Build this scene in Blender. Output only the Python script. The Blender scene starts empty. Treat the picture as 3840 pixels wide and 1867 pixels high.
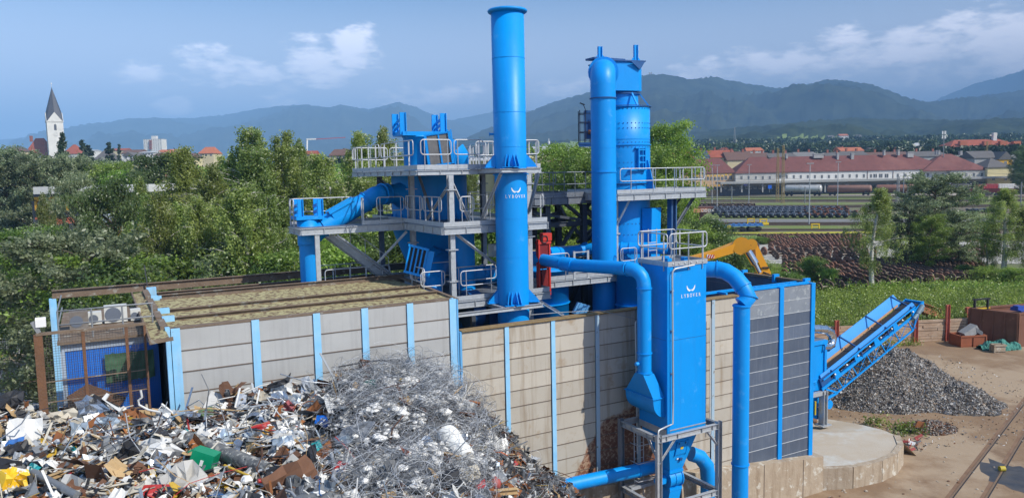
import bpy, bmesh, math, random
import numpy as np
from mathutils import Vector, Matrix, noise as mnoise
R = math.radians
scene = bpy.context.scene
col = scene.collection
# == camera
CH = 15.0                                   # eye height above the yard
FPX, PIT, ROL, AZ = 2847.0, R(5.645), R(-1.177), R(61.1)
_f = Vector((0, math.cos(PIT), -math.sin(PIT)))
_r0 = Vector((1, 0, 0)); _u0 = _r0.cross(_f)
CR = _r0*math.cos(ROL)+_u0*math.sin(ROL); CU = -_r0*math.sin(ROL)+_u0*math.cos(ROL)
cam_data = bpy.data.cameras.new('camera'); cam = bpy.data.objects.new('camera', cam_data); col.objects.link(cam)
cam.matrix_world = Matrix(((CR.x, CU.x, -_f.x, 0), (CR.y, CU.y, -_f.y, 0), (CR.z, CU.z, -_f.z, CH), (0, 0, 0, 1)))
cam_data.sensor_width = 36; cam_data.lens = 36*FPX/3840; cam_data.clip_start = .1; cam_data.clip_end = 40000
scene.camera = cam
# == sun, sky, exposure
UA = Vector((math.sin(AZ), math.cos(AZ), 0)); VA = Vector((-math.cos(AZ), math.sin(AZ), 0))   # the plant's own two axes
SUN_EL = R(43)
_sd = UA*.47-VA*.88; SUN_AZ = math.atan2(_sd.x, _sd.y)                                        # clockwise from +Y
sl = bpy.data.lights.new('sun', 'SUN'); sl.energy = 4.9; sl.angle = R(.53); sl.color = (1, .955, .87)
so = bpy.data.objects.new('sun', sl); col.objects.link(so)
_d = Vector((math.sin(SUN_AZ)*math.cos(SUN_EL), math.cos(SUN_AZ)*math.cos(SUN_EL), math.sin(SUN_EL)))
so.rotation_euler = _d.to_track_quat('Z', 'Y').to_euler(); so.location = (0, 0, 80)
w = bpy.data.worlds.new('World'); scene.world = w; w.use_nodes = True
nt = w.node_tree; nt.nodes.clear(); N = nt.nodes.new; LK = nt.links.new
def M_(op, a, b=None, c=None, tree=None):
    t = tree or nt; n = t.nodes.new('ShaderNodeMath'); n.operation = op
    for i, v in enumerate((a, b, c)):
        if v is None: continue
        if isinstance(v, (int, float)): n.inputs[i].default_value = v
        else: t.links.new(v, n.inputs[i])
    return n.outputs[0]
sky = N('ShaderNodeTexSky'); sky.sky_type = 'NISHITA'; sky.sun_disc = False; sky.sun_elevation = SUN_EL; sky.sun_rotation = SUN_AZ
sky.altitude = 600; sky.air_density = 1.0; sky.dust_density = 1.2; sky.ozone_density = 2.0
tc = N('ShaderNodeTexCoord'); sx = N('ShaderNodeSeparateXYZ'); LK(tc.outputs['Generated'], sx.inputs[0])
el = M_('ARCSINE', sx.outputs[2]); az = M_('ARCTAN2', sx.outputs[0], sx.outputs[1])
cv = N('ShaderNodeCombineXYZ'); LK(M_('MULTIPLY', az, 1.0), cv.inputs[0]); LK(M_('MULTIPLY', el, 2.6), cv.inputs[1])
def ntex(vec, sc, det, ro, off):
    mp = N('ShaderNodeMapping'); mp.inputs['Location'].default_value = off; LK(vec, mp.inputs[0])
    n = N('ShaderNodeTexNoise'); n.inputs['Scale'].default_value = sc; n.inputs['Detail'].default_value = det; n.inputs['Roughness'].default_value = ro
    LK(mp.outputs[0], n.inputs[0]); return n.outputs[0]
def ramp(v, a, b):
    n = N('ShaderNodeMapRange'); n.interpolation_type = 'SMOOTHSTEP'; n.inputs[1].default_value = a; n.inputs[2].default_value = b
    LK(v, n.inputs[0]); return n.outputs[0]
def ray(x, y): return _f + CR*((x-1920)/FPX) - CU*((y-933.5)/FPX)
# cumulus puffs: photo column and row of the centre, half width, half height, strength
puffs = []
for px_, py_, wx, wy, s_ in ((545,280,75,40,.75),(575,305,45,45,.6),(790,235,85,50,.6),(860,275,70,40,.7),(960,280,90,45,.75),(1150,225,80,70,1.0),(1200,280,90,45,.8),(1330,180,75,75,1.05),(1350,215,90,50,.7),(650,395,50,28,.85),(710,325,60,30,.5),(1060,350,70,38,.5),(1550,370,130,45,.6),(1720,360,110,40,.5),(850,330,60,30,.5),
    (2650,265,90,40,.6),(2830,250,130,55,.65),(3010,240,120,50,.75),(3160,165,70,55,1.0),(3200,225,140,60,.75),(3400,190,130,60,.8),(3540,160,110,55,.9),(3700,150,150,80,1.0),(3820,170,120,90,.95),(3600,230,200,60,.7),(2660,245,50,30,.8),(2250,330,120,40,.5),(2080,340,90,40,.4)):
    d_ = ray(px_, py_).normalized(); puffs.append((math.degrees(math.atan2(d_.x, d_.y)), math.degrees(math.asin(d_.z)), math.degrees(wx/FPX), math.degrees(wy/FPX), s_))
warp = ntex(cv.outputs[0], 16, 7, .62, (3, 1, 0)); warp2 = ntex(cv.outputs[0], 55, 5, .6, (8, 4, 2))
cl = None
for a, e, wa, we, s in puffs:
    da = M_('MULTIPLY', M_('SUBTRACT', az, R(a)), 1/R(wa)); de = M_('MULTIPLY', M_('SUBTRACT', el, R(e)), 1/R(we))
    d2 = M_('ADD', M_('MULTIPLY', da, da), M_('MULTIPLY', de, de))
    v = M_('MULTIPLY', M_('SUBTRACT', 1.0, M_('MULTIPLY', d2, .5)), s)
    cl = v if cl is None else M_('MAXIMUM', cl, v)
cl = M_('MAXIMUM', cl, -.6)
body = M_('ADD', M_('MULTIPLY', M_('SUBTRACT', warp, .5), 2.6), M_('ADD', cl, M_('MULTIPLY', M_('SUBTRACT', warp2, .5), 1.3)))
cum = M_('MULTIPLY', ramp(body, .10, 1.0), .92)
veil = M_('MULTIPLY', ramp(ntex(cv.outputs[0], 2.3, 6, .55, (1.3, .2, 5)), .42, .72), .36)       # thin high veil
lowv = M_('MULTIPLY', ramp(el, R(15), R(5)), .92)                                               # milky band over the hills
mixv = N('ShaderNodeMix'); mixv.data_type = 'RGBA'; mixv.inputs[7].default_value = (11, 11.3, 12.4, 1)
tint = N('ShaderNodeMix'); tint.data_type = 'RGBA'; tint.blend_type = 'MULTIPLY'; tint.inputs[0].default_value = 1; tint.inputs[7].default_value = (.86, 1.04, 1.16, 1); LK(sky.outputs[0], tint.inputs[6]); LK(tint.outputs[2], mixv.inputs[6]); LK(M_('MAXIMUM', veil, lowv), mixv.inputs[0])
mixc = N('ShaderNodeMix'); mixc.data_type = 'RGBA'; mixc.inputs[7].default_value = (18.5, 17.8, 18.4, 1)
LK(mixv.outputs[2], mixc.inputs[6]); LK(cum, mixc.inputs[0])
bg = N('ShaderNodeBackground'); bg.inputs[1].default_value = .104; LK(mixc.outputs[2], bg.inputs[0])
wo = N('ShaderNodeOutputWorld'); LK(bg.outputs[0], wo.inputs[0])
scene.view_settings.view_transform = 'Standard'; scene.view_settings.look = 'None'; scene.view_settings.exposure = .42; scene.view_settings.gamma = 1
scene.render.engine = 'CYCLES'
cy = scene.cycles; cy.max_bounces = 6; cy.diffuse_bounces = 2; cy.glossy_bounces = 2; cy.transmission_bounces = 3; cy.transparent_max_bounces = 8; cy.volume_bounces = 0
cy.caustics_reflective = False; cy.caustics_refractive = False; cy.use_denoising = True
# == helpers
C0 = Vector((0, 0, CH))
def YP(x, y, Y): d = ray(x, y); return C0+d*(Y/d.y)                # the point seen at that photo pixel, at distance Y
def ZP(x, y, z): d = ray(x, y); return C0+d*((z-CH)/d.z)            # ... at height z
def BP(x, y, b): d = ray(x, y); return C0+d*(b/d.dot(VA))           # ... on the plant plane b
def AP(x, y, a): d = ray(x, y); return C0+d*(a/d.dot(UA))           # ... on the plant plane a
def L(a, b, z): v = UA*a+VA*b; return Vector((v.x, v.y, z))
def ab(p): return p.dot(UA), p.dot(VA), p.z
def railz(Y): return 2.0+max(0, min(1.2, (Y-100)/200))
def GP(x, y):                                                        # ... on the rail yard's ground
    z = 2.0
    for _ in range(6): p = ZP(x, y, z); z = railz(p.y)
    return ZP(x, y, z)
rnd = random.Random(7)
class MB:
    """collects shapes into one mesh"""
    def __init__(s): s.v = []; s.f = []; s.m = []; s.sm = []
    def add(s, vs, fs, m=0, smooth=False):
        n = len(s.v); s.v += [tuple(v) for v in vs]
        for f in fs: s.f.append(tuple(i+n for i in f)); s.m.append(m); s.sm.append(smooth)
        return s
    def hexa(s, p, m=0):
        return s.add(p, [(0,3,2,1),(4,5,6,7),(0,1,5,4),(1,2,6,5),(2,3,7,6),(3,0,4,7)], m)
    def box(s, c, d, ax=None, m=0):
        """centre c, full sizes d along ax (three vectors; the plant's axes by default)"""
        c = Vector(c); X, Y, Z = ax if ax else (UA, VA, Vector((0,0,1)))
        h = [X*(d[0]/2), Y*(d[1]/2), Z*(d[2]/2)]
        P = [c+h[0]*i+h[1]*j+h[2]*k for k in (-1,1) for i, j in ((-1,-1),(1,-1),(1,1),(-1,1))]
        return s.hexa(P, m)
    def pbox(s, a0, a1, b0, b1, z0, z1, m=0):
        return s.box(L((a0+a1)/2, (b0+b1)/2, (z0+z1)/2), (a1-a0, b1-b0, z1-z0), m=m)
    def bar(s, p, q, w, h=None, up=None, m=0):
        p = Vector(p); q = Vector(q); d = (q-p); l = d.length
        if l < 1e-6: return s
        d /= l; up = Vector(up) if up else Vector((0,0,1))
        if abs(d.dot(up)) > .98: up = UA
        x = d.cross(up).normalized(); z = x.cross(d)
        return s.box((p+q)/2, (w, l, h or w), (x, d, z), m)
    def ibeam(s, p, q, w, h, t=.025, up=None, m=0):
        p = Vector(p); q = Vector(q); d = (q-p); l = d.length; d /= l
        up = Vector(up) if up else Vector((0,0,1))
        if abs(d.dot(up)) > .98: up = VA
        x = d.cross(up).normalized(); z = x.cross(d); c = (p+q)/2
        s.box(c, (t, l, h-2*t), (x, d, z), m)
        s.box(c+z*(h/2-t/2), (w, l, t), (x, d, z), m); s.box(c-z*(h/2-t/2), (w, l, t), (x, d, z), m)
        return s
    def tube(s, pts, r, n=8, m=0, caps=True, closed=False):
        pts = [Vector(p) for p in pts]; N_ = len(pts); rs = r if isinstance(r, (list, tuple)) else [r]*N_
        vs = []; prev = None
        for i in range(N_):
            if closed: t = pts[(i+1) % N_]-pts[i-1]
            else: t = (pts[min(i+1, N_-1)]-pts[max(i-1, 0)])
            if t.length < 1e-9: t = Vector((0,0,1))
            t.normalize()
            if prev is None:
                a = Vector((0,0,1)) if abs(t.z) < .9 else Vector((1,0,0)); x = t.cross(a).normalized()
            else:
                x = prev-t*prev.dot(t)
                if x.length < 1e-6: x = t.orthogonal()
                x.normalize()
            prev = x; y = t.cross(x)
            vs += [pts[i]+(x*math.cos(2*math.pi*k/n)+y*math.sin(2*math.pi*k/n))*rs[i] for k in range(n)]
        fs = []
        for i in range(N_ if closed else N_-1):
            j = (i+1) % N_
            for k in range(n): fs.append((i*n+k, i*n+(k+1) % n, j*n+(k+1) % n, j*n+k))
        s.add(vs, fs, m, True)
        if caps and not closed:
            s.add([vs[k] for k in range(n)], [tuple(range(n))[::-1]], m); s.add([vs[(N_-1)*n+k] for k in range(n)], [tuple(range(n))], m)
        return s
    def cyl(s, p, q, r, n=24, m=0, caps=True): return s.tube([p, q], r, n, m, caps)
    def lathe(s, c, prof, n=32, m=0, ax=None, smooth=True):
        """prof: list of (radius, height) round the axis"""
        c = Vector(c); X, Y, Z = ax if ax else (UA, VA, Vector((0,0,1)))
        vs = []
        for r_, h in prof: vs += [c+X*(r_*math.cos(2*math.pi*k/n))+Y*(r_*math.sin(2*math.pi*k/n))+Z*h for k in range(n)]
        fs = [(i*n+k, i*n+(k+1) % n, (i+1)*n+(k+1) % n, (i+1)*n+k) for i in range(len(prof)-1) for k in range(n)]
        return s.add(vs, fs, m, smooth)
    def ring(s, c, d, r, w, t, n=32, m=0):
        """a flange: a flat ring of radius r+w, thickness t, round the axis d"""
        d = Vector(d).normalized(); x = d.orthogonal().normalized(); y = d.cross(x)
        return s.lathe(Vector(c), [(r-.01, -t/2), (r+w, -t/2), (r+w, t/2), (r-.01, t/2)], n, m, (x, y, d), False)
    def quad(s, a, b, c, d, m=0): return s.add([a, b, c, d], [(0, 1, 2, 3)], m)
    def slab(s, pts, th, m=0, n=None):
        """a polygon given real thickness th along n"""
        pts = [Vector(p) for p in pts]; k = len(pts)
        if n is None: n = (pts[1]-pts[0]).cross(pts[2]-pts[0]).normalized()
        o = Vector(n)*th; vs = [p+o/2 for p in pts]+[p-o/2 for p in pts]
        fs = [tuple(range(k)), tuple(range(2*k-1, k-1, -1))]+[(i, i+k, (i+1) % k+k, (i+1) % k) for i in range(k)]
        return s.add(vs, fs, m)
    def build(s, name, mats, parent=None, loc=None):
        if not isinstance(mats, (list, tuple)): mats = [mats]
        o0 = LOC.get(parent.name, Vector((0,0,0))) if parent else (Vector(loc) if loc is not None else Vector((0,0,0)))
        me = bpy.data.meshes.new(name)
        va = np.array(s.v, dtype=np.float32).reshape(-1, 3)-np.array(o0, dtype=np.float32)
        me.from_pydata(va.tolist(), [], s.f)
        for mt in mats: me.materials.append(mt)
        me.polygons.foreach_set('material_index', s.m); me.polygons.foreach_set('use_smooth', s.sm); me.update()
        o = bpy.data.objects.new(name, me); col.objects.link(o)
        if parent: o.parent = parent
        else: o.location = o0
        LOC[o.name] = o0.copy()
        return o
LOC = {}
def tag(o, label=None, cat=None, group=None, kind=None):
    for k, v in (('label', label), ('category', cat), ('group', group), ('kind', kind)):
        if v: o[k] = v
    return o
def thing(name, label, cat, loc, group=None):
    o = bpy.data.objects.new(name, None); col.objects.link(o); o.location = loc; o.empty_display_size = .3
    LOC[o.name] = Vector(loc); return tag(o, label, cat, group)
def copy_tree(o, loc=None, rotz=None, scale=None, parent=None, label=None):
    c = o.copy(); col.objects.link(c)
    if parent: c.parent = parent
    if loc is not None: c.location = loc
    if rotz is not None: c.rotation_euler = (0, 0, rotz)
    if scale is not None: c.scale = (scale,)*3 if isinstance(scale, (int, float)) else scale
    if label: c['label'] = label
    for ch in [k for k in KIDS(o)]: copy_tree(ch, parent=c)
    return c
def KIDS(o): return [k for k in bpy.data.objects if k.parent == o]
def fast_mesh(name, V, F, mats, mi=None, smooth=False):
    """numpy verts and equal-sized faces"""
    me = bpy.data.meshes.new(name); V = np.asarray(V, np.float32); F = np.asarray(F, np.int32); n, k = F.shape
    me.vertices.add(len(V)); me.vertices.foreach_set('co', V.ravel()); me.loops.add(n*k); me.loops.foreach_set('vertex_index', F.ravel())
    me.polygons.add(n); me.polygons.foreach_set('loop_start', np.arange(0, n*k, k, dtype=np.int32))
    me.polygons.foreach_set('loop_total', np.full(n, k, np.int32))
    for mt in (mats if isinstance(mats, (list, tuple)) else [mats]): me.materials.append(mt)
    if mi is not None: me.polygons.foreach_set('material_index', np.asarray(mi, np.int32))
    if smooth: me.polygons.foreach_set('use_smooth', np.ones(n, bool))
    me.update(calc_edges=True); return me
# == materials
def mat(name, c, rough=.6, metal=0, c2=None, sc=3, amt=.5, bump=0, bsc=None, c3=None, sc3=.6, thr3=(.55, .62), streak=None, spec=.5, det=6, str_sc=(6, 6, .5), isl=0):
    """base colour c broken up by noise towards c2; optional stain c3 with an outline of its own; vertical streaks"""
    m = bpy.data.materials.new(name); m.use_nodes = True; t = m.node_tree; b = t.nodes['Principled BSDF']
    b.inputs['Roughness'].default_value = rough; b.inputs['Metallic'].default_value = metal; b.inputs['Specular IOR Level'].default_value = spec
    tcn = t.nodes.new('ShaderNodeTexCoord')
    def nz(scale, detail=det, ro=.6, vec=None, w=(0, 0, 0), vs=(1, 1, 1)):
        mp = t.nodes.new('ShaderNodeMapping'); mp.inputs['Location'].default_value = w; mp.inputs['Scale'].default_value = vs
        t.links.new(tcn.outputs['Object'], mp.inputs[0])
        n = t.nodes.new('ShaderNodeTexNoise'); n.inputs['Scale'].default_value = scale; n.inputs['Detail'].default_value = detail; n.inputs['Roughness'].default_value = ro
        t.links.new(mp.outputs[0], n.inputs[0]); return n.outputs[0]
    def mix(fac, A, B):
        x = t.nodes.new('ShaderNodeMix'); x.data_type = 'RGBA'
        if isinstance(fac, (int, float)): x.inputs[0].default_value = fac
        else: t.links.new(fac, x.inputs[0])
        for i, q in ((6, A), (7, B)):
            if isinstance(q, tuple): x.inputs[i].default_value = (*q[:3], 1)
            else: t.links.new(q, x.inputs[i])
        return x.outputs[2]
    def rg(v, a, bb, top=1):
        n = t.nodes.new('ShaderNodeMapRange'); n.inputs[1].default_value = a; n.inputs[2].default_value = bb; n.inputs[4].default_value = top; t.links.new(v, n.inputs[0]); return n.outputs[0]
    out = None
    if c2 is None: c2 = tuple(x*.72 for x in c)
    out = mix(rg(nz(sc), .5-.32*(1-amt*.5), .5+.32, min(1, amt*1.6)), c, c2)
    if streak: out = mix(rg(nz(1, 5, .65, vs=str_sc, w=(5, 3, 1)), .5, .72, streak[1]), out, streak[0])
    if c3: out = mix(rg(nz(sc3, 8, .65, w=(9, 2, 4)), *thr3), out, c3)
    if isl:
        g = t.nodes.new('ShaderNodeNewGeometry'); hs = t.nodes.new('ShaderNodeHueSaturation'); t.links.new(M_('MULTIPLY_ADD', g.outputs['Random Per Island'], isl, 1-isl*.75, tree=t), hs.inputs['Value']); t.links.new(out, hs.inputs['Color']); out = hs.outputs[0]
    t.links.new(out, b.inputs['Base Color'])
    rn = M_('MULTIPLY_ADD', nz(sc*1.7, 4), .22, rough-.11, tree=t); t.links.new(rn, b.inputs['Roughness'])
    if bump:
        bp = t.nodes.new('ShaderNodeBump'); bp.inputs['Strength'].default_value = min(1, bump); bp.inputs['Distance'].default_value = .05*max(1, bump)
        t.links.new(nz(bsc or sc*4, 6), bp.inputs['Height']); t.links.new(bp.outputs[0], b.inputs['Normal'])
    return m
BLUE = mat('blue_paint', (0, .285, .76), .44, c2=(0, .245, .68), sc=1.3, amt=.35, bump=.06, bsc=2.2, spec=.35, streak=((.015, .19, .56), .35), str_sc=(3, 3, .22), c3=(.07, .36, .78), sc3=2.2, thr3=(.60, .78))
BLUE2 = mat('weathered_blue_paint', (.10, .33, .62), .5, c2=(.13, .40, .68), sc=1.0, amt=.8, c3=(.10, .16, .22), sc3=9, thr3=(.66, .74), streak=((.30, .45, .62), .35))
BLUED = mat('dark_blue_paint', (.012, .075, .23), .45, c2=(.02, .10, .28), sc=3, amt=.6)
PALEB = mat('faded_blue_paint', (.22, .52, .80), .62, c2=(.34, .60, .80), sc=2.5, amt=.8, c3=(.20, .17, .13), sc3=7, thr3=(.66, .70), streak=((.30, .32, .33), .35))
GALV = mat('galvanised_steel', (.50, .52, .54), .42, .35, c2=(.36, .38, .40), sc=7, amt=.8)
GALVD = mat('dull_galvanised_steel', (.22, .24, .27), .5, .4, c2=(.15, .165, .19), sc=5, amt=.8)
RAILM = mat('railing_steel', (.56, .57, .58), .5, .35, c2=(.46, .47, .49), sc=9, amt=.6)
CHROME = mat('bright_steel', (.72, .74, .76), .16, 1, c2=(.6, .62, .65), sc=4)
PANEL = mat('cream_wall_panel', (.49, .445, .375), .7, c2=(.43, .385, .32), sc=.9, amt=.8, bump=.25, bsc=2, streak=((.27, .20, .13), .75), str_sc=(3.5, 3.5, .25), isl=.16, c3=(.36, .27, .18), sc3=1.1, thr3=(.58, .72))
PANELG = mat('grey_wall_panel', (.45, .445, .43), .6, c2=(.38, .375, .365), sc=.8, amt=.8, bump=.2, bsc=2, streak=((.30, .29, .28), .5), str_sc=(5, 5, .2), isl=.14)
PANELD = mat('slate_steel_panel', (.092, .12, .175), .45, .1, c2=(.13, .165, .225), sc=1.1, amt=.8, bump=.08, streak=((.22, .25, .30), .4), str_sc=(9, 9, .7), isl=.35)
PANELT = mat('worn_slate_panel', (.20, .225, .26), .5, .1, c2=(.27, .295, .33), sc=1.5, amt=.9, bump=.1, c3=(.38, .41, .43), sc3=3.5, thr3=(.56, .68))
SEAM = mat('pale_seam', (.55, .57, .58), .5, c2=(.40, .42, .44), sc=8)
DARKSEAM = mat('brown_seam', (.16, .12, .09), .8)
CONC = mat('stained_concrete', (.42, .34, .25), .9, c2=(.32, .24, .165), sc=1.6, amt=.8, bump=.5, bsc=6, streak=((.20, .13, .07), .7), c3=(.56, .52, .44), sc3=2.2, thr3=(.56, .64), str_sc=(3, 3, .3))
CONCP = mat('concrete_pad', (.47, .41, .33), .9, c2=(.40, .30, .20), sc=.5, amt=.9, bump=.3, bsc=9, c3=(.50, .48, .43), sc3=.35, thr3=(.5, .6))
RUSTB = mat('rusty_brown_steel', (.13, .065, .035), .8, c2=(.20, .09, .04), sc=3, amt=.9, bump=.4, bsc=14)
RUST = mat('orange_rust', (.29, .105, .035), .85, c2=(.15, .06, .03), sc=4, amt=.9, bump=.3)
RUSTG = mat('rusty_roof_beam', (.20, .145, .10), .85, c2=(.12, .08, .055), sc=3, amt=.9, bump=.4, c3=(.28, .26, .22), sc3=3, thr3=(.58, .64))
MOSS = mat('lichen_roof', (.42, .385, .20), .95, c2=(.33, .27, .14), sc=4, amt=.9, bump=.8, bsc=9, c3=(.13, .075, .04), sc3=5.5, thr3=(.505, .55))
DIRTM = mat('dirt', (.27, .18, .11), .95, c2=(.34, .25, .16), sc=.4, amt=.9, bump=.4, bsc=6, c3=(.20, .11, .06), sc3=.14, thr3=(.5, .6))
WHITE = mat('white_paint', (.78, .77, .74), .6, c2=(.70, .69, .66), sc=1.2)
WHITEL = mat('white_lettering', (.85, .88, .9), .5)
BLACK = mat('black_rubber', (.025, .025, .028), .7)
DGREY = mat('dark_grey_metal', (.07, .075, .085), .5, .3)
GREY = mat('grey_metal', (.30, .31, .32), .5, .3)
RED = mat('red_paint', (.55, .035, .02), .5, c2=(.42, .03, .02))
REDF = mat('faded_red_paint', (.50, .13, .085), .75, c2=(.40, .09, .06), sc=3, amt=.9)
YEL = mat('yellow_paint', (.80, .55, .02), .5)
ORNG = mat('orange_yellow_paint', (.80, .34, .01), .42, c2=(.70, .29, .01), sc=1.5, amt=.5)
GLASS = mat('window_glass', (.05, .065, .085), .12, spec=.9)
RUBR = mat('worn_rubber_sheet', (.20, .19, .18), .9, c2=(.13, .12, .115), sc=3, amt=.9, bump=.3)
# == ground
def wally(x): return 63.55+.1*(x-32)
xs = [-12000,-4000,-1500,-600,-300,-150,-80,-40,-20,-10,0,10,20,26,30,34,38,44,50,60,80,110,150,200,300,450,700,1500,4000,12000]
rows = [(-200,0),(0,0),(30,0),(50,0),(-1,0),(-2,1.35),(70,1.75),(78,2),(100,2),(150,railz(150)),(200,railz(200)),(260,railz(260)),(340,3.2),(500,3.2),(900,3.2),(2000,3.2),(5000,3.2),(12000,3.2)]
V = []; F = []
for j, (y, z) in enumerate(rows):
    for x in xs:
        xx = max(-80, min(110, x)); yy = y if y >= 0 or y == -200 else (wally(xx)+(.12 if y == -1 else .3))
        V.append((x, yy, z))
for j in range(len(rows)-1):
    for i in range(len(xs)-1): a = j*len(xs)+i; F.append((a, a+1, a+1+len(xs), a+len(xs)))
GRASSG = mat('grass_ground', (.10, .13, .035), .95, c2=(.15, .15, .06), sc=.25, amt=.9, c3=(.19, .155, .11), sc3=.06, thr3=(.56, .64), bump=.4, bsc=4)
o = bpy.data.objects.new('ground', fast_mesh('ground', V, F, GRASSG)); col.objects.link(o); tag(o, 'wide flat ground of grass and bare earth running out to the hills', kind='structure')
# the yard: packed dirt over the ground sheet
me = MB()
for x0, x1 in ((-120,-60),(-60,-20),(-20,0),(0,20),(20,40),(40,60),(60,110)):
    me.add([(x0,-50,.004),(x1,-50,.004),(x1,wally(x1)+.1,.004),(x0,wally(x0)+.1,.004)], [(0,1,2,3)])
YARD = mat('yard_dirt', (.27, .18, .105), .95, c2=(.17, .10, .055), sc=.35, amt=1, c3=(.34, .25, .165), sc3=.13, thr3=(.50, .60), streak=((.15, .09, .055), .6), str_sc=(.35, .12, 1), bump=.5, bsc=2.5)
tag(me.build('yard', YARD), 'brown packed dirt of the scrap yard', kind='structure')
# == stained panel material
def stain(base_name, src, c, rr=3.6, centre=(17.9, .9)):
    m = src.copy(); m.name = base_name; t = m.node_tree; b = t.nodes['Principled BSDF']
    old = b.inputs['Base Color'].links[0].from_socket
    g = t.nodes.new('ShaderNodeNewGeometry'); s1 = t.nodes.new('ShaderNodeSeparateXYZ'); t.links.new(g.outputs['Position'], s1.inputs[0])
    def mm(op, a, b_, c_=None): return M_(op, a, b_, c_, tree=t)
    aa = mm('ADD', mm('MULTIPLY', s1.outputs[0], UA.x), mm('MULTIPLY', s1.outputs[1], UA.y))
    da = mm('SUBTRACT', aa, centre[0]); dz = mm('SUBTRACT', s1.outputs[2], centre[1])
    n = t.nodes.new('ShaderNodeTexNoise'); n.inputs['Scale'].default_value = .9; n.inputs['Detail'].default_value = 5; t.links.new(g.outputs['Position'], n.inputs[0])
    n2 = t.nodes.new('ShaderNodeTexNoise'); n2.inputs['Scale'].default_value = 8; n2.inputs['Detail'].default_value = 8; n2.inputs['Roughness'].default_value = .65; t.links.new(g.outputs['Position'], n2.inputs[0])
    # a parabola-shaped splash: high in the middle, running out to both sides
    lim = mm('SUBTRACT', 5.8, mm('MULTIPLY', mm('MULTIPLY', da, da), .33))
    e = mm('SUBTRACT', mm('ADD', lim, mm('MULTIPLY', mm('SUBTRACT', n.outputs[0], .5), 1.3)), s1.outputs[2])
    mr = t.nodes.new('ShaderNodeMapRange'); mr.inputs[1].default_value = 0; mr.inputs[2].default_value = .12; t.links.new(e, mr.inputs[0])
    mr2 = t.nodes.new('ShaderNodeMapRange'); mr2.inputs[1].default_value = .45; mr2.inputs[2].default_value = .54; t.links.new(mm('ADD', n2.outputs[0], mm('MULTIPLY', e, .03)), mr2.inputs[0])
    def mx(f, A, B):
        x = t.nodes.new('ShaderNodeMix'); x.data_type = 'RGBA'; (t.links.new(f, x.inputs[0]))
        for i, q in ((6, A), (7, B)):
            if isinstance(q, tuple): x.inputs[i].default_value = (*q, 1)
            else: t.links.new(q, x.inputs[i])
        return x.outputs[2]
    st = mx(mr2.outputs[0], (.34, .22, .14), c)
    t.links.new(mx(mr.outputs[0], old, st), b.inputs['Base Color'])
    return m
# == hall helpers
def bay(parent, a0, a1, ztop, zbot, mp, ms, b=23.3, row=.59, seam=.012, name='wall_panel', proud=.012, seamh=.03, top=0):
    """one bay of horizontal boards between two posts, seam strips standing proud"""
    me = MB(); z = ztop; k = 0
    while z > zbot+.02:
        z0 = max(zbot, z-row); me.pbox(a0, a1, b+.004*((k*7) % 3), b+.09, z0+.006, z-.006, 2 if k < top else 0)
        if z0 > zbot: me.pbox(a0, a1, b-proud, b+.06, z0-seamh/2, z0+seamh/2, 1)
        z = z0; k += 1
    return me.build(name, [mp, ms, PANELT] if top else [mp, ms], parent)
def post(parent, a, w, z0, z1, m, b=23.3, d=.16, name='post', front=.05):
    me = MB(); me.pbox(a-w/2, a+w/2, b-front, b-front+.02, z0, z1); me.pbox(a-.012, a+.012, b-front+.02, b+d, z0, z1); me.pbox(a-w/2, a+w/2, b+d, b+d+.02, z0, z1)
    return me.build(name, m, parent)
# == roofed hall (left)
H1 = thing('roofed_hall', 'grey panelled hall with pale blue posts and a lichen covered roof behind the scrap heap', 'hall', L(1.7, 23.3, 0))
pa = [1.86, 4.05, 5.88, 7.42, 8.96, 10.5]
MOSSL = MOSS
for i in range(5):
    bay(H1, pa[i]+.1, pa[i+1]-.1, 10.78, 4.2, PANELG, DARKSEAM, row=.62)
for i, a in enumerate(pa): post(H1, a, .24 if i in (0, 5) else .22, 0, 10.83, PALEB)
me = MB(); me.pbox(1.60, 1.72, 23.26, 23.5, 0, 10.86); me.build('corner_post', PALEB, H1)
me = MB(); me.pbox(10.64, 10.70, 23.26, 23.6, 0, 10.8); me.build('corner_post', BLUE2, H1)
# roof
me = MB(); me.pbox(1.75, 10.75, 23.42, 29.85, 10.60, 10.745); me.build('roof', MOSS, H1)
me = MB(); me.pbox(1.72, 10.5, 23.30, 23.62, 10.785, 10.83); me.build('roof_edge', RUSTG, H1)
for b in (25.1, 26.75, 29.9):
    me = MB(); me.ibeam(L(1.9, b, 10.74), L(10.72 if b < 29 else 11.3, b, 10.74), .16, .24 if b < 29 else .36, .02)
    me.build('roof_beam', RUSTG, H1)
me = MB(); me.pbox(1.95, 11.2, 29.70, 29.80, 10.70, 10.80); me.build('roof_flashing', RUSTG, H1)
me = MB(); me.bar(L(10.68, 23.3, 10.78), L(11.15, 29.9, 10.78), .12, .08); me.build('roof_edge', RUSTG, H1)
for b0, b1 in ((23.6, 25.0), (25.3, 26.6), (27.0, 29.6), (30.2, 32.2)):
    me = MB(); me.pbox(1.50, 1.70, b0, b1, 10.5, 10.86); me.build('rafter', RUSTG, H1)
for b in (25.1, 26.75, 29.9, 32.4):
    me = MB(); me.pbox(1.66, 2.0, b-.12, b+.12, 10.45, 10.9); me.build('bracket', PALEB, H1)
me = MB()
me.slab([L(1.16, 22.05, 10.70), L(1.62, 22.15, 10.76), L(1.62, 32.2, 10.76), L(1.16, 32.2, 10.70)], .05)
me.build('eaves', MOSS, H1)
me = MB(); me.bar(L(1.14, 22.0, 10.75), L(1.14, 32.3, 10.75), .05, .12); me.bar(L(1.1, 22.05, 10.74), L(1.7, 22.05, 10.78), .06, .1); me.build('eaves_edge', RUSTG, H1)
me = MB()
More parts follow.
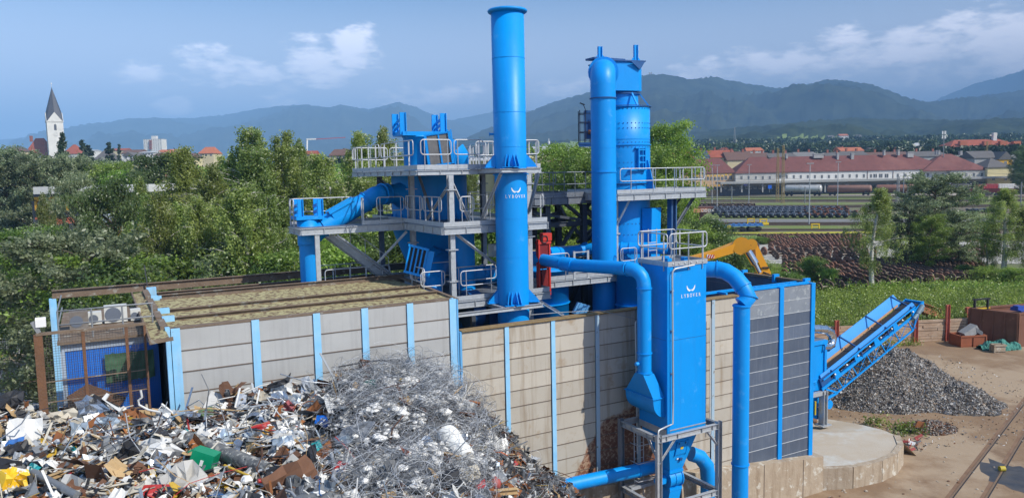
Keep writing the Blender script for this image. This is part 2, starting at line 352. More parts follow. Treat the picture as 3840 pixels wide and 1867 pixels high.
for k in range(26): me.pbox(1.62+(.05 if k % 2 else 0), 1.72, 23.5+k*.36, 23.5+k*.36+.36, 0, 10.45)
me.build('end_wall', mat('shaded_corrugated', (.03, .03, .032), .8, c2=(.05, .045, .04)), H1)  # near-black sheet: the shade on this end is put into the colour
# back frame: long rusty beams, blue legs
me = MB(); me.ibeam(L(-1.55, 34.1, 10.72), L(14, 34.1, 10.72), .2, .32, .025); me.build('back_beam', RUSTG, H1)
me = MB(); me.ibeam(L(2.0, 32.4, 10.55), L(11.5, 32.4, 10.55), .2, .28, .025); me.build('back_beam', RUSTG, H1)
me = MB(); me.bar(L(3.0, 30.2, 10.45), L(5.5, 33.9, 10.45), .1, .08); me.bar(L(7.5, 30.2, 10.45), L(5.5, 33.9, 10.45), .1, .08); me.bar(L(7.5, 30.2, 10.45), L(10.2, 33.9, 10.45), .1, .08); me.build('bracing', RUSTG, H1)
me = MB(); me.pbox(1.8, 11.3, 29.95, 34.0, 9.75, 9.85); me.build('floor_plate', RUSTB, H1)
me = MB(); me.pbox(-1.66, -1.42, 33.98, 34.22, 0, 10.56); me.build('leg', PALEB, H1)
me = MB(); me.bar(BP(541, 994, 33.9), BP(554, 1078, 33.9), .06, .04); me.build('pole', DGREY, H1)
# == open-topped hall (cream and slate walls)
H2 = thing('open_hall', 'open topped hall with cream panels on the left and dark slate panels on the right', 'hall', L(20, 23.3, 0))
PANELS = stain('stained_wall_panel', PANEL, (.17, .065, .035))
pb = [10.86, 12.56, 14.49, 16.46, 18.42, 20.38, 22.35, 23.95]
POSTW = mat('weathered_pale_post', (.30, .44, .56), .65, c2=(.40, .46, .48), sc=2.5, amt=.9, c3=(.22, .2, .18), sc3=6, thr3=(.62, .68))
for i in range(7):
    a0, a1 = pb[i]+.09, pb[i+1]-.09
    if i == 0: a0 = pb[0]-.06
    m_ = PANELS if 1 <= i <= 6 else PANEL
    bay(H2, a0, a1, 9.62, 2.0, m_, DARKSEAM, seamh=.022)
for i, a in enumerate(pb):
    if i == 0: me = MB(); me.pbox(10.72, 10.80, 23.24, 23.4, 0, 9.66); me.build('post', BLUE2, H2)
    else: post(H2, a, .17, 1.5, 9.66, POSTW if i > 2 else PALEB, name='post')
me = MB(); me.pbox(10.8, 23.8, 23.22, 23.62, 9.645, 9.69); me.build('wall_cap', mat('mossy_wall_cap', (.28, .20, .09), .95, c2=(.20, .12, .06), sc=5, amt=.9, bump=.6), H2)
for a0, a1 in ((24.05, 26.27), (26.52, 28.30)):
    bay(H2, a0, a1, 9.74, 1.55, PANELD, SEAM, row=.592, seamh=.02, proud=.008, top=2)
for a, w_ in ((24.0, .1), (26.395, .24), (28.42, .24)):
    me = MB(); me.pbox(a-w_/2, a+w_/2, 23.24, 23.5, 1.6, 9.80); me.build('post', BLUE, H2)
me = MB(); me.pbox(24.0, 28.3, 23.40, 23.56, 9.76, 9.86); me.build('top_rail', BLUE, H2)
# right side wall and far walls of the hall, ladder-like blue stubs on the rim
me = MB(); z = 9.74
while z > .4: me.pbox(28.38, 28.46, 23.5, 31.0, z-.585, z-.006); z -= .592
me.build('side_wall', PANELD, H2)
me = MB(); me.pbox(28.30, 28.50, 23.5, 31.0, 9.76, 9.86); me.build('rim_beam', RUSTG, H2)
for b in (23.6, 25.4, 27.4, 29.6):
    me = MB(); me.pbox(28.2, 28.55, b-.07, b+.07, 9.6, 9.98); me.build('rim_bracket', BLUE, H2)
me = MB(); me.pbox(16, 28.38, 30.9, 31.0, 3, 9.7); me.build('far_wall', PANELD, H2)
me = MB()
for a in (22.6, 24.4, 26.3): me.bar(L(a, 30.85, 9.5), L(a+.9, 30.7, 6.5), .1, .1, m=0); me.pbox(a-.1, a+.1, 30.7, 30.88, 3, 9.75, 0)
me.build('inner_frame', BLUED, H2)
me = MB()
for a in (23.4, 24.6, 25.6, 27.0, 27.8): me.pbox(a-.05, a+.05, 23.56, 24.1, 9.70, 9.78)
me.pbox(22.6, 28.3, 24.06, 24.18, 9.70, 9.80)
me.build('inner_rim', BLUE, H2)
me = MB(); P = [BP(1990, 1180, 23.15), BP(2100, 1171, 23.15), BP(2250, 1164, 23.15), BP(2390, 1197, 23.0)]
me.tube(P, .014, 6); me.build('cable', GREY, H2)
# pale conduit down the wall left of the filter and right of it
me = MB(); me.tube([BP(2385, 1205, 23.1), BP(2383, 1215, 23.05), BP(2387, 1500, 23.1), BP(2390, 1700, 23.1)], .03, 6)
me.tube([L(22.08, 23.14, 8.9), L(22.08, 23.14, 4)], .025, 6); me.build('conduit', WHITE, H2)
# concrete base
CB = thing('concrete_plinth', 'stained concrete plinth under the slate and cream hall wall', 'wall', L(24, 23, 0))
me = MB(); zt = lambda a: 2.40-(a-22.5)*.112
pts = [10.8, 14, 18, 20.6, 22.5, 24.3, 26.2, 27.6, 28.95]
vs = []
for a in pts: vs += [L(a, 22.95, -.1), L(a, 22.95, zt(a)+.03*math.sin(a*9)), L(a, 23.9, zt(a)+.02), L(a, 23.9, -.1)]
n = len(pts); fs = [(4*i+k, 4*i+4+k, 4*i+4+(k+1) % 4, 4*i+(k+1) % 4)[::-1] for i in range(n-1) for k in range(4)]+[(0, 1, 2, 3)[::-1], tuple(4*(n-1)+k for k in range(4))]
me.add(vs, fs); me.pbox(28.3, 28.95, 23.9, 31, -.1, 1.2)
me.build('footing', CONC, CB)
me = MB()
for a in (25.1, 27.6): me.pbox(a-.012, a+.012, 22.935, 22.96, 0, zt(a)-.03)
me.build('joint', DARKSEAM, CB)
# raised concrete pad with a curved retaining edge
pd = thing('retaining_wall', 'curved concrete retaining edge round the raised pad', 'wall', L(30, 22.5, 0))
edge = [L(28.96, 23.2, 0), L(30.4, 22.55, 0), L(32.2, 22.35, 0), L(33.6, 22.55, 0), L(34.9, 23.1, 0), L(36.0, 24.05, 0)]
me = MB()
tops = []
for i in range(len(edge)-1):
    p, q = edge[i], edge[i+1]; me.bar(p+Vector((0,0,.5)), q+Vector((0,0,.5)), .3, 1.08)
me.build('kerb', CONC, pd)
zp = 1.0
poly = [edge[i]+Vector((0,0,zp)) for i in range(len(edge))]+[L(36.2, 25.0, zp), L(36.5, 26.5, zp-.2), L(36.8, 28.2, zp-.5), L(36.2, 30, zp-.6), L(34, 33, zp-.6), L(28.9, 33, zp), L(28.9, 23.3, zp)]
me = MB(); c_ = L(31.5, 27, zp)
me.add([c_]+poly, [(0, i+1, (i+1) % len(poly)+1) for i in range(len(poly))]); ob = me.build('pad', CONCP)
tag(ob, 'stained round concrete pad beside the slate hall', kind='structure')
me = MB(); me.add([p for p in poly[5:10]]+[Vector((p.x, p.y, 0))+Vector((.9, -.3, 0)) for p in poly[5:10]], [(i, i+5, i+6, i+1) for i in range(4)]); ob = me.build('pad_edge_slope', CONCP); tag(ob, 'sloping concrete shoulder of the pad', kind='structure')
# == left cage, cabin, cooling units
CAB = thing('site_cabin', 'bright blue ribbed cabin behind the mesh screen with a green tarp on its side', 'cabin', L(0, 25, 7.8))
me = MB(); me.pbox(-.98, 1.5, 25.0, 30.5, 7.9, 10.35)
for k in range(48): me.pbox(-.92+k*.05, -.895+k*.05, 24.965, 25.0, 8.0, 10.2)
me.build('ribbed_wall', mat('cabin_blue', (.02, .19, .70), .4, c2=(.03, .22, .72), sc=2, amt=.6), CAB)
me = MB(); me.pbox(-1.02, 1.54, 24.94, 25.02, 10.2, 10.42); me.pbox(-1.05, -.93, 24.94, 25.02, 7.9, 10.2); me.build('frame', mat('cabin_trim', (.38, .45, .55), .6), CAB)
me = MB(); me.pbox(-1.1, 1.55, 24.8, 30.6, 10.42, 10.5); me.build('roof', RUSTG, CAB)
me = MB(); me.pbox(-1.2, 1.5, 24.9, 30.5, 0, 7.9); me.build('stand', RUSTB, CAB)
me = MB()
def drape(me, P, Q, drop, n, m_, amp, m=0, seed=1):
    rr = random.Random(seed); vs = []; nx, nz_ = n, m_
    for i in range(nx+1):
        for j in range(nz_+1):
            p = P.lerp(Q, i/nx)-Vector((0, 0, drop*j/nz_)); off = -VA*(amp*(math.sin(i*1.7+j*.5)+.6*math.sin(j*2.1+i*.3)+rr.uniform(-.5, .5))*.5+amp)
            vs.append(p+off+Vector((0, 0, rr.uniform(-.02, .02))))
    fs = [(i*(nz_+1)+j, (i+1)*(nz_+1)+j, (i+1)*(nz_+1)+j+1, i*(nz_+1)+j+1) for i in range(nx) for j in range(nz_)]
    n0 = len(vs); vs2 = [v+VA*.01 for v in vs]
    return me.add(vs+vs2, fs+[tuple(i+n0 for i in f)[::-1] for f in fs], m, True)
drape(me, L(.05, 24.9, 10.0), L(1.35, 24.9, 10.0), .85, 18, 10, .05, 0, 3)
me.build('tarpaulin', mat('green_tarp', (.035, .10, .05), .6, c2=(.06, .15, .08), sc=6), thing('green_tarpaulin', 'dark green tarpaulin hanging on the blue cabin', 'tarpaulin', L(.5, 24.8, 9.2)))
# cooling units on the cabin
def acunit(x0, y0, x1, y1, b, label, m, d=.35):
    p = BP(x0, y1, b); q = BP(x1, y1, b); h = (BP(x0, y0, b)-p).z; a0, a1 = p.dot(UA), q.dot(UA); z = 10.5
    t = thing('cooling_unit', label, 'cooling unit', L((a0+a1)/2, b, z), 'cooling units on the cabin roof')
    me = MB(); me.pbox(a0, a1, b, b+d, z+.03, z+h); me.build('casing', m, t)
    me = MB(); ca = L(a0+(a1-a0)*.38, b-.012, z+h*.5); r_ = min(h*.42, (a1-a0)*.36)
    me.cyl(ca, ca+VA*.01, r_, 20); me.build('fan_grille', mat('fan_grey', (.13, .15, .19), .6), t)
    me = MB(); me.pbox(a0+.05, a0+.12, b, b+d, z-.0, z+.03); me.pbox(a1-.12, a1-.05, b, b+d, z, z+.03); me.build('foot', DGREY, t)
k0 = lambda x, y: (x/1.789, 800+y/1.789)
WHT2 = mat('cooling_unit_white', (.62, .62, .58), .5)
acunit(*k0(700, 572), *k0(855, 690), 27.2, 'largest white cooling unit on the cabin roof', WHT2)
acunit(*k0(592, 614), *k0(683, 700), 27.2, 'small white cooling unit left of the largest one', WHT2)
acunit(*k0(876, 602), *k0(945, 680), 27.2, 'cooling unit half hidden by the mossy eaves', WHT2)
acunit(*k0(465, 604), *k0(592, 735), 26.4, 'grey brown stained cooling box left of the white units', mat('old_unit', (.20, .18, .16), .8, c2=(.12, .09, .07), sc=6, amt=.9), .5)
RW = thing('roof_railing', 'dull pipe railing around the cooling units on the cabin roof', 'railing', L(0, 25, 10.5))
me = MB()
for z in (10.95, 11.35): me.tube([L(-1.05, 28.6, z), L(-1.05, 25.1, z), L(1.45, 25.1, z)], .025, 6)
for a in (-1.05, -.2, .6, 1.4): me.tube([L(a, 25.1, 10.5), L(a, 25.1, 11.35)], .025, 6)
me.build('rails', GREY, RW)
cg = thing('mesh_screen', 'rusty framed wire mesh screen standing in front of the blue cabin', 'fence', L(0, 23.3, 8))
for a, w_ in ((-1.45, .2), (-.42, .08), (.62, .08), (1.08, .06)):
    me = MB(); me.pbox(a-w_/2, a+w_/2, 23.25, 23.4, 6.5, 11.05); me.build('post', RUSTB, cg)
me = MB(); me.pbox(-1.5, 1.12, 23.24, 23.36, 11.02, 11.09)
for z in (8.7, 9.2, 9.75): me.pbox(-1.35, 1.1, 23.27, 23.31, z-.015, z+.015)
me.build('rail', RUSTG, cg)
me = MB()
for k in range(36): a = -1.35+k*.068; me.pbox(a-.0035, a+.0035, 23.30, 23.307, 7.5, 11.02)
for k in range(52): z = 7.5+k*.068; me.pbox(-1.35, 1.1, 23.298, 23.304, z-.0035, z+.0035)
me.build('wire_mesh', mat('mesh_wire', (.10, .085, .07), .8), cg)
me = MB(); me.slab([YP(250, 1490, 21), YP(330, 1440, 21.5), YP(470, 1490, 21), YP(440, 1530, 20.5), YP(260, 1540, 20.5)], .05)
ob = me.build('rusty_plate', RUSTB); tag(ob, 'bent rusty brown plate lying below the mesh screen', 'plate')
# floodlight on its post
t = thing('floodlight', 'white floodlight on a bracket above the rusty screen post', 'floodlight', BP(*k0(262, 800), 23.3))
c_ = BP(*k0(268, 735), 23.3)
me = MB(); me.box(c_+Vector((.02, 0, .02)), (.24, .12, .22), (UA, (VA+Vector((0,0,.4))).normalized(), Vector((0,0,1))*.92)); me.build('lamp_head', WHITE, t)
me = MB(); me.bar(BP(*k0(262, 800), 23.3), BP(*k0(215, 728), 23.3), .06, .1); me.bar(BP(*k0(262, 790), 23.3), c_, .03, .03); me.build('bracket', GREY, t)
# corrugated bulkhead at the far left with planks on top
t = thing('corrugated_wall', 'grey rust streaked corrugated bulkhead with timber planks on top', 'wall', Vector((-40, 50, 0)))
me = MB(); p0 = YP(-160, 1352, 50); p1 = YP(215, 1338, 50)
for k in range(60):
    x0 = p0.x+(p1.x-p0.x)*k/60; x1 = p0.x+(p1.x-p0.x)*(k+1)/60; me.box(Vector(((x0+x1)/2, 50+(.06 if k % 2 else 0), p0.z/2)), (x1-x0, .1, p0.z), (Vector((1,0,0)), Vector((0,1,0)), Vector((0,0,1))))
me.build('sheet', mat('corrugated_grey', (.24, .245, .25), .7, c2=(.15, .15, .15), sc=1, amt=.9, streak=((.55, .55, .52), .8), str_sc=(2.5, 2.5, .4), c3=(.2, .08, .04), sc3=1.5, thr3=(.62, .68)), t)
me = MB()
for k in range(5): me.box(Vector(((p0.x+p1.x)/2, 49.6+k*.35, p0.z+.08+.05*(k % 2))), (p1.x-p0.x+1, .3, .07), (Vector((1,0,0)), Vector((0,1,.0)), Vector((0,0,1))))
me.build('plank', mat('old_timber', (.42, .34, .24), .9, c2=(.3, .22, .15), sc=3, amt=.9), t)
t = thing('wire_cage', 'small galvanised wire cage pallet standing on the bulkhead', 'cage', YP(38, 1335, 51))
me = MB(); q0 = YP(-20, 1330, 51); q1 = YP(76, 1330, 51); q1.z = q0.z
for y in (0, .9):
    for z in (0, .45, .92): me.bar(q0+Vector((0, y, z)), q1+Vector((0, y, z)), .03)
    for k in range(15): x = q0.lerp(q1, k/14)+Vector((0, y, 0)); me.bar(x, x+Vector((0, 0, .92)), .014 if k % 7 else .04)
me.build('frame', GREY, t)
me = MB(); me.box(YP(48, 1325, 51)+Vector((0,.4,0)), (.4, .4, .35)); me.build('bucket', WHITE, thing('white_bucket', 'white bucket standing in the wire cage', 'bucket', YP(48, 1330, 51)))
# == handrails
def arc_loop(p, q, h0, h1, r=.12, n=4):
    """closed rounded loop of a handrail panel between ground points p and q at heights h0..h1"""
    d = (q-p); l = d.length; d = d/l; Z = Vector((0, 0, 1)); pts = []
    for cx, cz, a0 in ((l-r, h1-r, 0), (r, h1-r, 90), (r, h0+r, 180), (l-r, h0+r, 270)):
        for k in range(n+1): a = R(a0+90*k/n); pts.append(p+d*(cx+r*math.cos(a))+Z*(cz+r*math.sin(a)))
    return pts
def rail_panel(me, p, q, posts=2, h=1.1, mid=.55, r=.022, ext=0):
    """handrail: posts and a rounded top/mid loop"""
    p, q = Vector(p), Vector(q)
    me.tube(arc_loop(p, q, mid, h), r, 6, closed=True)
    d = q-p
    for k in range(posts):
        t_ = .12+(.76*k/(posts-1) if posts > 1 else .38); x = p+d*t_; me.bar(x+Vector((0,0,-.22)), x+Vector((0,0,h)), .055, .012, up=d)
        me.tube([x+Vector((0,0,0)), x+Vector((0,0,h))], r*.8, 6)
def rail_line(parent, pts, gap=.12, maxl=1.9, posts=2, h=1.1, name='handrail', m=None):
    me = MB()
    for i in range(len(pts)-1):
        p, q = Vector(pts[i]), Vector(pts[i+1]); l = (q-p).length; n = max(1, round(l/maxl))
        for k in range(n):
            a = p.lerp(q, (k+gap/2/l*n)/n if l > gap*2 else k/n); b = p.lerp(q, (k+1-gap/2/l*n)/n if l > gap*2 else (k+1)/n)
            rail_panel(me, a, b, posts, h)
    return me.build(name, m or RAILM, parent)
def deck(parent, poly, z, m=None, edge=True, ed=.3, name='deck', em=None, toe=True):
    """grating floor with channel edge beams and a toe board round it"""
    me = MB(); me.slab([L(a, b, z-.03) for a, b in poly], .05, n=(0, 0, 1)); me.build(name, m or GALVD, parent)
    if edge:
        me = MB(); n = len(poly)
        for i in range(n):
            (a0, b0), (a1, b1) = poly[i], poly[(i+1) % n]; p = L(a0, b0, z-ed/2-.01); q = L(a1, b1, z-ed/2-.01); d = (q-p).normalized(); o_ = Vector((d.y, -d.x, 0))
            c_ = Vector((0,0,0)); me.bar(p+o_*.02, q+o_*.02, .03, ed-.04)
            for s_ in (-1, 1): me.bar(p+o_*.055+Vector((0,0,s_*(ed/2-.03))), q+o_*.055+Vector((0,0,s_*(ed/2-.03))), .07, .016)
            l = (q-p).length; k = 1
            while k*.9 < l: x = p+d*(k*.9)+o_*.05; me.box(x, (.02, .06, ed-.05), (d, o_, Vector((0,0,1)))); k += 1
            if toe: me.bar(L(a0, b0, z+.09), L(a1, b1, z+.09), .012, .17)
        me.build('edge_beam', em or GALV, parent)
def column(parent, a, b, z0, z1, s=.2, joints=(), m=None):
    me = MB(); me.pbox(a-s/2, a+s/2, b-s/2, b-s/2+.018, z0, z1); me.pbox(a-s/2, a+s/2, b+s/2-.018, b+s/2, z0, z1); me.pbox(a-.01, a+.01, b-s/2+.018, b+s/2-.018, z0, z1)
    for z in joints:
        me.pbox(a-s*.95, a+s*.95, b-s*.85, b+s*.85, z-.02, z+.02)
        for sg in (-1, 1): me.add([L(a-s*.5, b-s/2-.012, z+sg*.03), L(a+s*.5, b-s/2-.012, z+sg*.03), L(a+s*.35, b-s/2-.012, z+sg*.32), L(a-s*.35, b-s/2-.012, z+sg*.32),
                                  L(a-s*.8, b-s*.8, z+sg*.03), L(a+s*.8, b-s*.8, z+sg*.03)], [(0,1,2,3), (4,5,1,0)])
    return me.build('column', m or GALV, parent)
def brace(parent, p, q, w=.12, h=.12, m=None, name='brace'):
    me = MB(); me.bar(p, q, w, .014); me.bar(p, q, .014, h)
    return me.build(name, m or GALV, parent)
def bolts(me, c, d, r, n, s=.03, m=0):
    d = Vector(d).normalized(); x = d.orthogonal().normalized(); y = d.cross(x)
    for k in range(n): a = 2*math.pi*k/n; me.box(Vector(c)+x*(r*math.cos(a))+y*(r*math.sin(a)), (s, s, s*1.6), (x, y, d), m)
def flange(parent, c, d, r, w=.05, t=.04, nb=0, name='flange', m=None):
    me = MB(); me.ring(c, d, r, w, t)
    if nb: bolts(me, c, d, r+w*.55, nb, .025)
    return me.build(name, m or BLUE, parent)
def elbow(p0, p1, p2, r, n=6):
    """points rounding the corner p1 with radius r"""
    p0, p1, p2 = Vector(p0), Vector(p1), Vector(p2); a = (p0-p1).normalized(); b = (p2-p1).normalized(); th = math.acos(max(-1, min(1, a.dot(b)))); t = r/math.tan(th/2)
    t = min(t, (p0-p1).length*.95, (p2-p1).length*.95); q0 = p1+a*t; q1 = p1+b*t
    return [q0*(1-s)**2+p1*2*s*(1-s)+q1*s*s for s in [k/n for k in range(n+1)]]
# == emblem and lettering
def emblem(parent, f, s, name='lettering'):
    """f(u,v) gives the 3D point of (across, up) on the carrier; s = letter width unit"""
    me = MB()
    def poly(pts):
        P = [f(x*s, y*s) for x, y in pts]; n = len(P); c = f(sum(p[0] for p in pts)/n*s, sum(p[1] for p in pts)/n*s)
        me.add(P, [tuple(range(n))])
    st = .17
    def stroke(x0, y0, x1, y1, t=st):
        d = math.hypot(x1-x0, y1-y0); nx, ny = -(y1-y0)/d*t/2, (x1-x0)/d*t/2; k = max(1, int(d/.6))
        for i in range(k):
            ax, ay = x0+(x1-x0)*i/k, y0+(y1-y0)*i/k; bx, by = x0+(x1-x0)*(i+1)/k, y0+(y1-y0)*(i+1)/k
            poly([(ax-nx, ay-ny), (bx-nx, by-ny), (bx+nx, by+ny), (ax+nx, ay+ny)])
    def arc(cx, cy, rx, ry, a0, a1, t=st, n=10):
        for i in range(n):
            A, B = R(a0+(a1-a0)*i/n), R(a0+(a1-a0)*(i+1)/n)
            poly([(cx+(rx-t/2)*math.cos(A), cy+(ry-t/2)*math.sin(A)), (cx+(rx+t/2)*math.cos(A), cy+(ry+t/2)*math.sin(A)), (cx+(rx+t/2)*math.cos(B), cy+(ry+t/2)*math.sin(B)), (cx+(rx-t/2)*math.cos(B), cy+(ry-t/2)*math.sin(B))])
    def serif(x, y, w=.34): poly([(x-w/2, y-.04), (x+w/2, y-.04), (x+w/2, y+.04), (x-w/2, y+.04)])
    adv = 1.42; x = -3*adv; H = 1.25
    def ch(c, x):
        if c == 'L': stroke(x-.25, 0, x-.25, H, .2); stroke(x-.25, .05, x+.35, .05, .1); stroke(x+.33, 0, x+.33, .35, .08); serif(x-.25, 0); serif(x-.25, H)
        if c == 'Y': stroke(x, 0, x, .6, .2); stroke(x, .55, x-.38, H, .2); stroke(x, .55, x+.36, H, .1); serif(x, 0); serif(x-.4, H, .3); serif(x+.38, H, .3)
        if c == 'B': stroke(x-.25, 0, x-.25, H, .2); arc(x-.2, .93, .38, .3, -90, 90, .14); arc(x-.2, .33, .46, .32, -90, 90, .16); serif(x-.3, 0); serif(x-.3, H)
        if c == 'O': arc(x, H/2, .42, .6, 0, 360, .17, 20)
        if c == 'V': stroke(x-.38, H, x, 0, .2); stroke(x+.36, H, x, 0, .1); serif(x-.4, H, .3); serif(x+.38, H, .3)
        if c == 'E': stroke(x-.25, 0, x-.25, H, .2); [stroke(x-.25, y, x+.3, y, .1) for y in (.05, .62, H-.05)]; stroke(x+.3, 0, x+.3, .3, .07); stroke(x+.3, H-.28, x+.3, H, .07); serif(x-.25, 0); serif(x-.25, H)
        if c == 'R': stroke(x-.25, 0, x-.25, H, .2); arc(x-.2, .92, .38, .3, -90, 90, .14); stroke(x-.05, .62, x+.42, 0, .18); serif(x-.25, 0); serif(x-.25, H); serif(x+.42, 0, .2)
    for i, c in enumerate('LYBOVER'): ch(c, (i-3)*adv)
    # two feathered wings forming a bowl
    y0 = 2.0
    for sg in (-1, 1):
        outer = [(0, .62), (.55, .12), (1.15, .28), (1.75, .85), (2.05, 1.6), (2.02, 2.35)]; inner = [(0, .75), (.55, .75), (1.0, 1.0), (1.35, 1.4), (1.65, 1.85), (1.85, 2.35)]
        for i in range(5):
            pts = [(sg*outer[i][0], y0+outer[i][1]), (sg*outer[i+1][0], y0+outer[i+1][1]), (sg*inner[i+1][0], y0+inner[i+1][1]), (sg*inner[i][0], y0+inner[i][1])]
            poly(pts if sg > 0 else pts[::-1])
    return me.build(name, WHITEL, parent)
Zv = Vector((0, 0, 1))
def camdir(p): d = C0-p; d.z = 0; return d.normalized()
# == chimney
ca, cb, cr = 13.93, 25.22, .612
CHM = thing('chimney', 'tall bright blue round chimney with white emblem and lettering, flared rim at top', 'chimney', L(ca, cb, 0))
me = MB(); c_ = L(ca, cb, 0)
me.lathe(c_, [(cr, 0), (cr, 15.05)], 64); me.build('lower_shell', BLUE, CHM)
me = MB(); me.lathe(c_, [(cr, 15.13), (cr, 20.92), (cr-.02, 20.92), (cr-.02, 17), (0, 17)], 64); me.build('upper_shell', BLUE, CHM)
me = MB(); me.lathe(c_, [(cr, 20.90), (cr+.10, 20.92), (cr+.13, 20.97), (cr+.10, 21.02), (cr-.02, 20.98)], 64); me.build('rim', BLUE, CHM)
for z in (19.25, 17.27, 16.0, 13.35, 11.9): me = MB(); me.ring(L(ca, cb, z), Zv, cr, .006, .02, 64); me.build('weld_seam', BLUE, CHM)
flange(CHM, L(ca, cb, 15.09), Zv, cr, .07, .05, 40)
flange(CHM, L(ca, cb, 14.98), Zv, cr, .07, .03, 40)
for z, zz in ((10.12, 1), (15.25, 1)):
    cd = camdir(L(ca, cb, 0));
    for ang in (-78, -8, 16, 92, 180):
        d = Matrix.Rotation(R(ang), 3, 'Z') @ cd; s_ = d.cross(Zv)
        me = MB()
        for o_ in ((-.06, .06) if ang in (-8, 16) else (-.1, .1)):
            b0 = L(ca, cb, z)+d*(cr-.01)+s_*o_
            me.slab([b0, b0+d*.36, b0+d*.36+Zv*.08, b0+Zv*.48], .02, n=s_)
        me.slab([L(ca, cb, z)+d*(cr)+s_*.16, L(ca, cb, z)+d*(cr+.4)+s_*.16, L(ca, cb, z)+d*(cr+.4)-s_*.16, L(ca, cb, z)+d*cr-s_*.16], .025, n=Zv)
        me.build('support_lug', BLUE, CHM)
d = Matrix.Rotation(R(-88), 3, 'Z') @ camdir(L(ca, cb, 0)); p = YP(1837, 504, 28.8)
me = MB(); q = L(ca, cb, p.z); me.cyl(q+d*(cr-.05), q+d*(cr+.16), .045, 12); me.ring(q+d*(cr+.16), d, .04, .05, .02, 12); me.build('nozzle', BLUE, CHM)
base = camdir(L(ca, cb, 0)); em = YP(1937, 735, 28.2); ang0 = math.atan2((em-L(ca, cb, 0)).x, -(em-L(ca, cb, 0)).y)
aa0 = math.asin(max(-1, min(1, ((1937-1911.5-6)/2847*28.3)/cr)))
def fch(u, v):
    a_ = aa0+u/cr; d = Matrix.Rotation(a_, 3, 'Z') @ base; return L(ca, cb, 0)+d*(cr+.006)+Zv*(14.11+v)
emblem(CHM, fch, .088, 'lettering')
# == left steel tower
T1 = thing('steel_tower', 'galvanised steel tower with three railed decks carrying the left blue separator', 'steel tower', L(12.5, 29, 0))
GR = [(11.8, 26.06), (11.8, 30.0), (11.8, 34.0), (15.25, 26.2), (15.25, 30.2), (15.25, 34.0)]
for i, (a, b) in enumerate(GR): column(T1, a, b, 0, 15.0, .2, (11.0, 12.2, 14.45) if i < 2 else (12.5, 14.6), m=GALV if i in (0, 1, 3) else GALVD)
# top deck
top = [(10.6, 26.3), (15.9, 26.3), (15.9, 34.2), (10.6, 34.2)]
deck(T1, top, 15.22, ed=.22)
rail_line(T1, [L(10.6, 34.2, 15.22), L(10.6, 30.4, 15.22)], maxl=4, posts=4)
rail_line(T1, [L(10.6, 30.3, 15.22), L(10.6, 26.6, 15.22)], maxl=4, posts=3)
rail_line(T1, [L(10.7, 26.3, 15.22), L(13.4, 26.3, 15.22)], maxl=1.35, posts=2)
rail_line(T1, [L(10.6, 34.2, 15.22), L(15.9, 34.2, 15.22)], maxl=1.8, posts=3)
rail_line(T1, [L(15.9, 26.4, 15.22), L(15.9, 34.2, 15.22)], maxl=1.6, posts=3)
rail_line(T1, [L(14.9, 26.3, 15.22), L(15.9, 26.3, 15.22)], maxl=1.0, posts=2)
# small stair head on the top deck
rail_line(T1, [L(13.6, 27.6, 15.22), L(14.6, 27.6, 15.22), L(14.6, 30.2, 15.22)], maxl=1.0, posts=2)
# collar frames holding the chimney
for z in (10.02, 15.12):
    me = MB(); s_ = .82
    for (a0, b0), (a1, b1) in (((ca-s_, cb-s_), (ca+s_, cb-s_)), ((ca-s_, cb+s_), (ca+s_, cb+s_)), ((ca-s_, cb-s_), (ca-s_, cb+s_)), ((ca+s_, cb-s_), (ca+s_, cb+s_))):
        me.ibeam(L(a0, b0, z), L(a1, b1, z), .12, .14, .014)
    if z < 12: me.ibeam(L(10.9, 24.4, z), L(ca-s_, cb-s_, z), .12, .14, .014); me.ibeam(L(11.8, 26.06, z), L(ca-s_, cb+s_, z), .12, .14, .014); me.ibeam(L(ca+s_, cb+s_, z), L(15.25, 26.2, z), .1, .14, .014)
    else: me.ibeam(L(ca-s_, cb+s_, z), L(ca-s_, 26.5, z), .12, .14, .014); me.ibeam(L(ca+s_, cb+s_, z), L(ca+s_, 26.5, z), .12, .14, .014)
    me.build('chimney_collar', GALV, T1)
brace(T1, L(ca-.8, cb-.7, 15.0), L(13.0, 26.3, 12.9), .15, .15)
brace(T1, L(ca+.8, cb-.7, 15.0), L(15.25, 26.2, 13.4), .15, .15)
brace(T1, BP(2000, 1115, 25.6), BP(2110, 1181, 23.5), .15, .12)
brace(T1, L(11.8, 26.06, 14.9), BP(1765, 838, 26.06), .18, .12)
brace(T1, L(11.8, 26.06, 14.7), BP(1598, 830, 28.5), .15, .12)
brace(T1, BP(1713, 880, 26.06), BP(1858, 990, 26.06), .22, .12)
brace(T1, L(12.2, 30.1, 15), BP(1645, 880, 30), .12, .12, GALVD); brace(T1, L(11.8, 34, 14.9), L(11.9, 30.2, 13.6), .18, .15, GALVD)
brace(T1, L(15.25, 30.2, 12.9), L(12.3, 30.2, 10.6), .14, .12, GALVD); brace(T1, L(15.25, 26.2, 12.8), L(15.25, 30.0, 10.5), .14, .12, GALVD)
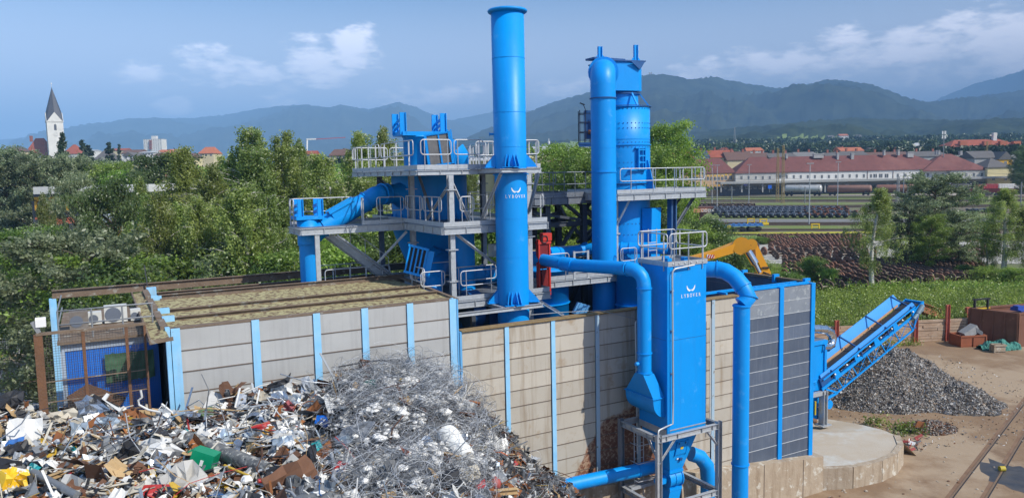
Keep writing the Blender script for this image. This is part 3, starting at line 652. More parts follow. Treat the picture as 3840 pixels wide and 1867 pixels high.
# mid deck (right part) and wing to the left
z1 = 13.08
deck(T1, [(11.4, 25.85), (15.9, 25.85), (15.9, 34.0), (11.4, 34.0)], z1)
rail_line(T1, [L(11.5, 30.0, z1), L(11.5, 26.2, z1)], maxl=2.2, posts=3);
rail_line(T1, [L(12.05, 25.9, z1), L(12.75, 25.9, z1)], maxl=.8, posts=2)
rail_line(T1, [L(13.1, 27.6, z1), L(15.8, 27.6, z1)], maxl=1.4, posts=2); rail_line(T1, [L(15.85, 26.0, z1), L(15.85, 33, z1)], maxl=1.7, posts=2)
wp = BP(1129, 862, 30); wa = wp.dot(UA); WB = 31.9
deck(T1, [(wa, 30.0), (11.4, 30.0), (11.4, WB), (wa, WB)], 13.05, toe=False)
me = MB(); me.bar(L(9.6, 30.0, 13.14), L(11.4, 30.0, 13.14), .012, .17); me.bar(L(9.0, WB, 13.14), L(11.4, WB, 13.14), .012, .17); me.bar(L(wa, WB, 13.14), L(wa+1, WB, 13.14), .012, .17); me.build('toe_board', GALV, T1)
rail_line(T1, [L(wa, WB, 13.05), L(wa+3.6, WB, 13.05)], maxl=3.6, posts=4); rail_line(T1, [L(wa, WB-.05, 13.05), L(wa, WB-.9, 13.05)], maxl=1, posts=2)
rail_line(T1, [L(10.2, 30.0, 13.05), L(11.5, 30.0, 13.05)], maxl=1.4, posts=2); rail_line(T1, [L(9.7, 30.0, 13.05), L(9.75, 30.5, 13.05)], maxl=1, posts=2)
pp = BP(1189, 900, 30.0); me = MB(); me.pbox(pp.dot(UA)-.09, pp.dot(UA)+.09, 29.95, 30.05, 0, 12.78); me.build('column', GALV, T1)
# raking struts of the wing and the stair
brace(T1, BP(1262, 884, 30.05), BP(1488, 1044, 30.6), .2, .16); brace(T1, BP(1525, 868, 30.0), BP(1416, 985, 30.3), .1, .1)
me = MB(); s0, s1 = BP(1236, 884, 31.6), BP(1460, 1050, 31.2)
for o_ in (Vector((0,0,0)), VA*.75): me.bar(s0+o_, s1+o_, .05, .24)
for k in range(12): p = s0.lerp(s1, (k+.5)/12); me.box(p+VA*.37, (.24, .72, .03))
me.build('stair', GALV, T1)
me = MB(); me.tube([s0+Vector((0,0,1.0)), s1+Vector((0,0,1.0)), s1], .022, 6)
for k in range(4): p = s0.lerp(s1, k/4+.1); me.tube([p, p+Vector((0,0,1.0))], .018, 6)
me.build('stair_rail', RAILM, T1)
# lower deck
z2 = 10.28
deck(T1, [(10.75, 25.75), (15.9, 25.75), (15.9, 34.0), (10.75, 34.0)], z2)
rail_line(T1, [L(10.9, 28.2, z2+.1), L(10.9, 26.6, z2+.1)], maxl=2, posts=2); rail_line(T1, [L(10.6, 26.45, z2), L(11.7, 26.45, z2)], maxl=1.3, posts=2)
rail_line(T1, [L(10.9, 28.3, z2+.1), L(13.0, 28.3, z2+.1)], maxl=2.3, posts=2)
rail_line(T1, [L(11.95, 25.8, z2), L(13.9, 25.8, z2)], maxl=2.2, posts=2); rail_line(T1, [L(12.2, 27.0, z2), L(14.2, 27.0, z2)], maxl=2.2, posts=2)
# railed walkway by the foot of the left pipe
WK = thing('walkway', 'low galvanised walkway with handrails behind the lichen roof', 'walkway', L(9, 32, 10.2))
deck(WK, [(8.0, 30.4), (11.6, 30.4), (11.6, 32.4), (8.0, 32.4)], 10.15, ed=.2)
rail_line(WK, [L(8.1, 30.6, 10.15), L(11.0, 30.6, 10.15)], maxl=3, posts=4); rail_line(WK, [L(8.0, 32.3, 10.15), L(10.8, 32.3, 10.15)], maxl=3, posts=4); rail_line(WK, [L(8.0, 30.7, 10.15), L(8.0, 32.2, 10.15)], maxl=2)
# == left separator (cyclone)
CY = thing('separator', 'wide dark blue cyclone separator inside the left steel tower', 'separator', L(13.45, 32.0, 0))
ya, yb, yr = 13.45, 32.0, 1.7; c_ = L(ya, yb, 0)
me = MB(); me.lathe(c_, [(yr, 12.6), (yr, 15.15)], 48); me.build('drum', BLUE, CY)
me = MB(); me.lathe(c_, [(yr, 12.6), (yr*.95, 12.3), (.55, 9.6), (.55, 6)], 48); me.build('cone', BLUE, CY)
me = MB(); me.ring(L(ya, yb, 12.95), Zv, yr, .09, .06, 48); me.build('ring', GALV, CY)
me = MB()
for k in range(10):
    a_ = R(200+k*15); d = Matrix.Rotation(a_, 3, 'Z') @ Vector((1,0,0)); me.slab([c_+d*yr+Zv*12.9, c_+d*(yr+.25)+Zv*12.9, c_+d*(yr)+Zv*13.4], .02, n=d.cross(Zv))
me.build('gusset', BLUE, CY)
for dz in (13.7, 14.2):
    me = MB(); me.ring(L(ya, yb, dz), Zv, yr, .012, .03, 48); me.build('weld_seam', BLUE, CY)
# top of the separator above the deck: neck, guide box and yokes
nk = YP(1557, 590, 32.3); na, nb = nk.dot(UA), nk.dot(VA)
na, nb = 12.55, 31.0
me = MB(); me.lathe(L(na, nb, 0), [(.62, 15.1), (.62, 16.62), (.66, 16.64), (.66, 16.7), (0, 16.7)], 32); me.build('neck', BLUE, CY)
me = MB(); c1 = L(na+.2, nb-.1, 16.2); c2 = L(na+1.35, nb-.75, 15.9); me.tube([c1, c1.lerp(c2, .5)+Zv*.02, c2], [.55, .58, .62], 24); me.tube([c2, c2+(c2-c1)*.1-Zv*.1, L(na+1.7, nb-.6, 15.2)], [.6, .55, .4], 24); me.build('side_duct', BLUE, CY)
me = MB(); me.pbox(na-.9, na+1.15, nb-.6, nb+.6, 16.7, 16.87); me.build('top_frame', BLUE, CY)
for sa in (-.85, 1.0):
    for sb in (-.5, .42):
        me = MB(); p = L(na+sa, nb+sb, 0); hh = (16.75, 17.66)
        me.box(p+Zv*((hh[0]+hh[1])/2), (.26, .06, hh[1]-hh[0])); me.box(p+Zv*((hh[0]+hh[1])/2)+UA*.12, (.03, .2, hh[1]-hh[0]))
        me.build('yoke', BLUE, CY)
    me = MB()
    for z in (16.85, 17.1, 17.32): me.bar(L(na+sa, nb-.45, z+.15), L(na+sa, nb+.4, z-.1), .05, .1)
    me.build('yoke_plate', BLUE, CY)
# open explosion flap with rubber lining, leaning on the side duct
fc = YP(1647, 560, 32.4); ux = (CR*.98+CU*.14).normalized(); uz = (CU*.98-CR*.14).normalized(); un = ux.cross(uz)*-1
FL = thing('relief_flap', 'open pressure relief flap with worn grey lining and blue frame on the left separator', 'flap', fc)
W2, H2_ = .51, .66
me = MB(); me.box(fc, (W2*2-.12, .03, H2_*2-.1), (ux, un, uz)); me.build('lining', RUBR, FL)
me = MB()
for s_ in (-1, 1): me.box(fc+ux*(s_*W2), (.10, .16, H2_*2+.06), (ux, un, uz))
for s_ in (-1, 1): me.box(fc+uz*(s_*H2_), (W2*2-.1, .12, .07), (ux, un, uz))
me.box(fc-un*.03+ux*.05, (.06, .05, H2_*2-.1), (ux, un, uz)); me.box(fc-un*.03+ux*.6, (.05, .05, H2_*2+.2), (ux, un, uz))
for s_ in (-.1, .45): me.box(fc+uz*(H2_+.05)+ux*s_, (.07, .1, .12), (ux, un, uz))
me.build('frame', BLUE, FL)
# feed pipe: vertical, then raking up into the separator
FP = thing('feed_pipe', 'blue feed pipe rising from the left standpipe and raking up into the separator', 'pipe', L(wa+.4, 31, 0))
sp = YP(1158, 900, 30.6); sa_, sb_ = sp.dot(UA), sp.dot(VA); pr = .385
sb_ = 31.1; sa_ = BP(1156, 880, sb_).dot(UA)
me = MB(); me.lathe(L(sa_, sb_, 0), [(pr, 6), (pr, 12.5)], 32); me.build('standpipe', BLUE, FP)
flange(FP, L(sa_, sb_, 12.3), Zv, pr, .05, .04, 24)
tp = BP(1158, 822, sb_).z; me = MB(); me.lathe(L(sa_, sb_, 0), [(pr*1.12, 12.34), (pr*1.12, tp), (0, tp)], 32); me.build('head', BLUE, FP)
e0 = L(sa_, sb_, tp-.75)+CR*0; e1 = BP(1208, 850, 31.1); e2 = BP(1372, 757, 31.1); e3 = BP(1433, 728, 31.2); e4 = BP(1480, 727, 31.5)
e0 = BP(1165, 888, 31.1)
me = MB(); me.tube([e0, e1], pr*1.05, 32); me.build('branch', BLUE, FP)
me = MB(); me.tube([e1, e2], pr*1.05, 32); me.build('raking_pipe', BLUE, FP)
me = MB(); me.tube([e2]+elbow(e2, e2.lerp(e3, .55)+Zv*.06, e3, .6)+[e3], pr*1.05, 32); me.build('bend', BLUE, FP)
me = MB(); me.tube([e3, e4, BP(1530, 735, 31.6), BP(1600, 745, 31.8)], [pr*1.05, pr*1.1, .8, 1.15], 32); me.build('cone_inlet', BLUE, FP)
flange(FP, e1, e2-e1, pr*1.05, .05, .04, 28); flange(FP, e2, e2-e1, pr*1.05, .05, .04, 28); flange(FP, e3, e4-e3, pr*1.05, .06, .08, 28)
flange(FP, e3+(e4-e3)*.35, e4-e3, pr*1.05, .06, .04, 28)
# hatch on top of the raking pipe
hd = (e2-e1).normalized(); hn = hd.cross(VA).normalized(); hn = hn if hn.z > 0 else -hn; hs = hd.cross(hn)
hc = BP(1278, 772, 30.9)
me = MB(); me.box(hc, (1.2, .42, .05), (hd, hs, hn), 1)
for s_ in (-1, 1): me.box(hc+hs*(s_*.24)+hn*.02, (1.25, .05, .14), (hd, hs, hn), 0)
me.box(hc-hn*.2, (1.1, .4, .36), (hd, hs, hn), 0); me.build('hatch', [BLUE, RUBR], FP)
me = MB(); me.pbox(sa_-.55, sa_+.55, sb_-.45, sb_+.45, tp, tp+.14); me.build('top_frame', BLUE, FP)
for s_ in (-.46, .34):
    me = MB()
    for k in (-.34, .3): me.box(L(sa_+s_+.1, sb_+k, tp+.48), (.2, .05, .68)); me.box(L(sa_+s_+.2, sb_+k, tp+.48), (.03, .2, .68))
    for z in (.25, .5): me.bar(L(sa_+s_, sb_-.34, tp+z+.1), L(sa_+s_, sb_+.3, tp+z), .05, .12)
    me.build('yoke', BLUE, FP)
# pipes low in the tower
PV = thing('down_pipe', 'blue vertical pipe behind the front column of the left steel tower', 'pipe', BP(1745, 1100, 28.3))
pc = BP(1744, 1000, 28.4); me = MB(); me.lathe(Vector((pc.x, pc.y, 0)), [(.42, 6), (.42, 13)], 32); me.build('shell', BLUE, PV)
PH = thing('cross_pipe', 'blue horizontal pipe running behind the chimney at lower deck level', 'pipe', BP(1800, 1030, 29.2))
q0, q1 = BP(1760, 1030, 29.1), BP(1905, 1025, 29.1); me = MB(); me.tube([q0, q1], .40, 32); me.build('shell', BLUE, PH); flange(PH, q0.lerp(q1, .33), q1-q0, .4, .05, .05, 20); flange(PH, q0.lerp(q1, .42), q1-q0, .4, .03, .03)
BN = thing('outlet_bend', 'large blue bent outlet pipe under the cyclone separator', 'pipe', BP(1640, 1000, 30))
q = [BP(1700, 1000, 30.2), BP(1660, 990, 29.8), BP(1630, 1010, 29.0), BP(1625, 1050, 28.4), BP(1622, 1110, 28.0)]
me = MB(); me.tube(q, [.5, .5, .48, .42, .38], 28); me.build('shell', BLUE, BN); flange(BN, q[3], q[4]-q[3], .42, .05, .05, 20)
q = [BP(1600, 960, 30.4), BP(1640, 985, 30.2), BP(1690, 1005, 30.2)]
me = MB(); me.tube(q, [.55, .6, .5], 28); me.build('upper_bend', BLUE, BN)
# magnetic grid frame: slatted blue panel
sc_ = YP(1561, 977, 29.4); gx = (CR*.93-CU*.24).normalized(); gz = (CU*.97+CR*.2).normalized(); gn = gx.cross(gz).normalized()*-1
SG = thing('slatted_grid', 'leaning bright blue slatted frame with dark gaps beside the front column', 'panel', sc_)
me = MB()
for k in range(5): me.box(sc_+gx*(-.34+k*.17), (.06, .12, 1.05), (gx, gn, gz))
me.box(sc_+gz*.52, (.82, .14, .09), (gx, gn, gz)); me.box(sc_-gz*.52, (.78, .14, .09), (gx, gn, gz)); me.build('frame', BLUE, SG)
me = MB(); me.box(sc_+gn*.06, (.74, .03, .98), (gx, gn, gz)); me.build('grid', BLACK, SG)
me = MB(); me.box(sc_+gx*.5+gn*.1, (.26, .2, 1.0), (gx, gn, gz)); me.build('side_box', BLUE, SG)
# fan housing and dark machinery at the foot, glimpsed between the walls
FH = thing('fan_housing', 'dark blue fan housing low behind the wall corner left of the chimney', 'fan', BP(1760, 1165, 26.5))
p = BP(1765, 1160, 26.6); me = MB(); me.tube([p-UA*.2, p+UA*.3], .75, 28); me.box(p+UA*1.3-Zv*.3, (1.3, .7, .9)); me.build('casing', BLUED, FH)
me = MB(); me.pbox(*(lambda c: (c[0]-.08, c[0]+.08, c[1]-.08, c[1]+.08, c[2]-2, c[2]))(ab(BP(1773, 1178, 25.0)))); me.build('stub_post', DGREY, FH)
# switch box on the tower
t = thing('switch_box', 'grey electrical box fixed left of the chimney', 'electrical box', YP(1846, 940, 29.6)); c_ = YP(1850, 938, 29.8)
me = MB(); me.box(c_, (.28, .34, .5)); me.build('casing', mat('box_grey', (.5, .5, .47), .5), t)
me = MB(); me.box(c_-VA*.175+Zv*.1, (.12, .01, .2)); me.build('label_plate', WHITE, t)
# == red slide gate
RG = thing('slide_gate', 'red upright slide gate with actuator right of the chimney', 'slide gate', YP(2045, 1050, 30.8))
p = YP(2038, 975, 30.9); me = MB(); me.box(p+Zv*.15, (.42, .12, 1.0)); me.box(p-Zv*.95+UA*.08, (.4, .12, 1.1)); me.build('blade', mat('dark_red', (.20, .012, .01), .5), RG)
me = MB()
for s_ in (-.25, .25): me.box(p+UA*s_-Zv*.3, (.07, .2, 2.3))
me.box(p+Zv*.72, (.62, .24, .1)); me.box(p+UA*.13+Zv*.95, (.42, .26, .3)); me.build('frame', RED, RG)
me = MB(); me.tube(arc_loop(p+UA*(-.15)-VA*.15+Zv*.6, p+UA*.12-VA*.15+Zv*.6, .12, .4, .1), .02, 6, closed=True); me.build('hose', BLACK, RG)
# == right tower: big silo-like separator
SY = 36.2; sc0 = YP(2331, 700, SY); sa, sb, sr = sc0.dot(UA), sc0.dot(VA), 1.335
def SZ(y, dY=0): return YP(2331, y, SY+dY).z
SI = thing('riveted_separator', 'big riveted blue separator drum on the right behind the bent duct', 'separator', L(sa, sb, 0)); c_ = L(sa, sb, 0)
def RV(me, r, z, n=22, s=.035):
    for k in range(n*2):
        d = Matrix.Rotation(math.pi*k/n, 3, 'Z') @ UA; me.box(c_+d*r+Zv*z, (s, s, s), (d, d.cross(Zv), Zv))
z_top = SZ(405); z_f1 = SZ(547); z_f2 = SZ(688); z_dk = 14.1
me = MB(); me.lathe(c_, [(0, z_top-.04), (sr, z_top-.04), (sr, z_f1)], 56); me.build('upper_drum', BLUE2 if False else BLUE, SI)
me = MB(); me.lathe(c_, [(sr*1.005, z_f1-.03), (sr*1.005, z_f2+.02)], 56); me.build('middle_drum', BLUE, SI)
me = MB(); me.lathe(c_, [(sr, z_f2), (sr, 13.0), (sr*1.0, 4)], 56); me.build('lower_drum', BLUE, SI)
for z, w_ in ((z_top, .07), (z_f1, .05), (z_f2, .06), (SZ(672), .01), (SZ(526), .012)):
    me = MB(); me.ring(L(sa, sb, z), Zv, sr, w_, .035, 56); me.build('flange', BLUED if w_ > .055 else BLUE, SI)
me = MB()
for y in (415, 468, 486, 538, 556, 611, 629, 680): RV(me, sr+.005, SZ(y))
for z in (12.6, 12.1): RV(me, sr+.005, z)
me.build('rivets', BLUED, SI)
# open conical frame above, then the head box
z_h0, z_h1 = SZ(350), SZ(243)
me = MB()
for k in range(7):
    d = Matrix.Rotation(R(360*k/7+10), 3, 'Z') @ UA; me.bar(c_+d*(sr*.98)+Zv*z_top, c_+d*(.85)+Zv*(z_h0-.05), .08, .05, up=d)
me.lathe(c_, [(.80, z_top), (.8, z_h0-.1)], 32); me.build('cone_frame', BLUE, SI)
me = MB(); me.ring(L(sa, sb, z_h0-.08), Zv, .8, .1, .06, 40); bolts(me, L(sa, sb, z_h0-.05), Zv, .88, 36, .03); me.build('flange', BLUED, SI)
xa = BP(2413, 300, sb-.9)
hb = sb-.95
hL, hR = BP(2312, 300, hb).dot(UA), BP(2412, 300, hb).dot(UA)
me = MB(); cx = (hL+hR)/2; wd = (hR-hL)/2
prof = [(cx-wd*1.15, hb+.2), (hR-.25, hb), (hR-.06, hb+.05), (hR, hb+.25), (hR, hb+1.9), (cx-wd*1.15, hb+1.9)]
n = len(prof); zb = z_h0+.02
vs = [L(a, b, zb) for a, b in prof]+[L(a, b, z_h1) for a, b in prof]
me.add(vs, [tuple(range(n))[::-1], tuple(range(n, 2*n))]+[(i, (i+1) % n, (i+1) % n+n, i+n) for i in range(n)]); me.build('head_box', BLUE, SI)
me = MB(); me.slab([L(cx-wd*1.2, hb+.1, z_h1+.04), L(hR+.08, hb-.1, z_h1+.04), L(hR+.08, hb+2.0, z_h1+.04), L(cx-wd*1.2, hb+2, z_h1+.04)], .06, n=Zv); me.build('head_lid', BLUED, SI)
me = MB(); me.slab([L(cx+.0, hb-.07, z_h1), L(hR+.02, hb-.07, z_h1), L(hR-.25, hb-.07, z_h1-.36)], .05, n=VA); me.build('gusset', BLUED, SI)
me = MB(); me.pbox(BP(2224, 240, hb+.3).dot(UA), cx-.1, hb+.2, hb+.9, z_h1+.06, z_h1+.14); me.build('frame_plate', BLUED, SI)
for x, yt in ((2249, 176), (2383, 170)):
    p = BP(x, 238, hb+.6); q = BP(x, yt, hb+.6); me = MB(); a_, b_, _ = ab(p)
    me.pbox(a_-.09, a_+.05, b_-.05, b_+.05, z_h1+.08, q.z); me.pbox(a_+.05, a_+.075, b_-.12, b_+.12, z_h1+.08, q.z); me.slab([L(a_-.3, b_, z_h1+.1), L(a_, b_, z_h1+.1), L(a_, b_, z_h1+.45)], .03, n=VA); me.slab([L(a_+.05, b_, z_h1+.1), L(a_+.35, b_, z_h1+.1), L(a_+.05, b_, z_h1+.45)], .03, n=VA); me.build('lifting_post', BLUE, SI)
# side door on the middle drum
dd = Matrix.Rotation(R(32), 3, 'Z') @ camdir(c_); ds = dd.cross(Zv); dc = c_+dd*(sr+.02)+Zv*SZ(600)
me = MB()
for s_ in (-.36, .0): me.box(dc+ds*s_+dd*.08, (.05, .16, 1.0), (ds, dd, Zv))
for z in (-.45, -.15, .15, .42): me.box(dc+ds*(-.18)+Zv*z+dd*.1, (.36, .1, .06), (ds, dd, Zv))
me.box(dc+Zv*-.5, (.9, .22, .04), (ds, dd, Zv)); me.box(dc+Zv*.5-ds*.1, (.5, .22, .04), (ds, dd, Zv)); me.build('inspection_door', BLUE, SI)
me = MB(); dd2 = Matrix.Rotation(R(60), 3, 'Z') @ camdir(c_); me.slab([c_+dd2*sr+Zv*14.1, c_+dd2*(sr+.42)+Zv*14.1, c_+dd2*(sr+.08)+Zv*15.5, c_+dd2*sr+Zv*15.5], .05, n=dd2.cross(Zv)); me.slab([c_+dd2*sr+Zv*13.3, c_+dd2*(sr+.5)+Zv*13.3, c_+dd2*(sr+.3)+Zv*5, c_+dd2*(sr)+Zv*5], .9, n=dd2.cross(Zv)); me.build('side_casing', BLUE, SI)
# little caged platform hung on the far left side of the duct top
CG = thing('caged_platform', 'small dark caged maintenance platform with motor left of the tall duct', 'platform', YP(2200, 460, 35))
p = YP(2197, 537, 35.3); w_ = .55
me = MB()
A0 = p-CR*.3;
for i in (0, 1):
    for k in range(4):
        x = p+CR*(-.27+.27*k)+Vector((0, .7*i, 0)); me.bar(x, x+Zv*1.5, .03)
    for z in (0, .5, .95, 1.35): me.bar(p+CR*(-.27)+Vector((0,.7*i,z)), p+CR*.6+Vector((0,.7*i,z)), .035)
for z in (0, .5, .95, 1.35): me.bar(p+CR*(-.27)+Zv*z, p+CR*(-.27)+Vector((0,.7,z)), .035)
me.build('cage', mat('cage_black', (.012, .02, .045), .5), CG)
me = MB(); me.box(p+CR*.15+Vector((0,.35,-.03)), (.9, .8, .08), (CR, Vector((0,1,0)), Zv)); me.box(p+CR*.15+Vector((0,0,-.07)), (.95, .06, .2), (CR, Vector((0,1,0)), Zv)); me.build('floor', BLUED, CG)
me = MB(); me.box(p+CR*.12+Vector((0,.4,.85)), (.3, .3, 1.3), (CR, Vector((0,1,0)), Zv)); me.build('casing', BLUED, CG)
me = MB(); q = p+CR*.28+Vector((0,.15,.5)); me.cyl(q-CR*.15, q+CR*.15, .1, 14); me.build('motor', RUST, CG)
me = MB(); me.box(p+CR*-.15+Vector((0,0,1.78)), (.24, .16, .04), ((CR-Zv*.4).normalized(), Vector((0,1,0)), (Zv+CR*.4).normalized())); me.bar(p+CR*(.0)+Zv*1.5, p+CR*-.1+Zv*1.76, .03); me.build('lamp', DGREY, CG)
# tall bent duct
DY = 33.6; DR = .548
DU = thing('bent_duct', 'tall blue duct with a rounded top bend in front of the riveted separator', 'duct', YP(2265, 900, DY))
p0 = YP(2267, 1000, DY); dx, dy = p0.x, p0.y
ztb = YP(2265, 330, DY).z
me = MB(); me.lathe(Vector((dx, dy, 0)), [(DR, 0), (DR, YP(2265, 371, DY).z)], 48); me.build('shaft', BLUE, DU)
me = MB(); back = Vector((sc0.x-dx, sc0.y-dy, 0)).normalized(); bb = Vector((0.15, 1, 0)).normalized()
e = [Vector((dx, dy, YP(2265, 371, DY).z))]; zc = YP(2265, 318, DY).z; rb = .62
e.append(Vector((dx, dy, zc)))
for k in range(1, 13):
    a_ = R(90*k/12); e.append(Vector((dx, dy, zc))+bb*(rb*(1-math.cos(a_)))+Zv*(rb*math.sin(a_)))
e.append(e[-1]+bb*.5); me.tube(e, DR, 40); me.build('top_bend', BLUE, DU)
flange(DU, e[-2], bb, DR, .12, .06, 30); flange(DU, e[-1], bb, DR, .12, .06, 30)
me = MB(); me.tube([e[-1], e[-1]+bb*1.6], DR, 32); me.build('link', BLUE, DU)
flange(DU, Vector((dx, dy, YP(2265, 370, DY).z)), Zv, DR, .05, .045, 28, m=BLUED); flange(DU, Vector((dx, dy, YP(2265, 645, DY).z)), Zv, DR, .035, .04)
me = MB(); me.ring(Vector((dx, dy, YP(2265, 828, DY).z)), Zv, DR, .006, .02, 48); me.ring(Vector((dx, dy, YP(2265, 556, DY).z)), Zv, DR, .006, .02, 48); me.build('weld_seam', BLUE, DU)
# the right tower's decks
T2 = thing('right_steel_tower', 'right hand steel platform tower round the riveted separator', 'steel tower', L(21, 28, 0))
fb = 27.1; zd = 14.02
fl = BP(2315, 740, fb).dot(UA); fr = BP(2646, 735, fb).dot(UA)
deck(T2, [(fl, fb), (fr, fb), (fr, fb+1.9), (fl+3.3, fb+1.9), (fl+3.3, fb+4), (fl, fb+4)], zd, ed=.32)
rail_line(T2, [L(fl+.1, fb, zd), L(fr, fb, zd)], maxl=5, posts=4)
rail_line(T2, [L(fr, fb+.1, zd), L(fr, fb+1.8, zd), L(fl+3.4, fb+1.8, zd)], maxl=3, posts=3, gap=.05)
lb = 29.6; ll = BP(2003, 745, lb).dot(UA); lr = BP(2225, 750, lb).dot(UA)
deck(T2, [(ll, lb), (lr, lb), (lr, lb+3.2), (ll, lb+3.2)], 13.92, ed=.38, em=GALVD)
rail_line(T2, [L(ll, lb, 13.92), L(lr, lb, 13.92)], maxl=4.2, posts=5, m=GALVD); rail_line(T2, [L(ll, lb+3.2, 13.92), L(lr, lb+3.2, 13.92)], maxl=4, posts=4, m=GALVD); rail_line(T2, [L(ll, lb+.1, 13.92), L(ll, lb+3, 13.92)], maxl=3, posts=3, m=GALVD)
cR = BP(2520, 760, fb+.4); a_, b_, _ = ab(cR)
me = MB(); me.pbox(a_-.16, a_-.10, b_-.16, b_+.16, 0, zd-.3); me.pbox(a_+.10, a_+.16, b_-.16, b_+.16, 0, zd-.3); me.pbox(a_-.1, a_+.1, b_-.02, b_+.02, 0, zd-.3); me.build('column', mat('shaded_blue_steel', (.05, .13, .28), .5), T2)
brace(T2, L(a_+.1, b_-.05, 12.3), L(a_+1.3, b_-.05, zd-.3), .25, .16, GALVD); brace(T2, L(a_+.1, b_+.4, 12.9), L(a_+.9, b_+.4, zd-.3), .16, .12, GALVD)
brace(T2, BP(2362, 748, fb+.1), BP(2312, 845, fb+.6), .14, .1)
me = MB(); q = BP(2313, 900, fb+.7); a2, b2, _ = ab(q); me.pbox(a2-.05, a2+.05, b2-.05, b2+.05, 6, zd-.3)
for z in (12.2, 10.6): me.pbox(a2-.12, a2+.12, b2-.1, b2+.1, z-.03, z+.03)
me.build('column', GALV, T2)
# dark trussed legs left of the duct
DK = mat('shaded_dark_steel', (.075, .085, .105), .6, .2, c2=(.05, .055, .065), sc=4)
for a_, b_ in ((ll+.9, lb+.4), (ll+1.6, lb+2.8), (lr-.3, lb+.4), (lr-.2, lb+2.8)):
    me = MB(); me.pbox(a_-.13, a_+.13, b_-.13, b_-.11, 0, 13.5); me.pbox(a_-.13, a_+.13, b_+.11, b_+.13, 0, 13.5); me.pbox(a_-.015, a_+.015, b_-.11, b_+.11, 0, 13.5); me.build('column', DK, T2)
def dkb(p, q, w_=.16):
    me = MB(); me.bar(p, q, w_, .12); me.build('brace', DK, T2)
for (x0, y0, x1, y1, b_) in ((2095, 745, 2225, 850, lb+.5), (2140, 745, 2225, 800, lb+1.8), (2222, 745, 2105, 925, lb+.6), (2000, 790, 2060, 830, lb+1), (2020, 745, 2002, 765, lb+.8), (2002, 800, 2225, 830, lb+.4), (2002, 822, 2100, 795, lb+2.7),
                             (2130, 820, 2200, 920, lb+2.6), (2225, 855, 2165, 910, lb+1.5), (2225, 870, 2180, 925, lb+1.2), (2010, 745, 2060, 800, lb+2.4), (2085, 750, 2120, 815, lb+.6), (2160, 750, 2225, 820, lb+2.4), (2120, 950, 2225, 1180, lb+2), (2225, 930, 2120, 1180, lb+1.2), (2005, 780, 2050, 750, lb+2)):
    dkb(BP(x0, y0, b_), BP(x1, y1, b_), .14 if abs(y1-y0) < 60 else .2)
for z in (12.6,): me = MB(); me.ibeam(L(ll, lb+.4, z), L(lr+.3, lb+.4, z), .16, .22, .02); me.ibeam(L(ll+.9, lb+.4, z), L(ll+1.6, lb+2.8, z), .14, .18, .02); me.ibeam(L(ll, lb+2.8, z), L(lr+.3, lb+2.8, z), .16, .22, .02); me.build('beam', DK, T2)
# lower deck by the wall
z3 = 10.55; mb = 26.6
ml = BP(2010, 1110, mb).dot(UA); mr = BP(2240, 1090, mb).dot(UA)
deck(T2, [(ml, mb), (mr+3.4, mb), (mr+3.4, mb+2.6), (ml, mb+2.6)], z3, ed=.3)
rail_line(T2, [L(ml+.1, mb, z3), L(ml+1.7, mb, z3)], maxl=2, posts=2); rail_line(T2, [L(ml+2.6, mb+2.5, z3), L(mr+3, mb+2.5, z3)], maxl=2, posts=2)
me = MB()
for a_ in (ml+1.9, ml+2.6): me.pbox(a_-.05, a_+.05, mb-.03, mb+.03, z3-.2, z3+1.15)
for z in (z3+.25, z3+.7, z3+1.1): me.bar(L(ml+1.9, mb, z), L(ml+2.6, mb, z), .03, .05)
me.build('gate', GALV, T2)
rail_line(T2, [L(mr+1.2, mb, z3), L(mr+2.2, mb, z3)], maxl=2, posts=2)
me = MB(); me.bar(L(ml+1.2, mb+3.4, z3+.9), L(mr+1, mb+4.4, z3+.9), .5, .04); me.bar(L(ml+1.2, mb+4.2, z3+.5), L(mr+1, mb+5.2, z3+.5), .5, .04); me.build('cable_tray', mat('tan_tray', (.42, .33, .22), .8), T2)
# low round tanks behind the wall
for x0, x1, y, b_, lab in ((1945, 2120, 1010, 27.9, 'low blue round tank behind the red slide gate'), (2322, 2440, 1020, 26.2, 'low blue round tank behind the filter tower pipe bend')):
    pa_ = BP(x0, y, b_); pb_ = BP(x1, y, b_); c2_ = (pa_+pb_)/2; r_ = (pb_-pa_).length/2*.95
    t = thing('round_tank', lab, 'tank', Vector((c2_.x, c2_.y, 0))); zt_ = c2_.z
    me = MB(); me.lathe(Vector((c2_.x, c2_.y, 0)), [(r_, 4), (r_, zt_), (r_+.08, zt_), (r_+.08, zt_+.06), (0, zt_+.06)], 48); me.build('shell', BLUE, t)
    me = MB(); me.ring(Vector((c2_.x, c2_.y, zt_-1.4)), Zv, r_, .06, .05, 48); me.build('flange', BLUE, t)
t = thing('ribbed_sheet', 'pale blue ribbed panel lying behind the wall cap', 'panel', BP(2170, 1170, 25))
p = BP(2178, 1160, 25.0); me = MB(); X_ = (CR-CU*.3).normalized(); Z_ = (CU+CR*.5).normalized(); me.box(p, (.5, .1, .5), (X_, VA, Z_))
for k in range(3): me.box(p+X_*(-.15+.16*k)-VA*.06, (.05, .06, .52), (X_, VA, Z_))
me.build('sheet', BLUE2, t)
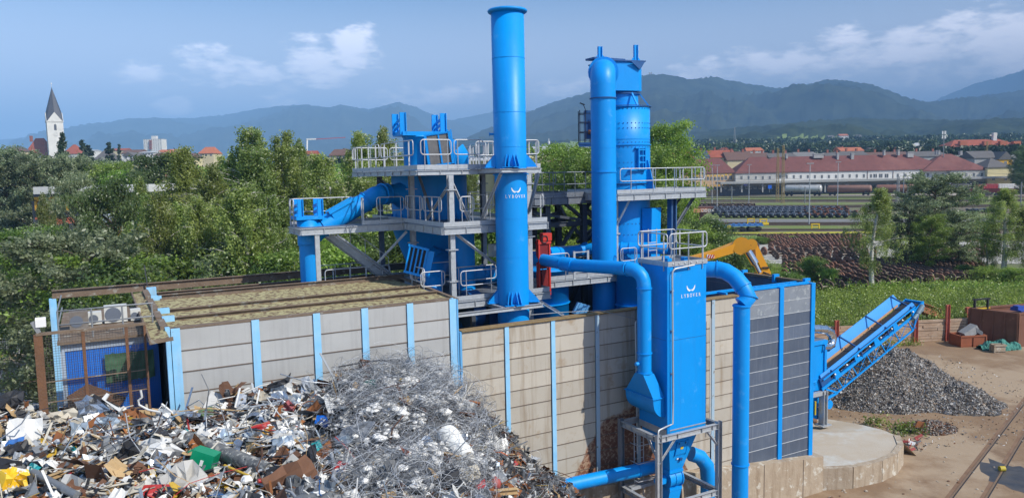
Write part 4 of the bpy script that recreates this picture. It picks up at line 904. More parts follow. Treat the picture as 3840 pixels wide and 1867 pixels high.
# == filter tower (front)
FA, FB, FW, FD = 17.8, 20.78, 1.80, 1.66
zt, zb = 11.62, 5.42
FT = thing('filter_tower', 'tall square bright blue filter housing with white emblem and lettering above a hopper', 'filter', L(FA, FB, 0))
me = MB(); me.pbox(FA, FA+FW, FB, FB+FD, zb, zt); ob = me.build('housing', BLUE, FT)
me = MB()
z = BP(2560, 1270, FB).z; me.pbox(FA-.004, FA+FW+.004, FB-.005, FB, z-.006, z+.006); me.pbox(FA-.005, FA, FB, FB+FD, z-.006, z+.006); me.build('joint', BLUED, FT)
me = MB(); me.pbox(FA-.06, FA+.0, FB-.03, FB+.03, zb, zt-.02); me.pbox(FA+.02, FA+.05, FB-.03, FB, zb, zt-.02); me.build('corner_angle', BLUE, FT)
me = MB()
me.pbox(FA-.03, FA+FW+.03, FB-.03, FB, zt-.02, zt+.15); me.pbox(FA-.03, FA+FW+.03, FB+FD, FB+FD+.03, zt-.02, zt+.15); me.pbox(FA-.03, FA, FB, FB+FD, zt-.02, zt+.15); me.pbox(FA+FW, FA+FW+.03, FB, FB+FD, zt-.02, zt+.15); me.build('toe_board', GALV, FT)
me = MB(); me.pbox(FA, FA+FW, FB, FB+FD, zt+.01, zt+.04); me.build('roof', GALVD, FT)
me = MB()
for k in range(6): me.lathe(L(FA+.2+k*.28, FB-.035, zt+.06), [(0, .02), (.03, .015), (.035, 0)], 10, ax=(UA, Zv, -VA))
for (a_, b_) in ((FA+.5, FB+.6), (FA+1.2, FB+.5), (FA+.9, FB+1.2)): me.pbox(a_-.1, a_+.1, b_-.1, b_+.1, zt+.04, zt+.2, 1)
me.build('fitting', [GALV, BLUE], FT)
me = MB(); Zr = zt+.02
for p, q, n in ((L(FA+.05, FB-.02, Zr), L(FA+FW, FB-.02, Zr), 3), (L(FA-.02, FB+FD, Zr), L(FA-.02, FB+.02, Zr), 2), (L(FA+FW+.02, FB+.0, Zr), L(FA+FW+.02, FB+FD, Zr), 2), (L(FA, FB+FD+.02, Zr), L(FA+FW, FB+FD+.02, Zr), 2)):
    rail_panel(me, p, q, n, 1.12, .58, .024)
me.build('handrail', RAILM, FT)
me = MB()
for a_ in (FA+.55, FA+.95): me.tube([L(a_, FB+FD+.12, 7), L(a_, FB+FD+.12, zt+1.2)], .022, 6)
for k in range(18): me.tube([L(FA+.55, FB+FD+.12, 7.2+k*.3), L(FA+.95, FB+FD+.12, 7.2+k*.3)], .014, 5)
me.build('ladder', RAILM, FT)
me = MB(); e = [BP(2604, 993, FB-.14)]+elbow(BP(2604, 993, FB-.14), BP(2521, 1010, FB-.10), BP(2523, 1600, FB-.10), .22)+[BP(2524, 1500, FB-.10), BP(2523, 1588, FB-.10)]
e += [BP(2500, 1598, FB-.12), BP(2470, 1613, FB-.4), BP(2466, 1640, FB-.42), BP(2466, 1867, FB-.42)]
me.tube(e, .032, 8)
for y in (1090, 1240, 1400): p = BP(2521, y, FB-.06); me.box(p, (.1, .08, .03))
me.build('air_pipe', GALV, FT)
def ffl(u, v): return L(FA+1.06+u, FB-.008, 10.42+v)
emblem(FT, ffl, .098)
# hopper, inspection door, rotary valve
me = MB(); h1 = zb+.02; ha0, ha1 = BP(2515, 1640, FB+.2).dot(UA)-.15, FA+FW-.12
T = [L(FA+.14, FB+.14, h1), L(FA+FW-.14, FB+.14, h1), L(FA+FW-.14, FB+FD-.14, h1), L(FA+.14, FB+FD-.14, h1)]
hz = 3.85; hc_a, hc_b = FA+.72, FB+.68
Bm = [L(hc_a-.3, hc_b-.28, hz), L(hc_a+.3, hc_b-.28, hz), L(hc_a+.3, hc_b+.28, hz), L(hc_a-.3, hc_b+.28, hz)]
me.hexa(Bm+T); me.box(L(FA+FW/2-.04, FB+FD/2, h1-.12), (FW-.18, FD-.2, .3)); me.build('hopper', BLUE, FT)
me = MB(); n_ = (T[1]-T[0]).cross(Bm[0]-T[0]).normalized(); mid = (T[0]+T[1]+Bm[0]+Bm[1])/4+VA*.0; up_ = ((T[0]+T[1])-(Bm[0]+Bm[1])).normalized(); n_ = -n_ if n_.dot(VA) > 0 else n_
mid = mid+up_*.1+UA*.02+n_*.02
me.box(mid, (.5, .03, .52), (UA, n_, up_), 0)
for s_ in (-.26, .26): me.box(mid+UA*s_+n_*.01, (.03, .05, .58), (UA, n_, up_), 0)
for s_ in (-.18, .12): me.box(mid+UA*s_+up_*.2+n_*.03, (.03, .04, .07), (UA, n_, up_), 1)
me.build('inspection_door', [BLUE, BLUED], FT)
me = MB(); me.box(mid+n_*.022, (.13, .01, .1), (UA, n_, up_)); me.build('warning_label', YEL, FT)
me = MB(); me.box(mid-up_*.42-UA*.1+n_*.02, (.08, .01, .05), (UA, n_, up_), 0); me.box(mid-up_*.46+UA*.05+n_*.03, (.12, .06, .1), (UA, n_, up_), 1); me.build('type_plate', [WHITE, BLUED], FT)
me = MB(); v0 = L(hc_a, hc_b, hz-.38); me.tube([v0-UA*.3, v0+UA*.3], .34, 28); me.box(v0+Zv*.33, (.66, .62, .1)); me.box(v0-Zv*.36, (.6, .56, .12)); me.ring(v0-UA*.3, UA, .34, .04, .04, 28); me.ring(v0+UA*.3, UA, .34, .04, .04, 28); me.ring(v0, UA, .34, .025, .04, 28)
me.build('rotary_valve', BLUE, FT)
me = MB(); me.tube([v0-UA*.3, v0-UA*.42], .16, 16); me.tube([v0-UA*.42, v0-UA*.75], .11, 16); me.box(v0-UA*.5-VA*.12, (.2, .16, .18)); me.build('drive_motor', BLUE, FT)
me = MB(); me.hexa([v0+UA*x+VA*y-Zv*1.9 for x, y in ((-.7,-.3),(-.2,-.3),(-.2,.2),(-.7,.2))]+[v0+UA*x+VA*y-Zv*.42 for x, y in ((-.28,-.26),(.28,-.26),(.28,.26),(-.28,.26))]); me.build('chute', BLUE, FT)
# gantry
GT = thing('filter_gantry', 'galvanised steel stand carrying the blue filter housing', 'stand', L(FA-.7, FB-.2, 0))
ga0, ga1, gb0, gb1 = 17.08, 19.95, 20.45, 22.65
gz = 5.6
for a_, b_ in ((ga0, gb0), (ga1, gb0), (ga0, gb1), (ga1, gb1)):
    me = MB(); me.pbox(a_-.09, a_-.075, b_-.09, b_+.09, 0, gz+.08); me.pbox(a_+.075, a_+.09, b_-.09, b_+.09, 0, gz+.08); me.pbox(a_-.075, a_+.075, b_-.008, b_+.008, 0, gz+.08); me.build('leg', GALV if b_ == gb0 else GALVD, GT)
for (p, q) in ((L(ga0, gb0, gz-.1), L(ga1, gb0, gz-.1)), (L(ga0, gb0, gz-.1), L(ga0, gb1, gz-.1)), (L(ga1, gb0, gz-.1), L(ga1, gb1, gz-.1)), (L(ga0, gb1, gz-.1), L(ga1, gb1, gz-.1)),
               (L(ga0, gb0, 2.95), L(ga1, gb0, 2.95)), (L(ga0, gb0, 2.95), L(ga0, gb1, 2.95)), (L(ga1, gb0, 2.95), L(ga1, gb1, 2.95)), (L(ga0, gb1, 2.95), L(ga1, gb1, 2.95))):
    me = MB(); me.ibeam(p, q, .14, .2, .015); d = (q-p).normalized()
    for k in (.12, .3, .7, .88): me.box(p.lerp(q, k), (.12, .014, .17), (d.cross(Zv), d, Zv))
    me.build('beam', GALV, GT)
me = MB(); me.pbox(FA-.02, FA+FW+.02, FB-.02, FB+.12, gz-.02, gz+.04-.24+.22); me.pbox(FA-.02, FA+.1, FB, FB+FD, gz-.24, gz); me.build('cross_plate', GALV, GT)
for p, q in ((L(ga0, gb0, gz-1.0), L(ga0+.75, gb0, gz-.2)), (L(ga1, gb0, gz-.9), L(ga1-.6, gb0, gz-.2)), (L(ga0, gb0+.1, gz-.8), L(ga0, gb0+.6, gz-.2)), (L(ga1, gb0, 2.9), L(ga1-1.3, gb0, 1.2)), (L(ga0, gb0, 1.0), L(ga0+1.2, gb0, 2.8))): brace(GT, p, q, .1, .1)
me = MB();
for s_ in (0, .45): me.tube([L(ga0+.55+s_, gb1-.1, 2.0), L(ga0+.55+s_, gb1-.1, 5.2)], .022, 6)
for k in range(10): me.tube([L(ga0+.55, gb1-.1, 2.2+k*.3), L(ga0+1.0, gb1-.1, 2.2+k*.3)], .014, 5)
for k in range(3): me.tube([L(ga0+.35, gb1-.1, 4.7-k*.7), L(ga0+.35, gb1-.6, 4.7-k*.7), L(ga0+1.2, gb1-.6, 4.7-k*.7), L(ga0+1.2, gb1-.1, 4.7-k*.7)], .016, 5)
me.build('ladder', RAILM, GT)
me = MB(); me.pbox(ga0+.1, ga0+1.5, gb1-.5, gb1-.3, 2.98, 3.1); me.build('service_beam', GALV, GT)
# pipe from the tower, over the wall, down to the hood at the filter's left face
pr = .252
OV = thing('overhead_pipe', 'blue pipe crossing over the cream wall and dropping to the hood at the filter', 'pipe', YP(2420, 1100, 27.2))
w0 = YP(1990, 966, 31.4); w1 = YP(2110, 988, 30.0); w2 = YP(2150, 994, 29.6); w3 = YP(2355, 1007, 27.4)
vtop = YP(2413, 1060, 27.2); a_, b_, _ = ab(YP(2416, 1200, 27.0)); vb = L(a_, b_, 0)
wc = Vector((vb.x, vb.y, w3.z-.05))
me = MB(); me.tube([w0, w1], pr*.97, 28); me.build('pipe_run', BLUE, OV)
me = MB(); me.tube([w1, w2], pr*1.1, 28); me.build('sleeve', BLUE, OV)
me = MB(); me.tube([w2, w3], pr, 28); me.build('pipe_run', BLUE, OV)
vd0 = Vector((vb.x, vb.y, wc.z-.62))
el = elbow(w3, wc, vd0, .62, 5)
me = MB(); me.tube([w3]+el+[vd0], pr, 28); me.build('bend', BLUE, OV)
vend = Vector((vb.x, vb.y, YP(2416, 1398, 26.9).z))
me = MB(); me.tube([vd0, vend], pr, 28); me.build('drop', BLUE, OV)
for c_, d_ in ((w0, w1-w0), (w0+(w1-w0)*.08, w1-w0), (w1, w2-w1), (w2, w2-w1), (w3, w3-w2), (vd0, Zv), (vend, Zv), (Vector((vb.x, vb.y, YP(2416, 1325, 26.9).z)), Zv)): flange(OV, c_, d_, pr, .035, .03)
me = MB(); me.tube([w0, w0-(w1-w0).normalized()*.12+VA*.1, w0+VA*.6-UA*.1-Zv*.05, w0+VA*1.2], [pr, pr*.98, pr*.9, pr*.9], 24); me.build('tail_bend', BLUE, OV)
me = MB(); q = Vector((vb.x, vb.y, YP(2416, 1362, 26.9).z))-UA*.28; me.cyl(q, q-UA*.12, .07, 12); me.build('nozzle', BLUE, OV)
# hood
HD = thing('inlet_hood', 'blue trapezoid inlet hood with rounded belly on the filter housing side', 'hood', Vector((vb.x, vb.y, 6.8)))
hA0, hB0, hB1, hz0 = 17.28, 20.98, 22.6, 6.80
lip = [L(hA0, hB0, hz0), L(FA, hB0, hz0), L(FA, hB1, hz0), L(hA0, hB1, hz0)]
tq = .24; tz = vend.z-.03; top4 = [Vector((vb.x, vb.y, tz))+UA*x+VA*y for x, y in ((-tq, -tq), (tq, -tq), (tq, tq), (-tq, tq))]
me = MB(); me.hexa(lip+top4); me.build('funnel', BLUE, HD)
me = MB(); me.slab([L(hA0-.05, hB0-.05, hz0), L(FA, hB0-.05, hz0), L(FA, hB1+.05, hz0), L(hA0-.05, hB1+.05, hz0)], .03, n=Zv); me.build('lip', BLUE, HD)
me = MB(); pr_ = [(hA0, hz0)]
for k in range(9): t_ = R(90*k/8); pr_.append((hA0+.52-.52*math.cos(t_), hz0-.12-.62*math.sin(t_)))
pr_ += [(FA+.02, hz0-.74), (FA+.02, hz0)]
n = len(pr_); me.add([L(a_, hB0, z_) for a_, z_ in pr_]+[L(a_, hB1, z_) for a_, z_ in pr_], [tuple(range(n)), tuple(range(2*n-1, n-1, -1))]+[(i, i+n, (i+1) % n+n, (i+1) % n) for i in range(n)]); me.build('belly', BLUE, HD)
# big outlet pipe on the right
BP_ = thing('outlet_pipe', 'thick blue outlet pipe leaving the filter top and dropping in front of the slate wall', 'pipe', YP(2777, 1500, 27.3))
R6 = .30
u0 = L(FA+FW-.02, FB+1.0, 11.27);
u1 = YP(2700, 1015, 28.2); u2 = YP(2775, 1052, 27.6); u3 = YP(2808, 1105, 27.4); vx = YP(2778, 1500, 27.3); u4 = Vector((vx.x, vx.y, YP(2815, 1145, 27.3).z));
u1 = YP(2692, 1012, 28.3)
path = [u0, u1]+elbow(u1, u1.lerp(u2, .6)+Zv*.02, u2, .5, 3)+[u2, u3, Vector((vx.x, vx.y, u3.z-.25))]
p1_ = YP(2690, 1010, 28.2)
ptx = Vector((vx.x, vx.y, YP(2813, 1140, 27.3).z))
P = [u0, p1_, YP(2722, 1018, 28.0), YP(2756, 1040, 27.75), YP(2787, 1078, 27.5), YP(2808, 1115, 27.35), ptx]
me = MB(); me.tube([P[0], P[1]], R6, 32); me.build('stub', BLUE, BP_)
me = MB(); me.tube(P[1:5], R6*1.03, 32); me.build('bend', BLUE, BP_)
me = MB(); me.tube([P[4], P[5], ptx], R6*1.02, 32); me.build('bend', BLUE, BP_)
me = MB(); me.tube([ptx, Vector((vx.x, vx.y, 0))], R6, 32); me.build('drop', BLUE, BP_)
flange(BP_, P[1], P[1]-P[0], R6, .04, .04, 20); flange(BP_, P[4], P[5]-P[3], R6, .035, .04); flange(BP_, P[5], ptx-P[4], R6, .035, .04); flange(BP_, ptx-Zv*.05, Zv, R6, .035, .04); flange(BP_, Vector((vx.x, vx.y, YP(2778, 1738, 27.3).z)), Zv, R6, .035, .035)
# upper cross pipe behind the duct
XP = thing('transfer_pipe', 'bright blue pipe passing behind the tall duct towards the right', 'pipe', YP(2300, 940, 33))
q = [YP(2050, 950, 33.0), YP(2115, 948, 34.6), YP(2195, 935, 35.2)]
me = MB(); me.tube(q, .27, 28); me.build('pipe_run', BLUE, XP); flange(XP, q[1], q[2]-q[1], .27, .03, .04); flange(XP, q[0].lerp(q[1], .5), q[1]-q[0], .27, .03, .04); flange(XP, q[2], q[2]-q[1], .27, .07, .08)
q2 = [YP(2195, 935, 35.2), YP(2230, 932, 34.9), YP(2260, 932, 34.9), YP(2470, 930, 34.0), YP(2500, 932, 34.0)]
me = MB(); me.tube(q2, .27, 28); me.build('pipe_run', BLUE, XP)
for t_ in (.35, .5, .72): flange(XP, q2[2].lerp(q2[3], t_), q2[3]-q2[2], .27, .035, .04)
# low pipe by the scrap heap
LP_ = thing('low_pipe', 'blue pipe running low along the wall foot from the scrap heap to the stand', 'pipe', L(15, 22, 3.4))
q0 = BP(2110, 1822, 22.3); q1 = BP(2470, 1745, 22.3)
me = MB(); me.tube([q0-(q1-q0)*.08, q1], .255, 28); me.build('shell', BLUE, LP_); flange(LP_, q0.lerp(q1, .76), q1-q0, .255, .03, .03)
RB = thing('return_bend', 'blue bent return pipe beside the rotary valve under the filter', 'pipe', BP(2630, 1750, 22.4))
q = [BP(2592, 1700, 22.5), BP(2625, 1712, 22.4), BP(2650, 1745, 22.3), BP(2655, 1790, 22.3), BP(2655, 2000, 22.3)]
me = MB(); me.tube(q, .30, 24); me.build('shell', BLUE, RB)
# == sorting box, pipe elbow, conveyor
zpd = 1.0
HB = thing('discharge_housing', 'blue discharge housing with steel stand standing behind the slate hall corner', 'machine', L(33, 27.5, zpd))
kr = lambda x, y: (2900+x/2.087, 1050+y/2.087)
hb_ = 27.4
r_ = BP(*kr(408, 470), hb_); rb_ = BP(*kr(400, 850), hb_); aR = rb_.dot(UA)
me = MB(); me.pbox(29.2, aR, hb_, hb_+2.4, rb_.z, r_.z); me.build('casing', BLUE, HB)
me = MB(); me.pbox(29.1, aR+.1, hb_-.08, hb_+2.5, r_.z-.18, r_.z+.02); me.pbox(aR-.12, aR+.05, hb_-.08, hb_, rb_.z, r_.z-.18); me.pbox(aR+0, aR+.08, hb_, hb_+2.4, rb_.z, rb_.z+.12); me.build('frame', BLUE, HB)
me = MB(); me.pbox(29.2, aR, hb_+.1, hb_+2.3, r_.z+.02, r_.z+.06); me.build('top_grating', GALVD, HB)
p = BP(*kr(325, 795), hb_-.1); me = MB(); me.tube([p, p+VA*.2-UA*.1], .1, 12); me.tube([p-UA*.35, p+UA*.05], .055, 10); me.box(p+VA*.08+UA*.1, (.3, .05, .35)); me.build('shaft_bearing', [BLUE], HB)
me = MB(); cc = BP(*kr(388, 1108), hb_-.2); a_, b_, _ = ab(cc)
for s_ in (-.13, .13): me.pbox(a_+s_-.02, a_+s_+.02, b_-.18, b_+.18, zpd, rb_.z)
me.pbox(a_-.13, a_+.13, b_-.015, b_+.015, zpd, rb_.z); me.pbox(a_-.36, a_+.36, b_-.3, b_+.3, zpd, zpd+.05); me.pbox(29.2, a_+.2, b_-.1, b_+.1, rb_.z-.22, rb_.z); me.build('leg', GALV, HB)
me = MB(); me.pbox(32.2, aR+.5, hb_+.2, hb_+1.9, zpd+.9, rb_.z-.3); me.pbox(32.4, aR-.3, hb_+.1, hb_+1.2, zpd+.25, zpd+.9); me.tube([L(aR+.35, hb_-.1, zpd+1.0), L(aR+.35, hb_+.2, zpd+1.0)], .25, 18); me.build('drive_box', BLUE, HB)
for (x, y) in ((325, 1105), (308, 1100)):
    p = BP(*kr(x, y), hb_-.1); me = MB(); me.tube([p+Vector((0,0,.02))-UA*.08, p+UA*.08+Vector((0,0,.02))], .12, 14); me.build('castor', RUSTB, HB)
me = MB(); p = BP(*kr(328, 990), hb_); me.tube([p+Zv*.3, p-Zv*.45], .05, 8); me.build('cylinder_rod', YEL, HB)
EL_ = thing('steel_elbow', 'shiny round steel pipe elbow on top of the blue discharge housing', 'pipe', BP(*kr(440, 450), hb_))
q = [BP(*kr(300, 385), hb_+.3), BP(*kr(350, 383), hb_+.3), BP(*kr(408, 388), hb_+.3), BP(*kr(448, 412), hb_+.3), BP(*kr(464, 455), hb_+.3), BP(*kr(452, 503), hb_+.25), BP(*kr(420, 525), hb_+.2), BP(*kr(372, 525), hb_+.1)]
me = MB(); me.tube(q, .235, 24); me.build('shell', CHROME, EL_)
for k in (1, 2, 3, 4, 5, 6): flange(EL_, q[k], q[k+1]-q[k-1], .235, .012, .02, m=CHROME)
flange(EL_, q[-1], q[-1]-q[-2], .235, .05, .05)
# conveyor
CV = thing('belt_conveyor', 'inclined blue belt conveyor with lattice frame rising over the shredded pile', 'conveyor', BP(*kr(465, 900), 27.2))
bn, bfar = 27.2, 28.25
N0 = BP(*kr(405, 838), bn); N1 = BP(*kr(1120, 262), bn)          # near top chord
g0 = (N1-N0); cd_ = g0.normalized(); cn = cd_.cross(VA); cn = cn if cn.z > 0 else -cn; Lc = g0.length
def cp(t, n_, b_): return N0+cd_*(t*Lc)+cn*n_+VA*b_
wdt = 1.05
me = MB()
for b_ in (0, wdt):
    me.bar(cp(-.03, 0, b_), cp(1.05, 0, b_), .06, .16, up=cn)
    me.bar(cp(.09, -.80, b_), cp(.93, -.78, b_), .07, .08, up=cn); me.bar(cp(.93, -.78, b_), cp(1.0, -.05, b_), .06, .06, up=cn); me.bar(cp(.09, -.80, b_), cp(.0, -.1, b_), .08, .1, up=cn); me.bar(cp(.09, -.8, b_), cp(-.05, -.62, b_), .08, .14, up=cn)
    for k in range(6): t_ = .12+k*.155; me.bar(cp(t_+.03, -.8, b_), cp(t_, 0, b_), .05, .05, up=cn); me.bar(cp(t_+.03, -.8, b_), cp(t_+.155, -.02, b_), .018, .03, up=cn)
for k in range(7): t_ = .12+k*.14; me.bar(cp(t_, -.8, 0), cp(t_, -.8, wdt), .04, .04); me.bar(cp(t_, -.8, 0), cp(t_+.1, -.8, wdt), .015, .03)
me.build('lattice_frame', BLUE, CV)
me = MB(); me.box(cp(.5, .40, wdt*.5), (.05+wdt*.0+Lc*1.03, wdt*.72, .03), (cd_, VA, cn)); me.box(cp(.5, .1, wdt*.5), (Lc*1.03, wdt*.72, .02), (cd_, VA, cn)); me.build('belt', BLACK, CV)
me = MB()
t0_, t1_ = .0, 1.02
me.add([], [])
for b_, h_ in ((wdt*.98, .62), (wdt*.12, .28)):
    me.slab([cp(t0_, .46, b_), cp(t1_, .46, b_), cp(t1_-.02, .46+h_, b_+.22*(1 if b_ > .5 else 0)), cp(t0_, .46+h_, b_+.22*(1 if b_ > .5 else 0))], .03, n=VA)
me.build('side_board', mat('light_blue_board', (.06, .33, .80), .35, c2=(.09, .36, .78), sc=2, c3=(.3, .45, .6), sc3=12, thr3=(.66, .7)), CV)
me = MB(); me.slab([cp(t0_, .42, wdt*.93), cp(t1_-.04, .42, wdt*.93), cp(t1_-.04, .54, wdt*.93), cp(t0_, .54, wdt*.93)], .02, n=VA); me.build('wear_strip', mat('tan_strip', (.62, .36, .2), .7), CV)
me = MB()
for k in range(4):
    t_ = .10+k*.29; me.bar(cp(t_, 1.1, wdt*1.2), cp(t_, .5, -.02), .06, .08, up=cn); me.bar(cp(t_, .5, -.02), cp(t_, 0, 0), .07, .06, up=cd_)
    me.bar(cp(t_+.01, 1.1, wdt*1.2), cp(t_+.01, 0, wdt), .06, .06, up=cd_)
me.build('cross_frame', BLUED, CV)
me = MB()
for k in range(5):
    t_ = .14+k*.21
    me.slab([cp(t_-.035, .08, -.03), cp(t_-.035, .42, -.03), cp(t_-.015, .5, -.03), cp(t_+.005, .42, -.03), cp(t_+.02, .08, -.03), cp(t_+.0, .08, -.03), cp(t_-.01, .4, -.03), cp(t_-.022, .4, -.03), cp(t_-.022, .08, -.03)][:5], .05, n=VA)
me.bar(cp(0, .47, -.03), cp(1.0, .47, -.03), .06, .07, up=cn); me.build('trestle', BLUE, CV)
me = MB()
for k in range(16):
    t_ = .04+k*.061
    me.tube([cp(t_, .32, .08), cp(t_, .32, wdt-.1)], .05, 8);
    if k % 2: me.tube([cp(t_, .2, .05), cp(t_, .36, -.12)], .05, 8)
me.build('idlers', GREY, CV)
me = MB(); me.tube([cp(1.03, .25, .1), cp(1.03, .25, wdt-.1)], .24, 18); me.build('head_pulley', BLACK, CV)
me = MB(); me.slab([cp(.93, -.1, -.06), cp(1.08, .1, -.06), cp(1.09, .45, -.06), cp(.96, .35, -.06)], .05, n=VA); me.slab([cp(.93, -.1, wdt), cp(1.08, .1, wdt), cp(1.09, .45, wdt), cp(.96, .35, wdt)], .05, n=VA); me.bar(cp(1.08, .3, -.06), cp(1.08, .3, wdt), .08, .3, up=cn); me.build('head_frame', BLUE, CV)
me = MB(); me.tube([cp(.98, .1, -.2), cp(1.05, .35, -.2)], .14, 14); me.tube([cp(.93, .0, -.2), cp(.98, .1, -.2)], .11, 14); me.box(cp(1.03, .2, -.15), (.3, .2, .3), (cd_, VA, cn)); me.build('gear_motor', mat('motor_grey', (.16, .24, .30), .5), CV)
me = MB(); me.box(cp(.03, .2, wdt/2), (.8, wdt*.9, .7), (cd_, VA, cn)); me.build('tail_box', BLUED, CV)
# == materials for far things
XV, YV = Vector((1,0,0)), Vector((0,1,0)); WAX = (XV, YV, Zv)
def fm(n, c, c2=None, r=.8): return mat(n, c, r, c2=c2, sc=.35, amt=.6)
W_WHITE = fm('rendered_white', (.72, .70, .66)); W_CREAM = fm('rendered_cream', (.66, .56, .34)); W_BEIGE = fm('rendered_orange_beige', (.62, .40, .22)); W_YEL = fm('rendered_yellow', (.78, .42, .03)); W_GREY = fm('rendered_grey', (.40, .39, .38)); W_PINK = fm('rendered_pink', (.58, .27, .17)); W_PALEY = fm('rendered_pale_yellow', (.70, .60, .33))
R_MAR = mat('maroon_roof_tiles', (.17, .058, .05), .85, c2=(.12, .042, .038), sc=.3, amt=.9, c3=(.21, .085, .07), sc3=.06, thr3=(.5, .66), streak=((.10, .04, .04), .6), str_sc=(.8, .8, .1)); R_RED = mat('red_roof_tiles', (.33, .085, .045), .85, c2=(.24, .06, .035), sc=.4, amt=.8); R_ORG = mat('orange_roof_tiles', (.45, .15, .07), .85, c2=(.35, .10, .05), sc=.4, amt=.8); R_GREY = mat('grey_roof_tiles', (.13, .12, .115), .85, c2=(.09, .085, .085), sc=.4); R_BROWN = mat('brown_roof_tiles', (.15, .085, .065), .85, c2=(.11, .06, .05), sc=.4); R_PALE = mat('pale_sheet_roof', (.5, .5, .5), .5)
R_SLATE = mat('dark_slate', (.045, .047, .06), .5, c2=(.07, .07, .085), sc=.5)
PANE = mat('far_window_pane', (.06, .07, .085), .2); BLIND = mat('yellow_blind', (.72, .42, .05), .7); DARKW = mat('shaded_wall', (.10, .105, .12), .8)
def gable(parent, x0, x1, y0, y1, ze, zr, m, hip=0, along='x', over=.4, name='roof', th=.25):
    me = MB(); x0 -= over; x1 += over; y0 -= over; y1 += over
    if along == 'x':
        ym = (y0+y1)/2; hx = min(hip, (x1-x0)/2-.01); r0, r1 = Vector((x0+hx, ym, zr)), Vector((x1-hx, ym, zr))
        P = [Vector((x0, y0, ze)), Vector((x1, y0, ze)), Vector((x1, y1, ze)), Vector((x0, y1, ze)), r0, r1]
        fs = [(0, 1, 5, 4), (2, 3, 4, 5), (1, 2, 5), (3, 0, 4)]
    else:
        xm = (x0+x1)/2; hy = min(hip, (y1-y0)/2-.01); r0, r1 = Vector((xm, y0+hy, zr)), Vector((xm, y1-hy, zr))
        P = [Vector((x0, y0, ze)), Vector((x1, y0, ze)), Vector((x1, y1, ze)), Vector((x0, y1, ze)), r0, r1]
        fs = [(3, 0, 4, 5), (1, 2, 5, 4), (0, 1, 4), (2, 3, 5)]
    Q = [p-Zv*th for p in P[:4]]
    me.add(P+Q, fs+[(0, 6, 7, 1), (1, 7, 8, 2), (2, 8, 9, 3), (3, 9, 6, 0), (6, 9, 8, 7)])
    return me.build(name, m, parent)
def fwin(parent, x, z, w_, h_, y, m=None, frame=W_WHITE, blind=False):
    me = MB(); me.box((x, y-.03, z), (w_, .08, h_), WAX, 0); me.box((x, y-.085, z), (w_*.08, .06, h_*.88), WAX, 0); o = me.build('window', frame, parent)
    me = MB(); me.box((x, y-.06, z), (w_*.84, .08, h_*.88), WAX); me.build('pane', m or PANE, o)
    if blind: me = MB(); me.box((x, y-.10, z+h_*.3), (w_*.84, .04, h_*.32), WAX); me.build('blind', BLIND, o)
    return o
def house(label, x0, x1, yb, ye, yr, Y, dep, wm, rm, hip=0, along='x', rows=1, cols=3, chim=(), name='house', cat='house', zb=None, group='houses of the town behind', wsz=None, blind=False, over=.4):
    """a building whose front wall shows between photo columns x0..x1, eaves at row ye and ridge at row yr"""
    p = YP(x0, ye, Y); q = YP(x1, ye, Y); xm = (x0+x1)/2; ze = YP(xm, ye, Y).z; zr = YP(xm, yr, Y+(dep/2 if along == 'x' else 0)).z
    z0 = zb if zb is not None else min(railz(Y)-.5, YP(xm, yb, Y).z); X0, X1 = p.x, q.x
    t = thing(name, label, cat, Vector(((X0+X1)/2, Y, z0)), group)
    me = MB(); me.box(((X0+X1)/2, Y+dep/2, (z0+ze)/2), (X1-X0, dep, ze-z0), WAX)
    if not hip and zr > ze+.3:
        if along == 'x':
            for X in (X0+.02, X1-.02): me.add([(X, Y, ze-.05), (X, Y+dep, ze-.05), (X, Y+dep/2, zr-.3)], [(0, 1, 2)])
        else:
            for yy in (Y+.0, Y+dep): me.add([(X0, yy, ze-.05), (X1, yy, ze-.05), ((X0+X1)/2, yy, zr-.3)], [(0, 1, 2)])
    me.build('wall', wm, t)
    if zr > ze+.3: gable(t, X0, X1, Y, Y+dep, ze, zr, rm, hip, along, over)
    else:
        me = MB(); me.box(((X0+X1)/2, Y+dep/2, ze+.15), (X1-X0+.5, dep+.5, .3), WAX); me.build('roof', rm, t)
    zv = max(z0, YP(xm, yb, Y).z); hh = (ze-zv)/max(1, rows)
    for r in range(rows):
        for c in range(cols):
            x = X0+(X1-X0)*(c+.5)/cols; ww, wh = wsz or (min(1.3, (X1-X0)/cols*.5), min(1.7, hh*.55)); fwin(t, x, zv+hh*(r+.55), ww, wh, Y, blind=blind)
    for f_, hgt in chim:
        x = X0+(X1-X0)*f_; me = MB(); zc = zr-.2; me.box((x, Y+dep*.5, zc+hgt/2-.4), (.9, .9, hgt+.8), WAX); me.box((x, Y+dep*.5, zc+hgt+.05), (1.1, 1.1, .12), WAX); me.build('chimney', RED_CH, t)
    return t
RED_CH = mat('chimney_brick', (.35, .13, .09), .9)
# == rail yard ground: strips, tracks
def strip(x0, y00, y01, x1, y10, y11, m, label, name, dz=.02, kind='structure', n=14):
    """a ground strip between two photo rows at two columns, laid on the rail yard's ground"""
    me = MB(); vs = []
    for k in range(n+1):
        t = k/n; x = x0+(x1-x0)*t
        for yy in (y00+(y10-y00)*t, y01+(y11-y01)*t): p = GP(x, yy); vs.append((p.x, p.y, p.z+dz))
    me.add(vs, [(2*i, 2*i+1, 2*i+3, 2*i+2)[::-1] for i in range(n)]); o = me.build(name, m); tag(o, label, kind=kind); return o
BALL = mat('brown_ballast', (.155, .12, .085), .95, c2=(.11, .085, .06), sc=1.5, amt=.9, c3=(.13, .15, .05), sc3=.15, thr3=(.5, .6), bump=.4, bsc=6)
GRN = mat('yard_grass', (.12, .17, .03), .95, c2=(.17, .19, .045), sc=.3, amt=.9, bump=.4, bsc=5, c3=(.19, .17, .09), sc3=.12, thr3=(.55, .62))
